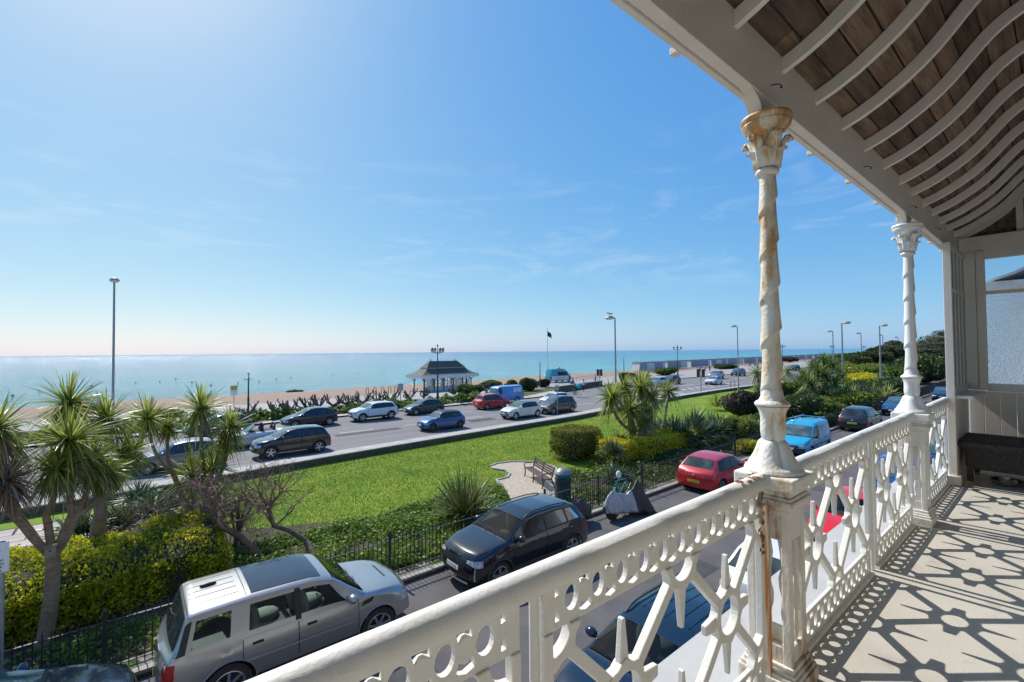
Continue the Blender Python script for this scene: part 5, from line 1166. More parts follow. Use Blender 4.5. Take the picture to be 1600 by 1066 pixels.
yucca('small pale yucca standing on the lawn far edge left of the rusty column', at(1120, 642), 70, 1.5, .06, LG_CORD, clumps=2, z=.4)
# --- bare twiggy shrubs
def twigs(mb, p, d, ln, r, depth, spread=.5, grav=0.):
    p = Vector(p); d = Vector(d).normalized(); pts = [p]; q = p
    for i in range(3):
        d = (d+Vector((random.gauss(0, 1), random.gauss(0, 1), random.gauss(0, .7)))*.14+Vector((0, 0, -grav))).normalized(); q = q+d*ln/3; pts.append(q)
    mb.tube(pts, list(np.linspace(r, r*.6, 4)), 4 if r < .02 else 6, caps=False)
    if depth:
        for k in range(random.choice((2, 3, 3))):
            dd = (d+Vector((random.gauss(0, 1), random.gauss(0, 1), random.gauss(0, .8)))*spread).normalized(); twigs(mb, pts[random.choice((2, 3, 3))], dd, ln*random.uniform(.6, .85), r*.55, depth-1, spread, grav)
def bare_shrub(label, base, stems, name='bare_shrub', depth=4, r=.05, ln=.7, group=None, grav=0., spread=.5, trunk=None):
    t = thing(name, label, 'shrub', base, 0, group); B = Vector([float(a) for a in base])
    b2 = MB()
    if trunk:
        pts = [Vector([float(a) for a in p])-B for p in trunk]; MB().tube(pts, list(np.linspace(r*2.2, r*1.3, len(pts))), 8).build('trunk', BARK2, t, smooth=1)
        starts = [pts[-1]]*6+[pts[-2]]*4
    else: starts = [Vector((0, 0, 0))]*stems
    for s_ in starts: twigs(b2, s_, (random.uniform(-.8, .8), random.uniform(-.8, .8), random.uniform(.4, 1)), ln, r, depth, spread, grav)
    b2.build('twigs', TWIG, t, fix=False)['kind'] = 'stuff'; return t
B1 = at(492, 878)
bare_shrub('leafless leaning shrub with a bent brown trunk behind the silver car bonnet', B1, 0, r=.042, ln=.62, depth=4, trunk=[B1, ay(478, 845, 14.6), ay(450, 828, 14.7), ay(428, 822, 14.8), ay(420, 795, 14.9)], spread=.6)
B2 = at(405, 882)
bare_shrub('brown twiggy shrub with arching trunk beside the golden hedge end', B2, 0, r=.05, ln=.55, depth=4, trunk=[B2, ay(398, 860, 14.6), ay(375, 838, 14.8), ay(345, 822, 15.0), ay(330, 800, 15.1)], spread=.7, grav=.04)
for i, (px, py, lb) in enumerate(((285, 800, 'dense brown dead thicket between the yuccas and the arching shrub'), (330, 795, 'dense brown dead thicket beneath the tall double crowned palm'), (372, 792, 'dense brown dead thicket nearest the lawn'))):
    b0 = ay(px, py, 16.6); zc = b0[2]; b0[2] = 0; t = thing('dead_thicket', lb, 'thicket', b0, 0, 'brown dead thickets'); b2 = MB()
    for k in range(46): twigs(b2, (random.uniform(-.75, .75), random.uniform(-.5, .5), zc+random.uniform(-.35, .5)), (random.uniform(-1, 1), random.uniform(-1, .6), random.uniform(-.5, .7)), .44, .012, 3, .75, .09)
    for k in range(6): b2.tube(curve_pts((random.uniform(-.15, .15), 0, 0), (random.uniform(-.6, .6), random.uniform(-.5, .5), zc+.2), (0, 0, .1)), .035, 5)
    b2.build('twigs', pm('dead_twig', (.21, .115, .08), .9, col2=(.46, .29, .21), ns=1.5), t, fix=False)['kind'] = 'stuff'
# --- ivy ground cover behind the fence, wild grass tufts
def inpoly(X, Yv, poly):
    c = np.zeros(len(X), bool); n = len(poly)
    for i in range(n):
        x0, y0 = poly[i]; x1, y1 = poly[(i+1) % n]
        if y0 == y1: continue
        c ^= ((y0 > Yv) != (y1 > Yv)) & (X < (x1-x0)*(Yv-y0)/(y1-y0)+x0)
    return c
def cover(label, x0, x1, y0, y1, n, size, h, mat, name='ground_cover', dens=None):
    X = RNG.uniform(x0, x1, n); Yv = RNG.uniform(y0, y1, n); f_ = np.sin(X*1.3+Yv*2.1)+np.sin(X*2.9-Yv*1.7)*.7+np.sin(X*.6+2)*.6; keep = (f_+RNG.normal(size=n)*.6 > (-.3 if dens is None else dens)) & ~inpoly(X, Yv, [(q[0], q[1]) for q in pp]); X, Yv, f_ = X[keep], Yv[keep], f_[keep]
    Z = .04+np.abs(RNG.normal(size=len(X)))*h*.5+np.clip(f_, 0, 2)*h*.5; P = np.stack([X, Yv, Z], 1); D = RNG.normal(size=P.shape)*np.array([1, 1, .45]); 
    V, Fq = leaf_quads(P, D, size, asp=.8); o = link(name, npmesh(name, V, Fq, mat)); tag(o, label, 'ground cover', None, 'stuff'); return o
cover('bright ivy like ground cover along the railing in front of the lawn', 1.7, 13.2, 11.75, 16.0, 66000, .085, .20, LG_IVY, dens=-1.1)
cover('patchy green weeds under the golden hedge behind the left railing', -6, 3.2, 11.75, 13.2, 9000, .07, .12, LG_IVY, dens=.2)
cover('low weeds along the railing beyond the bin', 13.5, 40, 11.7, 15.8, 40000, .11, .22, LG_MID, dens=-.5)
cover('dark green ground cover along the far railing', 34, 80, 11.7, 17, 22000, .26, .45, LG_MID, dens=-.6)
cover('dry brown leaf litter under the left hedge', -6, 3.2, 11.7, 13.4, 5000, .06, .03, LG_DEAD, name='leaf_litter', dens=-.2)
# grass blades on the lawn
N = 150000; X = RNG.beta(1, 1.9, N)*48-1; Yv = RNG.uniform(13.6, 27.5, N); wy = np.interp(X, [p[0] for p in WALL], [p[1] for p in WALL]); k = (Yv < wy-.15) & ~inpoly(X, Yv, [(p[0], p[1]) for p in pp]) & ~((X < 1.2) & (Yv < 23.4)) & (Yv > 14.2+.0*X)
X, Yv = X[k], Yv[k]; n = len(X); a = RNG.uniform(0, 2*pi, n); hgt = RNG.uniform(.03, .075, n); w_ = .012; ln_ = RNG.normal(size=(n, 2))*.03
V = np.stack([np.stack([X-w_*np.cos(a), Yv-w_*np.sin(a), np.full(n, .018)], 1), np.stack([X+w_*np.cos(a), Yv+w_*np.sin(a), np.full(n, .018)], 1), np.stack([X+ln_[:, 0], Yv+ln_[:, 1], .018+hgt], 1)], 1).reshape(-1, 3)
o = link('grass', npmesh('grass', V, np.arange(3*n).reshape(n, 3), pm('grass_blade', (.095, .19, .014), .7, col2=(.26, .335, .03), ns=.45, lo=.32, hi=.7, col3=(.32, .33, .055), ns3=.9, lo3=.52, hi3=.72, transl=.3, spec=.2, world=True, detail=10))); tag(o, 'short sunlit grass of the lawn', 'grass', None, 'stuff')
# --- clipped bushes and hedges in the middle distance
def boxbush(name, label, base, rx, ry, h, n, size, mat, cat='bush', group=None):
    t = thing(name, label, cat, base, 0, group); d = RNG.normal(size=(n, 3)); d[:, 2] = np.where(d[:, 2] < -.75, -d[:, 2], d[:, 2]); q = d/((np.abs(d)**9).sum(1, keepdims=True)**(1/9))
    k = 1-.12*RNG.random((n, 1))**1.5; und = 1+.05*np.sin(q[:, :1]*4+q[:, 1:2]*3)+.04*np.sin(q[:, 2:]*7+q[:, :1]*6); P = q*k*und*np.array([rx, ry, h*.5])+np.array([0, 0, h*.5]); nr = d/np.linalg.norm(d, axis=1, keepdims=True)
    stuff_leaves('foliage', P, nr+RNG.normal(size=nr.shape)*.8, size, mat, t)
    b = MB(); b.blob((0, 0, 0), (1, 1, 1), 16, 10); v = np.array(b.v); v = v/((np.abs(v)**5).sum(1, keepdims=True)**.2)*np.array([rx, ry, h*.5])*.84+np.array([0, 0, h*.46]); b.v = [tuple(x) for x in v]; b.build('shade_core', CORE, t, smooth=1)['kind'] = 'stuff'; return t
boxbush('clipped_bush', 'square clipped green and yellow bush on the lawn by the bin', (18.9, 17.6, 0), 1.32, .95, 1.72, 12000, .09, LG_SQ)
boxbush('golden_bush', 'golden yellow low hedge block left of the palm trunks by the railing', (19.7, 15.3, 0), .75, .8, 1.25, 6000, .09, LG_GOLD, 'hedge')
boxbush('golden_hedge', 'golden yellow low hedge running right beneath the middle palms', (24.0, 15.0, 0), 3.3, .9, 1.2, 18000, .09, LG_GOLD, 'hedge')
boxbush('green_bush', 'dark green bush in front of the right golden hedge', (22.8, 13.6, 0), 1.5, .5, .45, 3500, .09, LG_DARK)
cordyline('middle cordyline cluster with many crowns left side trunk', at(1000, 708), ay(985, 655, 16.2), [(ay(955, 622, 16.3), 1.15, ay(983, 670, 16.2)), (ay(985, 640, 15.8), 1.0, ay(985, 672, 16.2)), (ay(1000, 606, 16.8), 1.2), (ay(968, 690, 15.9), .75, ay(988, 690, 16.2)), (ay(975, 607, 16.8), 1.1)], r0=.16, n=170, lw=.08, mat=LG_CORD, dead=18)
cordyline('middle cordyline cluster right trunk with drooping pale crowns', at(1022, 712), ay(1018, 665, 16.2), [(ay(1018, 622, 16.2), 1.15), (ay(1043, 612, 16.8), 1.1, ay(1030, 680, 16.4)), (ay(1010, 645, 15.7), .85)], r0=.14, n=170, lw=.08, mat=LG_CORD2, dead=22)
cordyline('thin brown trunked cordyline between the two middle clusters', at(1008, 722), ay(1006, 690, 15.4), [(ay(1006, 660, 15.4), .9)], r0=.18, n=150, lw=.06, mat=LG_CORD2, dead=90)
cordyline('small cordyline whose tip shows over the middle cluster by the beach huts', at(1013, 640), ay(1012, 610, 34), [(ay(1011, 590, 34), 1.4)], r0=.14, n=80, lw=.09, dead=20)
# right hand garden
RG = 'garden shrubs beyond the rusty column'
shr = [ # px, py(base), width px, height px, mat, name, label
 (1165, 652, 90, 40, LG_PURP, 'purple_shrub', 'dull purple shrub left of the rusty column beside the lawn'), (1165, 690, 60, 40, LG_LIME, 'lime_shrub', 'rounded yellow green shrub behind the far railing left of the rusty column'),
 (1170, 708, 50, 22, LG_GOLD, 'golden_bush', 'low golden bush at the railing just left of the rusty column'), (1240, 660, 70, 45, LG_DARK, 'dark_shrub', 'dark green shrub between rusty column and turquoise van'),
 (1243, 640, 50, 40, LG_MID, 'green_shrub', 'mid green shrub behind the dark one right of the rusty column'), (1285, 650, 55, 30, LG_LIME, 'lime_shrub', 'yellow green shrub above the turquoise van roof'),
 (1300, 632, 60, 30, LG_DARK, 'dark_shrub', 'dark shrub under the big spreading cordyline'), (1330, 645, 55, 34, LG_LIME, 'lime_shrub', 'yellow green shrub above the black people carrier'), (1365, 625, 70, 34, LG_MID, 'green_shrub', 'mid green shrub left of the clean white column'),
 (1395, 628, 50, 40, LG_DARK, 'dark_shrub', 'dark leafy shrub touching the clean white column'), (1350, 606, 60, 22, LG_GOLD, 'golden_bush', 'long golden hedge strip in the far garden'), (1340, 592, 90, 25, LG_LIME, 'lime_shrub', 'yellow green hedge beneath the far lamp post'),
 (1390, 590, 80, 28, LG_DARK, 'dark_shrub', 'dark hedge block left of the clean white column'), (1405, 608, 55, 35, LG_MID, 'green_shrub', 'bushy green shrub behind the clean white column'), (1330, 578, 100, 26, LG_DARK, 'dark_shrub', 'dark spreading shrub on the far side of the road'),
 (1445, 600, 60, 45, LG_DARK, 'dark_shrub', 'dark rounded shrub right of the clean white column'), (1465, 590, 40, 30, LG_LIME, 'lime_shrub', 'bright clipped round bush by the glazed screen post'), (1440, 575, 70, 38, LG_MID, 'green_shrub', 'olive shrub mass under the dark pine'),
 (1210, 640, 50, 45, LG_DARK, 'dark_shrub', 'dark shrub hidden behind the rusty column'), (1420, 585, 60, 34, LG_LIME, 'lime_shrub', 'lime shrub peeping past the clean white column')]
for px, py, wpx, hpx, mt, nm, lb in shr:
    g0 = at(px, py); dist = np.linalg.norm(g0[:2]); sc_ = dist/FPX; w_ = wpx*sc_*.5; h_ = top_h(g0, py-hpx)*1.05
    shrub(nm, lb, g0, rnd_lobes(w_, w_*.8, h_, 9), 3400, max(.12, .0050*dist), mt, group=RG, asp=.4)
for i, (px, py, hpx, lb) in enumerate(((1255, 615, 38, 'spiky yucca right of the rusty column beside the road'), (1380, 632, 30, 'pale spiky yucca in the row toward the clean white column'), (1352, 630, 30, 'spiky yucca in the middle of the right hand bed'), (1315, 630, 26, 'spiky yucca beside the white post'), (1400, 600, 30, 'far yucca with pale crown left of the clean column'))):
    g0 = at(px, py); d_ = np.linalg.norm(g0[:2]); yucca(lb, g0, 90, hpx*d_/FPX*.8, .0022*d_, LG_CORD2 if i % 2 else LG_YUC, clumps=3, spread=.8, z=.4, group='yuccas in the right hand bed')
g0 = at(1283, 632); Yg = g0[1]
cordyline('broad spreading cordyline palm right of the rusty column', g0, ay(1282, 610, Yg), [(ay(px, py, Yg+dy), 1.35) for px, py, dy in ((1255, 590, 0), (1270, 575, 1), (1285, 566, 0), (1300, 572, -1), (1312, 588, 0), (1265, 600, -1.5), (1290, 590, -2), (1305, 600, -1), (1278, 583, -1.5), (1250, 605, 0))], r0=.2, n=120, lw=.085, dead=15, mat=LG_MID)
g1 = at(1187, 625); 
cordyline('cordyline palm peeping left of the rusty column shaft', g1, ay(1186, 610, g1[1]), [(ay(1183, 582, g1[1]), 1.5), (ay(1188, 598, g1[1]), 1.3), (ay(1230, 580, g1[1]+2), 1.4), (ay(1226, 600, g1[1]), 1.3)], r0=.15, n=80, lw=.09, dead=30, mat=LG_CORD2)
for i, (px, py, lb) in enumerate(((1186, 640, 'short cordyline at the lawn corner left of the rusty column'), (1375, 612, 'short shaggy cordyline near the clean white column'))):
    g0 = at(px, py); cordyline(lb, g0, g0+np.array([0, 0, .8]), [(g0+np.array([0, 0, 1.5]), 1.3), (g0+np.array([.7, .2, 1.2]), 1.1)], r0=.14, n=80, lw=.08, dead=20, mat=LG_CORD2)
# dark wind-shaped pines on the right
def pine(label, base, spec, mat=LG_CONI):
    t = thing('pine_tree', label, 'pine tree', base, 0, 'dark pines on the right'); b = MB(); b.tube(curve_pts((0, 0, 0), (spec[0][0]*.3, 0, max(l[2] for l in spec)*.75), (.3, 0, 0)), [.3, .28, .26, .22, .18, .14, .1], 7)
    for l in spec: b.tube([(0, 0, l[2]*.5), (l[0]*.6, l[1]*.6, l[2]*.85), l[:3]], [.12, .08, .04], 5)
    b.build('trunk', BARK2, t, smooth=1); P, d = lobes_pts(spec, 9000, .5); D = d*np.array([1, 1, .3])+RNG.normal(size=d.shape)*.5; stuff_leaves('foliage', P, D, .42, mat, t, .35)
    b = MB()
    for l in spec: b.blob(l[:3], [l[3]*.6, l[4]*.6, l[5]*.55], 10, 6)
    b.build('shade_core', CORE, t, smooth=2)['kind'] = 'stuff'; return t
def pine_px(label, cx_, by, layers, Yd):
    g = ay(cx_, by, Yd); g[2] = 0; spec = []
    for px, py, wpx, hpx in layers:
        p = ay(px, py, Yd); d_ = np.linalg.norm(p[:2]); spec.append((p[0]-g[0], 0, p[2], wpx*d_/FPX*.5*1.25, wpx*d_/FPX*.4, hpx*d_/FPX*.5))
    pine(label, g, spec)
pine_px('dark flat topped pine leaning beside the glazed screen post', 1470, 592, [(1476, 522, 30, 10), (1466, 531, 44, 12), (1455, 540, 56, 14), (1478, 545, 50, 18), (1445, 549, 56, 14), (1470, 556, 70, 20), (1435, 560, 50, 14), (1455, 570, 80, 24)], 20)
pine_px('dark pine just left of the clean white column', 1392, 592, [(1396, 538, 22, 9), (1388, 546, 34, 11), (1402, 550, 34, 14), (1374, 556, 34, 12), (1396, 560, 50, 18), (1380, 570, 60, 18)], 24)
pine_px('low dark tree beneath the second far lamp post', 1362, 590, [(1366, 550, 22, 10), (1354, 556, 28, 10), (1344, 563, 30, 10), (1366, 564, 44, 16)], 26)
# --- pollarded row across the main road, with green under-growth
PG = 'pollarded shrubs across the main road'; 
names_ = ['first', 'second', 'third', 'fourth', 'fifth', 'sixth', 'seventh', 'eighth', 'ninth', 'tenth', 'eleventh', 'twelfth', 'thirteenth', 'fourteenth', 'fifteenth']
pol = [378, 432, 455, 478, 500, 521, 545, 566, 590, 612, 640, 663, 712, 735, 760]
for i, px in enumerate(pol):
    py = np.interp(px, [380, 500, 620, 760], [662, 645, 632, 618]); g = at(px, py+1); t = thing('pollarded_shrub', '%s gnarled leafless pollard from the left across the main road' % names_[i], 'shrub', g, 0, PG); b = MB(); tr_ = MB()
    lean_ = random.uniform(-.5, .2); tr_.tube([(0, 0, 0), (lean_*.3, 0, .5), (lean_*.5, 0, .8)], [.16, .13, .12], 7); tr_.build('trunk', BARK2, t, smooth=1)
    for k in range(9):
        a = random.uniform(0, 2*pi); o_ = Vector((cos(a)*random.uniform(.5, 1.3), sin(a)*.7, random.uniform(.9, 1.75))); m_ = Vector((o_.x*.6+random.uniform(-.2, .2), o_.y*.6, o_.z*.55+.2))
        b.tube([(lean_*.4, 0, .6), m_, o_, o_+Vector((random.uniform(-.1, .1), 0, .22))], [.085, .07, .055, .065], 5)
        b.tube([m_, m_+Vector((random.uniform(-.4, .4), random.uniform(-.2, .2), .55))], [.05, .035], 4)
        if random.random() < .6: b.blob(o_, (.10, .10, .09), 6, 4)
    b.build('branches', pm('pollard_bark', (.10, .072, .055), .9, col2=(.22, .165, .125), ns=3), t, fix=False)['kind'] = 'stuff'
cover('low green undergrowth beneath the pollarded shrubs', 3, 34, 44.6, 47.6, 14000, .30, .5, LG_MID, dens=-.4)
cover('scrubby green ground plants on the far verge', -14, 8, 44.4, 49, 8000, .3, .45, LG_MID, dens=-.2)
for i, (px, py, wpx, hpx, mt, lb) in enumerate(((735, 622, 50, 22, LG_MID, 'green hedge bush right of the shelter across the road'), (800, 616, 34, 24, LG_MID, 'green hedge bush left of the ice cream van'), (828, 612, 44, 22, LG_DARK, 'dark green hedge bush beneath the ice cream van'), (765, 608, 44, 14, LG_MID, 'low olive bush by the shelter end'), (850, 606, 30, 14, LG_PURP, 'low brown bush before the promenade railing'),
    (980, 594, 36, 12, LG_DARK, 'dark bush left of the beach huts by the railing'), (1040, 587, 50, 13, LG_MID, 'clipped green hedge in front of the first beach huts'), (255, 660, 70, 22, LG_LIME, 'lime green bush across the road behind the thin cordyline'), (1130, 577, 60, 8, LG_DARK, 'low dark scrub along the hut promenade'), (1290, 566, 60, 8, LG_DARK, 'dark scrub beneath the distant huts'), (1235, 566, 50, 8, LG_PURP, 'brown scrub beneath the distant huts'))):
    g0 = at(px, py); dist = np.linalg.norm(g0[:2]); w_ = wpx*dist/FPX*.5; h_ = top_h(g0, py-hpx)
    shrub('verge_bush', lb, g0, rnd_lobes(w_, min(w_*.6, 2.5), h_, 6), 2600, max(.2, .0034*dist), mt, 'bush', 'bushes across the main road')
# ================================================================== STREET FURNITURE, PEOPLE, SEAFRONT
iron = pm('black_iron', (.02, .021, .024), .45, col2=(.045, .045, .047), ns=10); galv = pm('galvanised', (.36, .38, .39), .45, metal=.5, col2=(.28, .30, .31), ns=4)
# --- garden railing along the street
FY = 11.56
fn = thing('iron_railing', 'long black iron railing with pointed bars between the street and the garden', 'railing', (0, FY, 0))
bar_m = MB(); bar_m.box2((-.009, -.009, .06), (.009, .009, 1.08)); bar_m.bar((0, 0, 1.08), (0, 0, 1.16), .018, .018, up=(0, 1, 0), w2=.004, h2=.004); bar_me = bar_m.mesh('bar', iron)
post_m = MB(); post_m.box2((-.03, -.03, 0), (.03, .03, 1.20)); post_m.bar((0, 0, 1.20), (0, 0, 1.25), .075, .075, up=(0, 1, 0), w2=.03, h2=.03); post_me = post_m.mesh('post', iron)
x = -3.3; n = 0; rest = MB()
while x < 120:
    if n % 24 == 0: link('post', post_me, fn, (x, 0, 0))
    elif x < -2.3 or x > 32:
        rest.box2((x-.009, -.009, .06), (x+.009, .009, 1.14))
    else:
        o = link('bar', bar_me, fn, (x, 0, random.uniform(-.006, .006))); o.rotation_euler = (random.uniform(-.008, .008), random.uniform(-.01, .01), 0)
    x += .118; n += 1
rest.build('bar', iron, fn)['kind'] = 'stuff'
for z in (.98, .14): MB().box2((-3.3, -.022, z-.008), (120, .022, z+.008)).build('rail', iron, fn)
# --- lamp columns
def lamp(label, base, h, arm, name='street_lamp', group='tall street lamps', r=.085):
    t = thing(name, label, 'street lamp', base, atan2(arm[1], arm[0]), group)
    MB().tube([(0, 0, 0), (0, 0, 1.3), (0, 0, 1.32), (0, 0, h)], [r*1.25, r*1.2, r, r*.72], 10).build('post', galv, t, smooth=.6)
    MB().tube([(0, 0, h-.1), (.04, 0, h+.02), (.15, 0, h+.06), (.28, 0, h+.07)], .045, 8).build('arm', galv, t, smooth=1)
    b = MB(); b.lathe([(.06, .17), (.20, .15), (.36, .05), (.42, -.03), (.40, -.06)], 18); sc_ = [(p[0]*1.0+.5, p[1]*.7, p[2]+h+.05) for p in b.v]; b.v = sc_; b.build('lamp_hood', pm('lamp_hood_grey', (.34, .33, .31), .5), t, smooth=.8)
    b = MB(); b.lathe([(.38, 0), (.34, -.08), (.2, -.13), (.02, -.15)], 18); b.v = [(p[0]*.97+.5, p[1]*.68, p[2]+h) for p in b.v]; b.build('lamp_lens', pm('lamp_lens', (.75, .76, .72), .2), t, smooth=.8)
    return t
g0 = at(176, 690); lamp('tall street lamp on the far verge at the left of the picture', g0, top_h(g0, 440), (.05, -1))
g0 = at(963, 657); lampM = lamp('tall street lamp with a gull on its head behind the middle cordyline cluster', g0, top_h(g0, 497), (-.3, 1)); gm = g0; hm_ = top_h(g0, 497)
g0 = at(1154, 612); lamp('tall street lamp by the traffic light left of the rusty column', g0, top_h(g0, 510), (-.3, 1))
for (px, pt, h_, lb, a) in ((1301, 518, 9, 'tall street lamp left of the pair beyond the spreading cordyline', (-.3, 1)), (1315, 505, 9, 'tall street lamp standing in the shrubs right of the spreading cordyline', (.2, -1)), (1345, 521, 9, 'tall street lamp between the pair and the clean column', (-.3, 1)), (1374, 509, 9, 'tall street lamp standing before the dark pines', (.2, -1)), (1379, 524, 9, 'farther street lamp just right of the one before the dark pines', (-.3, 1)), (1403, 527, 9, 'farthest street lamp nearest the clean white column', (-.3, 1))):
    g = at(px, pt, h_); lamp(lb, (g[0], g[1], 0), h_, a, r=.10)
def ornate(label, base, h, lanterns=True, narms=4):
    t = thing('ornate_lamp', label, 'lamp post', base, .6, 'ornate black promenade lamps'); s = h/7.0
    MB().lathe([(.22, 0), (.22, .5*s), (.15, .6*s), (.13, 1.2*s), (.10, 1.3*s), (.085, 3*s), (.11, 3.05*s), (.11, 3.15*s), (.07, 3.2*s), (.055, h-1.0*s), (.09, h-.98*s), (.09, h-.9*s), (.04, h-.85*s), (.035, h-.2*s)], 12).build('post', iron, t, smooth=.6)
    b = MB(); b.lathe([(.03, h-.25*s), (.11, h-.2*s), (.13, h-.12*s), (.06, h-.05*s), (.02, h)], 10); b.build('finial', iron, t, smooth=.8)
    for k in range(narms):
        a = 2*pi*k/narms; d = Vector((cos(a), sin(a), 0)); c = Vector((0, 0, h-1.05*s))
        am = MB(); am.tube([c, c+d*.25*s+Vector((0, 0, -.05*s)), c+d*.55*s+Vector((0, 0, .05*s)), c+d*.72*s+Vector((0, 0, .28*s))], .035*max(.8, s), 6); ar = am.build('arm', iron, t, smooth=1)
        if lanterns:
            p = c+d*.72*s+Vector((0, 0, .28*s)); l_ = MB(); l_.lathe([(.04, -.28*s), (.12*s, -.24*s), (.19*s, .10*s), (.19*s, .12*s)], 8, p); l_.build('lantern', pm('lantern_glass', (.45, .46, .44), .15, spec=.8), t, smooth=.3)
            l2 = MB(); l2.lathe([(.22*s, .12*s), (.17*s, .24*s), (.05*s, .34*s), (.02, .44*s)], 8, p); l2.build('lantern_cap', iron, t, smooth=.3)
for px, py, pt, ln_, na, lb in ((388, 656, 582, False, 2, 'short black promenade lamp with two bare curved arms on the left'), (684, 627, 538, True, 4, 'tall black promenade lamp with lanterns in front of the shelter'), (844, 607, 566, False, 2, 'small black promenade lamp in front of the ice cream van'), (975, 587, 559, False, 2, 'small black lamp between the mid street lamp and the first huts'),
    (1059, 590, 539, True, 4, 'black promenade lamp with lanterns in front of the beach huts'), (1223, 572, 538, True, 4, 'distant ornate lamp just right of the rusty column'), (1300.5, 566, 539, True, 4, 'distant ornate lamp beside the left street lamp of the pair'), (1350, 562, 540, True, 4, 'farthest ornate lamp before the dark pines')):
    g = at(px, py); ornate(lb, g, top_h(g, pt), ln_, na)
# --- flagpole
g = at(856, 592); h_ = top_h(g, 514); t = thing('flagpole', 'white flagpole behind the ice cream van on the promenade', 'flagpole', g)
MB().tube([(0, 0, 0), (0, 0, h_)], [.10, .05], 8).build('pole', pm('pole_white', (.75, .75, .74), .4), t, smooth=.8); MB().blob((0, 0, h_+.06), (.1, .1, .1), 8, 6).build('finial', pm('pole_white', (.75,)*3), t, smooth=2)
b = MB(); b.grid([[(u*1.35*.8, -.25*u+.14*sin(u*7), h_-.3-u*1.0-v*1.15*(1-.25*u)) for v in np.linspace(0, 1, 5)] for u in np.linspace(0, 1, 12)]); o = b.build('flag', pm('navy_flag', (.012, .03, .10), .8), None, smooth=2, loc=g); tag(o, 'dark blue flag drooping from the white flagpole', 'flag')
o.modifiers.new('s', 'SOLIDIFY').thickness = .01
# --- shelter
SY = 60.6; wht = pm('shelter_white', (.82, .81, .78), .55, col2=(.74, .73, .68), ns=3); slate = pm('shelter_slate', (.075, .072, .06), .8, col2=(.13, .125, .10), ns=1.5, stretch=(1, 1, 8))
xl, xr = ay(663, 605, SY)[0], ay(736, 605, SY)[0]; sh = thing('seafront_shelter', 'glazed Victorian seafront shelter with a two tiered dark roof above the beach', 'shelter', ((xl+xr)/2, SY+1.6, .05))
hx = (xr-xl)/2; ze = ay(690, 586, SY)[2]-.14; zt1 = ay(690, 574, SY)[2]-.14; zt2 = ay(690, 563.5, SY)[2]-.14
MB().box2((-hx-.3, -2.2, -.8), (hx+.3, 2.4, .05)).build('plinth', prom, sh)
def hip(x0, y0, x1, y1, z0, z1, n=6, pw=1.7):
    rows = []
    for i in range(n+1):
        u = i/n; k = u; z = z0+(z1-z0)*u**pw; xx = x0+(x1-x0)*k; yy = y0+(y1-y0)*k; rows.append([(-xx, -yy, z), (xx, -yy, z), (xx, yy, z), (-xx, yy, z)])
    return rows
b = MB(); b.grid(hip(hx+1.0, 2.5, hx-.9, 1.0, ze+.12, zt1), close=True); b.build('lower_roof', slate, sh)
b = MB(); b.grid(hip(hx-.75, 1.1, hx-1.7, .12, zt1+.02, zt2, 5, 1.0), close=True); b.add([(-hx+2, -.12, zt2), (hx-2, -.12, zt2), (hx-2, .12, zt2), (-hx+2, .12, zt2)], [(0, 1, 2, 3)]); b.build('upper_roof', slate, sh)
MB().box2((-hx+.8, -1.15, zt1-.12), (hx-.8, 1.15, zt1+.03)).build('roof_band', pm('shelter_band', (.3, .28, .22), .7), sh)
MB().box2((-hx-.95, -2.45, ze-.32), (hx+.95, 2.45, ze+.13)).build('fascia', wht, sh)
for s in (-1, 1): MB().tube([(s*(hx-2), 0, zt2), (s*(hx-2), 0, zt2+.45)], [.07, .02], 6).build('finial', iron, sh)
for xx in np.linspace(-hx, hx, 6):
    for yy in (-1.6, 1.6):
        p = MB(); p.tube([(xx, yy, 0), (xx, yy, ze-.5)], .09, 8); p.bar((xx, yy, ze-.9), (xx+.45, yy, ze-.2), .06, .06); p.bar((xx, yy, ze-.9), (xx-.45, yy, ze-.2), .06, .06); p.build('column', pm('shelter_iron', (.12, .11, .09), .6), sh)
for yy in (-1.3,):
    MB().box2((-hx+.2, yy-.04, .05), (hx-.2, yy+.04, .75)).build('dado', wht, sh)
    k = 0
    for xx in np.linspace(-hx+.2, hx-.2, 15):
        MB().box2((xx-.08, yy-.05, .75), (xx+.08, yy+.05, ze-.2)).build('mullion', wht, sh)
    for zz in np.linspace(1.15, ze-.4, 3): MB().box2((-hx+.2, yy-.035, zz-.05), (hx-.2, yy+.035, zz+.05)).build('glazing_bar', wht, sh)
    MB().box2((-hx+.2, yy-.005, .75), (hx-.2, yy+.005, ze-.2)).build('pane', clear, sh)
for xx in (-hx*.5, hx*.5):
    MB().box2((xx-.04, -1.2, .05), (xx+.04, 1.2, .75)).build('cross_dado', wht, sh)
    for yy in np.linspace(-1.1, 1.2, 4): MB().box2((xx-.045, yy-.045, .75), (xx+.045, yy+.045, ze-.2)).build('mullion', wht, sh)
MB().box2((-hx+.6, -.75, .35), (hx-.6, -.3, .47)).build('bench_seat', iron, sh)
for xx in np.linspace(-hx, hx, 14): MB().box2((xx-.10, -2.47, ze-.45), (xx+.10, -2.4, ze-.32)).build('dentil', wht, sh)
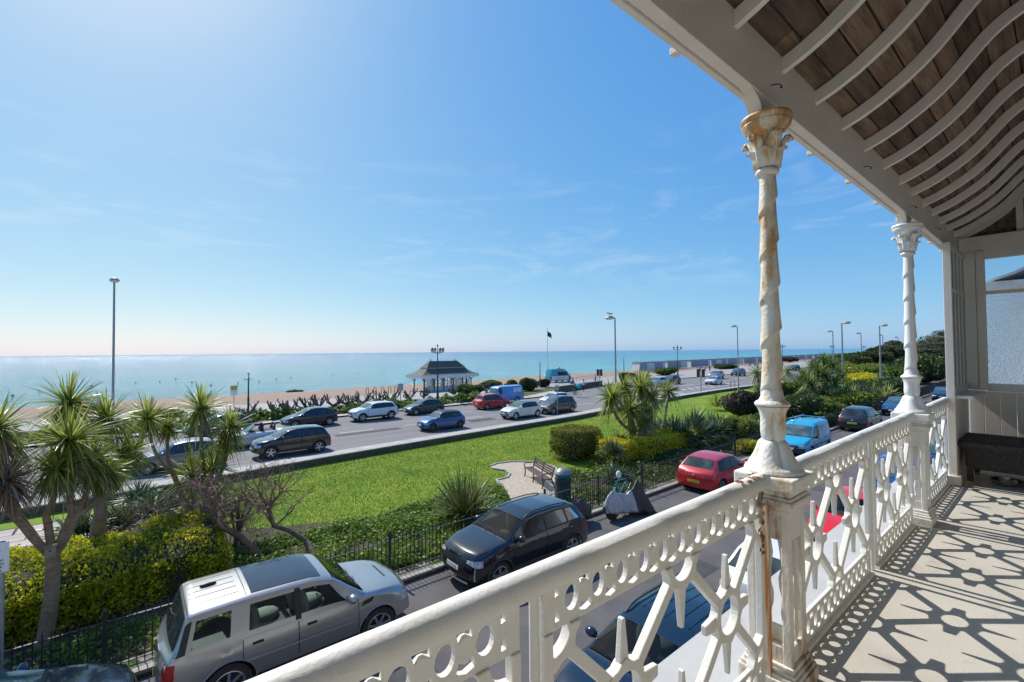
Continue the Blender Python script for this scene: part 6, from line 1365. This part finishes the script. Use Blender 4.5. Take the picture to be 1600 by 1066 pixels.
# --- beach huts
hutw = pm('hut_white', (.72, .72, .72), .6, col2=(.6, .6, .6), ns=1); hutr = pm('hut_roof', (.10, .10, .10), .8); hutd = pm('hut_door', (.30, .34, .41), .6)
hb = MB().box2((0, 0, 0), (5.7, 3.2, 2.25)).mesh('wall', hutw); hr = MB().bar((-.15, 1.6, 2.30), (5.85, 1.6, 2.34), 3.5, .12).mesh('roof', hutr)
hd = MB().box2((.08, -.03, .08), (2.8, .0, 2.1)).mesh('door', hutd)
for k in range(44):
    x = 110+k*8.3; y = 77.3+(x-111)*.092+(.9 if k % 2 else 0)+(.8 if k % 5 == 3 else 0)
    t = thing('beach_hut', 'white flat roofed beach hut with grey doors, %s' % ('nearest of the seafront row' if k == 0 else 'one of the long seafront row'), 'beach hut', (x, y, .14), -.2, 'beach huts along the promenade')
    link('wall', hb, t); link('roof', hr, t)
    if k < 26:
        link('door', hd, t)
        if k % 3: link('door', hd, t, (2.83, 0, 0)).scale = (.62 if k % 2 else 1, 1, 1)
    if k > 0: t['label'] = 'white flat roofed beach hut with grey doors in the long row along the promenade'
# --- traffic lights, signs, posts
def traffic(label, base, h, heads=2):
    t = thing('traffic_light', label, 'traffic light', base, pi, 'traffic lights at the junction'); MB().tube([(0, 0, 0), (0, 0, h)], .06, 8).build('post', galv, t)
    for k in range(heads):
        y = (-.36, .36)[k] if heads == 2 else 0; hd_ = MB().box2((-.10, y-.19, h-1.0), (.10, y+.19, h+.1)).build('signal_head', trimm, t, bevel=.02)
        for z, c in ((h-.1, (.25, .03, .02)), (h-.45, (.25, .15, .02)), (h-.8, (.03, .18, .08))): MB().lathe([(.1, .12), (.1, .16), (.02, .16)], 10, (0, 0, 0)).build('lens', pm('lens_%d' % int(c[0]*100+c[1]*1000), c, .3), hd_, loc=(0, y, z))
g = at(937, 604); traffic('black traffic light pair across the road near the promenade railing', g, top_h(g, 578)); g = at(1095.5, 615); traffic('black traffic light on a grey pole by the lawn wall', g, top_h(g, 578))
def signpost(label, base, h, plates, cat='sign', name='sign_post', pmat=None):
    t = thing(name, label, cat, base, atan2(-base[1], -base[0])-pi/2*0); MB().tube([(0, 0, 0), (0, 0, h)], .04, 8).build('post', pmat or galv, t)
    for (z, w_, hh, m) in plates: MB().box2((.045, -w_/2, z-hh/2), (.06, w_/2, z+hh/2)).build('plate', m, t)
    return t
grey_pl = pm('sign_back', (.38, .40, .41), .5); orange_pl = pm('sign_orange', (.7, .35, .05), .5); white_pl = pm('sign_white', (.78, .78, .76), .5)
g = at(871, 648); signpost('thin grey post with a small plate beside the cream car', g, top_h(g, 601), [(top_h(g, 606), .35, .45, grey_pl)])
g = at(626, 638); signpost('grey sign on a thin post behind the pollarded shrubs', g, top_h(g, 600), [(top_h(g, 605), .55, .75, grey_pl)])
g = at(365.5, 640); signpost('beach notice with an orange top on a thin post at the shingle edge', g, top_h(g, 603), [(top_h(g, 606.5), .65, .5, orange_pl), (top_h(g, 612.5), .65, .7, white_pl)])
g = at(1317, 642); signpost('pale grey post standing among the shrubs above the black people carrier', g, top_h(g, 604), [(top_h(g, 610), .3, .5, grey_pl)], pmat=pm('pale_post', (.55, .57, .58), .5), cat='post', name='marker_post')
t = thing('cycle_stand', 'small black hoop stand on the roadside pavement left of the rusty column', 'cycle stand', at(1145, 606)); MB().tube([(-.7, 0, .1), (-.7, 0, .9), (.7, 0, .9), (.7, 0, .1)], .05, 6).build('hoop', iron, t)
hp_ = MB(); hp_.tube([(0, 0, 0), (0, 0, .7), (0, .2, .9), (0, .55, .9), (0, .75, .7), (0, .75, 0)], .04, 6); hpm = hp_.mesh('hoop', pm('rusty_hoop', (.18, .09, .05), .7), 1)
for i, px in enumerate((576, 588, 600, 611, 621)):
    o = link('cycle_hoop', hpm, None, at(px, 618.5-i*.8)); o.scale = (1.2, 1.2, 1.2); tag(o, '%s rust brown cycle hoop from the left at the top of the beach' % names_[i], 'cycle stand', 'rust brown cycle hoops')
# permit sign at the lower left
p = ay(5, 871, 11.3); g = np.array([p[0]-.02, 11.3, 0]); t = thing('permit_sign', 'white parking permit notice on a grey pole cut by the left picture edge', 'sign', g, 0)
MB().tube([(0.0, .05, 0), (0.0, .05, p[2]+.25)], .038, 10).build('post', galv, t, smooth=.8)
PW, PH = .40, .50; yaw_ = .55
pl = MB().box2((-PW/2, -.006, -PH/2), (PW/2, .006, PH/2)).build('plate', white_pl, t, loc=(-.11, 0, p[2]), bevel=.01); pl.rotation_euler = (0, 0, -yaw_*.0)
for k, tx in enumerate(('Permit', 'holders', 'only', '', 'Mon - Sat', '9am - 6pm', 'and Bank', 'Holidays')):
    if tx: text_mesh('lettering', tx, .068, platet, pl, (0, -.0085, .19-k*.057), (pi/2, 0, 0), ext=.001)
# --- park bench
pb0, pb1 = at(833, 744), at(862, 764); ax = Vector(pb1-pb0); rz = atan2(ax.y, ax.x); t = thing('park_bench', 'dark slatted park bench with cast iron ends on the gravel path', 'bench', (pb0+pb1)/2, rz)
slat = pm('bench_slat', (.075, .05, .04), .7, col2=(.13, .09, .07), ns=8, stretch=(1, 8, 8)); BL = ax.length*.5+.05
sgn = 1 if Vector((-sin(rz), cos(rz))).dot(Vector((-.6, .8))) > 0 else -1    # faces the lawn
for k in range(4): MB().box2((-BL, sgn*(.02+.105*k), .43), (BL, sgn*(.02+.105*k+.085), .46)).build('slat', slat, t, bevel=.006)
for k in range(4): MB().box2((-BL, -sgn*(.03+.03*k), .52+.095*k), (BL, -sgn*(.06+.03*k), .60+.095*k)).build('slat', slat, t, bevel=.006)
for x in (-BL+.06, 0, BL-.06):
    b = MB(); b.tube([(x, -sgn*.17, 0), (x, -sgn*.06, .25), (x, 0, .44), (x, -sgn*.06, .62), (x, -sgn*.16, .92)], .028, 6); b.tube([(x, sgn*.46, 0), (x, sgn*.40, .2), (x, sgn*.42, .44)], .028, 6); b.tube([(x, sgn*.42, .44), (x, 0, .42)], .028, 6)
    if x: b.tube([(x, sgn*.42, .44), (x, sgn*.45, .62), (x, sgn*.36, .68), (x, sgn*.1, .66), (x, -sgn*.06, .68)], .026, 6)
    b.build('iron_end', iron, t, smooth=1)
# --- litter bin
g = at(880, 783); t = thing('litter_bin', 'dark blue green slatted litter bin with a domed lid behind the railing', 'litter bin', g); binm = pm('bin_green', (.015, .045, .055), .45); 
MB().lathe([(.27, .02), (.27, .80)], 20).build('liner', trimm, t, smooth=.6)
sl = MB().box2((-.038, -.012, .04), (.038, .012, .86)).mesh('slat', binm)
for k in range(20): o = link('slat', sl, t, (.30*cos(2*pi*k/20), .30*sin(2*pi*k/20), 0)); o.rotation_euler = (0, 0, 2*pi*k/20+pi/2)
MB().lathe([(.33, .86), (.34, .9), (.33, .94), (.30, .95)], 20).build('rim', binm, t, smooth=.6)
MB().lathe([(.29, .95), (.30, 1.0), (.345, 1.06), (.345, 1.10), (.33, 1.12)], 20).build('collar', pm('bin_blue', (.02, .13, .20), .4), t, smooth=.6); MB().lathe([(.35, 1.11), (.30, 1.2), (.16, 1.31), (.03, 1.34)], 20, rf=lambda a, z: 1+.03*abs(cos(5*a))).build('lid', pm('bin_lid', (.22, .23, .23), .4, metal=.3), t, smooth=.8)
# --- covered motorbikes, bicycle at the railing
def covered(label, x0, y0, hs, m0, m1, split, rz=0., cat='motorbike'):
    t = thing('covered_motorbike', label, cat, (x0, y0, 0), rz); xs_ = [a for a, h, w, z in hs]; us = np.linspace(xs_[0], xs_[-1], 60)
    for part, m_, lo_, hi_ in (('cover_front', m0, xs_[0], split), ('cover_rear', m1, split, xs_[-1])):
        rows = []
        for u in us[(us >= lo_-.04) & (us <= hi_+.04)]:
            h_ = np.interp(u, xs_, [q[1] for q in hs]); w_ = np.interp(u, xs_, [q[2] for q in hs]); zb_ = np.interp(u, xs_, [q[3] for q in hs]); row = []
            for v in np.linspace(-1, 1, 25):
                a = abs(v); y = w_*(np.sign(v))*(a**.6)*(.35+.65*a); z = h_-(h_-zb_)*a**1.7; f_ = .035*sin(u*13+v*4)*a+.02*sin(u*31+v*9)*a; row.append((u+.02*sin(v*9), y+f_, z+.012*sin(u*17+v*7)))
            rows.append(row)
        o = MB().grid(rows).build(part, m_, t, smooth=2); o.modifiers.new('s', 'SOLIDIFY').thickness = .008
    for x in (xs_[0]+.38, xs_[-1]-.42): MB().lathe([(.16, -.05), (.26, -.06), (.30, -.03), (.30, .03), (.26, .06), (.16, .05)], 20, (x, 0, .30), axis='y').build('wheel', tyrem, t, smooth=.8)
    return t
silv = pm('silver_cover', (.27, .28, .30), .42, col2=(.38, .39, .41), ns=3, bump=.3, bs=14, metal=.25); blk = pm('black_cover', (.022, .022, .024), .5, col2=(.04, .04, .042), ns=5, bump=.3, bs=14)
covered('motorbike under a silver and black cover parked against the kerb', 13.75, 10.25, [(-1.15, .50, .16, .36), (-1.02, .86, .22, .32), (-.78, 1.04, .27, .28), (-.4, .88, .28, .26), (-.05, .80, .30, .22), (.22, .94, .36, .16), (.46, 1.20, .34, .10), (.56, 1.22, .36, .06), (.76, .92, .44, .05), (1.1, .24, .36, .03)], silv, blk, .16, rz=-.12)
covered('low motorbike under a plain black cover just behind the black crossover', 11.45, 10.85, [(-.95, .5, .14, .25), (-.75, .95, .24, .2), (-.3, .82, .28, .18), (.2, .78, .28, .18), (.6, .85, .24, .2), (.95, .45, .14, .25)], blk, blk, .1, rz=.05)
def bicycle(parent_or_none, label, base, rz, m, group=None):
    t = thing('bicycle', label, 'bicycle', base, rz, group)
    for x in (-.52, .52):
        w_ = MB().tube([(x+.34*cos(a), 0, .35+.34*sin(a)) for a in np.linspace(0, 2*pi, 25)], .017, 5, caps=False).build('wheel', tyrem, t, smooth=1)
        b = MB()
        for k in range(8): b.tube([(x, 0, .35), (x+.33*cos(k*pi/4), 0, .35+.33*sin(k*pi/4))], .003, 3)
        b.build('spokes', rimm, w_)
    f_ = MB(); P_ = {'bb': (-.05, 0, .30), 'st': (-.20, 0, .82), 'hd': (.36, 0, .80), 'ra': (-.52, 0, .35), 'fa': (.52, 0, .35), 'h2': (.39, 0, .68)}
    for a, c in (('bb', 'st'), ('st', 'hd'), ('bb', 'h2'), ('bb', 'ra'), ('st', 'ra'), ('hd', 'fa')): f_.tube([P_[a], P_[c]], .018, 6)
    f_.build('frame', m, t); MB().blob((-.24, 0, .93), (.14, .07, .04), 8, 5).build('saddle', trimm, t, smooth=2)
    MB().tube([(.36, 0, .80), (.33, 0, .98), (.33, -.26, 1.0)], .014, 5).build('handlebar', iron, t); MB().tube([(.33, 0, .98), (.33, .26, 1.0)], .014, 5).build('handlebar', iron, t)
    return t
g = at(990, 775); bicycle(None, 'turquoise bicycle chained to the railing behind the covered motorbike', (14.75, 11.36, .06), .03, pm('bike_turq', (.02, .35, .45), .4))
b = MB(); b.blob((0, 0, 0), (.12, .09, .16), 10, 8); o = b.build('saddle_bag', pm('bag_white', (.7, .7, .72), .6), None, smooth=2, loc=(14.6, 11.3, 1.12)); tag(o, 'white plastic bag over the turquoise bicycle saddle at the railing', 'bag')
# --- people
def person_mat(nm, legs, top, skin=(.5, .32, .24)):
    m = pm(nm, top, .8)
    if len(m.node_tree.nodes) > 6: return m
    t = m.node_tree; b = t.nodes['Principled BSDF']; tcn = _n(t, 'ShaderNodeTexCoord'); s = _n(t, 'ShaderNodeSeparateXYZ'); mr = _n(t, 'ShaderNodeMapRange'); mr.inputs['From Max'].default_value = 2; rp = _n(t, 'ShaderNodeValToRGB'); rp.color_ramp.interpolation = 'CONSTANT'
    t.links.new(tcn.outputs['Object'], s.inputs[0]); t.links.new(s.outputs['Z'], mr.inputs['Value']); t.links.new(mr.outputs[0], rp.inputs[0]); t.links.new(rp.outputs[0], b.inputs['Base Color'])
    el = rp.color_ramp.elements; el[0].position = 0; el[0].color = (.03, .03, .03, 1); el[1].position = .04; el[1].color = (*legs, 1); e = el.new(.47); e.color = (*top, 1); e = el.new(.735); e.color = (*skin, 1); return m
def person(label, base, rz, legs, top, pose='walk', group='people on the seafront', hair=(.05, .03, .02), scale=1.):
    t = thing('person', label, 'person', base, rz, group); t.scale = (scale,)*3
    K = {'pel': (0, 0, .92), 'ch': (.01, 0, 1.30), 'nk': (.01, 0, 1.50), 'hd': (.03, 0, 1.66), 'htop': (.02, 0, 1.74)}; sw = .22 if pose == 'walk' else .03
    if pose == 'ride': K = {'pel': (-.22, 0, .98), 'ch': (.0, 0, 1.33), 'nk': (.08, 0, 1.50), 'hd': (.13, 0, 1.64), 'htop': (.13, 0, 1.72)}
    if pose == 'sit': K = {'pel': (0, 0, .50), 'ch': (.02, 0, .90), 'nk': (.02, 0, 1.08), 'hd': (.05, 0, 1.24), 'htop': (.05, 0, 1.32)}
    V = [K['pel'], K['ch'], K['nk'], K['hd'], K['htop']]; R_ = [.15, .17, .06, .10, .075]; E = [(0, 1), (1, 2), (2, 3), (3, 4)]
    for s in (-1, 1):
        f = s*sw
        if pose == 'ride': L_ = [(-.1, s*.1, .92), (.16, s*.1, .72+s*.08), (-.03, s*.1, .42+s*.12), (.06, s*.1, .36+s*.12)]; A_ = [(.04, s*.2, 1.40), (.2, s*.24, 1.15), (.33, s*.22, 1.03)]
        elif pose == 'sit': L_ = [(.08, s*.1, .50), (.45, s*.1, .50), (.45, s*.1, .10), (.56, s*.1, .05)]; A_ = [(0, s*.2, 1.0), (.1, s*.24, .75), (.3, s*.16, .62)]
        else: L_ = [(.02, s*.09, .86), (f*.5+.03, s*.1, .48), (f-.02, s*.1, .09), (f+.11, s*.1, .05)]; A_ = [(0, s*.2, 1.42), (-f*.6, s*.25, 1.13), (-f*.9+.08, s*.24, .88)]
        i = len(V); V += L_; R_ += [.095, .065, .045, .04]; E += [(0, i), (i, i+1), (i+1, i+2), (i+2, i+3)]; i = len(V); V += A_; R_ += [.06, .048, .036]; E += [(1, i), (i, i+1), (i+1, i+2)]
        i = len(V); V += [tuple(np.array(A_[-1])+np.array([.05, 0, -.08]))]; R_ += [.03]; E += [(i-1, i)]
    me = bpy.data.meshes.new('body'); me.from_pydata(V, E, []); o = link('body', me, t); sk = o.modifiers.new('skin', 'SKIN'); sk.use_smooth_shade = True
    for i, r in enumerate(R_): me.skin_vertices[0].data[i].radius = (r*(1.0 if i != 1 else .75), r*(1.0 if i != 1 else 1.15))
    me.skin_vertices[0].data[0].use_root = True; ss = o.modifiers.new('sub', 'SUBSURF'); ss.levels = 1; ss.render_levels = 1
    me.materials.append(person_mat('clothes_%d' % (abs(hash((legs, top, pose))) % 99999), legs, top)); hd_ = K['hd']
    MB().blob((hd_[0]-.025, 0, hd_[2]+.05), (.10, .085, .10), 10, 7).build('hair', pm('hair_%d' % int(hair[0]*1000), hair, .8), t, smooth=2); return t
DK = (.03, .035, .05)
person('person in dark clothes standing on the promenade right of the ice cream van', at(890, 599), 2.5, DK, (.03, .03, .04), 'stand', scale=1.0)
g = at(895.5, 603); person('person in blue sitting by the promenade railing', g, 2.8, DK, (.05, .08, .25), 'sit'); o = MB(); o.box2((-.25, -.3, .38), (.2, .3, .44)); o.box2((-.2, -.26, 0), (-.12, .26, .40)); o.box2((.08, -.26, 0), (.16, .26, .40)); so_ = o.build('seat_block', iron, None, loc=g, rz=2.8); tag(so_, 'low black bench under the person in blue by the promenade railing', 'bench')
person('person in a white shirt walking beside the road past the cyclist', at(911.5, 612), .3, DK, (.7, .7, .72), 'walk')
g = at(899, 621); bk = bicycle(None, 'black bicycle ridden by the delivery rider on the main road', g, 2.9, iron); rd = person('delivery rider in dark clothes cycling along the main road', g, 2.9, DK, (.02, .05, .06), 'ride', scale=1.02)
bb = MB().box2((-.24, -.24, -.24), (.24, .24, .24)).build('delivery_bag', pm('bag_teal', (.01, .38, .42), .6), None, loc=(g[0]-.50*cos(2.9), g[1]-.50*sin(2.9), 1.38), rz=2.9, bevel=.03); tag(bb, 'square turquoise delivery bag on the back of the cyclist', 'bag')
person('person in blue standing inside the seafront shelter at its right end', (ay(729, 600, 60.2)[0], 60.2, .19), 2.0, DK, (.03, .06, .25), 'stand')
for i, (px, py, rz_, tp, lb) in enumerate(((930, 601, 0, (.5, .3, .35), 'person in pink by the traffic light pair'), (1109, 581, .2, (.05, .05, .06), 'person in black walking before the beach huts'), (1102, 581, 3, (.3, .32, .4), 'person in grey walking before the beach huts'), (1094, 581, 0, (.2, .3, .5), 'person in pale blue before the beach huts'), (1128, 579, 0, (.04, .04, .05), 'person in dark clothes further along the huts'), (1171, 574, 0, (.4, .1, .1), 'person in red walking left of the rusty column'), (1180, 574, 3, (.05, .06, .1), 'person in navy walking left of the rusty column'), (1246, 566, 0, (.05, .05, .06), 'person in black far along the promenade'), (1258, 565.5, 2, (.45, .2, .2), 'person in faded red far along the promenade'), (1270, 565, 1, (.1, .12, .2), 'person in slate blue far along the promenade'), (1026, 583, 1, (.05, .06, .12), 'person in dark blue by the first beach hut'))):
    person(lb, at(px, py), rz_, DK, tp, 'walk')
g = cv.location; dr_ = person('driver in a dark jacket sitting in the open silver convertible', (g[0]+.32, g[1]-.36, .33), LFT, DK, (.05, .03, .03), 'sit', group=None, hair=(.25, .2, .18), scale=.86)
# --- promenade railing, ramp wall, groyne stones, buoys, gulls
t = thing('promenade_railing', 'thin grey railing along the ramp by the promenade people', 'railing', at(868, 600)); p0 = Vector([float(a) for a in at(868, 604)]); p1 = Vector([float(a) for a in at(938, 594)]); o0 = t.location.copy()
for k in range(15): q = p0.lerp(p1, k/14)-o0; MB().tube([q, q+Vector((0, 0, 1.15))], .035, 6).build('post', galv, t)
for z in (.6, 1.12): MB().tube([p0-o0+Vector((0, 0, z)), p1-o0+Vector((0, 0, z))], .025, 6).build('rail', galv, t)
p0, p1 = at(868, 614), at(940, 603); t = thing('ramp_wall', 'low brown wall below the promenade railing by the cyclist', 'wall', p0); MB().bar((0, 0, .4), Vector(p1-p0)+Vector((0, 0, .4)), .3, .9).build('wall', brickm, t); MB().bar((0, 0, .88), Vector(p1-p0)+Vector((0, 0, .88)), .4, .08).build('coping', kerbm, t)
for i, (px, py, s_) in enumerate(((452, 613, .4), (461, 612.5, .55), (470, 612.3, .4), (548, 613.5, .4))):
    g = at(px, py, -.8); b = MB(); b.blob((0, 0, .25*s_), (1.3*s_, .9*s_, .45*s_), 9, 6); b.v = [(a+random.uniform(-.15, .15), c+random.uniform(-.15, .15), d+random.uniform(-.1, .1)) for a, c, d in b.v]
    o = b.build('rock', pm('weedy_rock', (.03, .035, .02), .9, col2=(.08, .075, .05), ns=3), None, loc=g); tag(o, '%s dark weedy rock from the left at the top of the shingle' % names_[i], 'rock', 'dark rocks on the beach')
bym = MB().blob((0, 0, 0), (.24, .24, .2), 8, 6).mesh('buoy', pm('buoy_dark', (.05, .05, .06), .6), 2)
for i, (px, py) in enumerate(((20, 618), (62, 611), (105, 604.5), (143, 602), (176, 600), (212, 598), (250, 596), (275, 592), (300, 597), (330, 602), (372, 598), (405, 596), (432, 592), (455, 590), (520, 586), (560, 583), (600, 581))):
    o = link('buoy', bym, None, at(px, py, -2.4)); tag(o, 'small dark swim buoy floating in the line off the beach', 'buoy', 'line of swim buoys')
def gull(label, loc, rz, fly=False):
    t = thing('seagull', label, 'gull', loc, rz); gw = pm('gull_white', (.78, .78, .76), .7); gg = pm('gull_grey', (.35, .37, .4), .7)
    b = MB(); b.tube([(-.30, 0, .16), (-.18, 0, .18), (-.02, 0, .19), (.10, 0, .22), (.17, 0, .29), (.23, 0, .30)], [.02, .06, .085, .075, .05, .03], 10); b.build('body', gw, t, smooth=2)
    MB().tube([(.24, 0, .30), (.31, 0, .285)], [.014, .006], 6).build('beak', pm('beak', (.7, .45, .05), .5), t)
    for s in (-1, 1):
        if fly: MB().grid([[(.08, s*.05, .22), (-.08, s*.05, .21)], [(.12, s*.35, .34), (-.06, s*.35, .33)], [(.0, s*.68, .30), (-.06, s*.66, .30)]]).build('wing', gg, t, smooth=2)
        else:
            MB().tube([(.06, s*.06, .23), (-.12, s*.075, .21), (-.34, s*.03, .17)], [.03, .05, .01], 8).build('wing', gg, t, smooth=2); MB().tube([(0, s*.035, .12), (0, s*.035, 0)], .008, 5).build('leg', pm('beak', (.7, .45, .05), .5), t)
    return t
ga = atan2(1, -.3); gull('white gull perched on the head of the mid street lamp', (gm[0]+.5*cos(ga), gm[1]+.5*sin(ga), hm_+.21), 2.6)
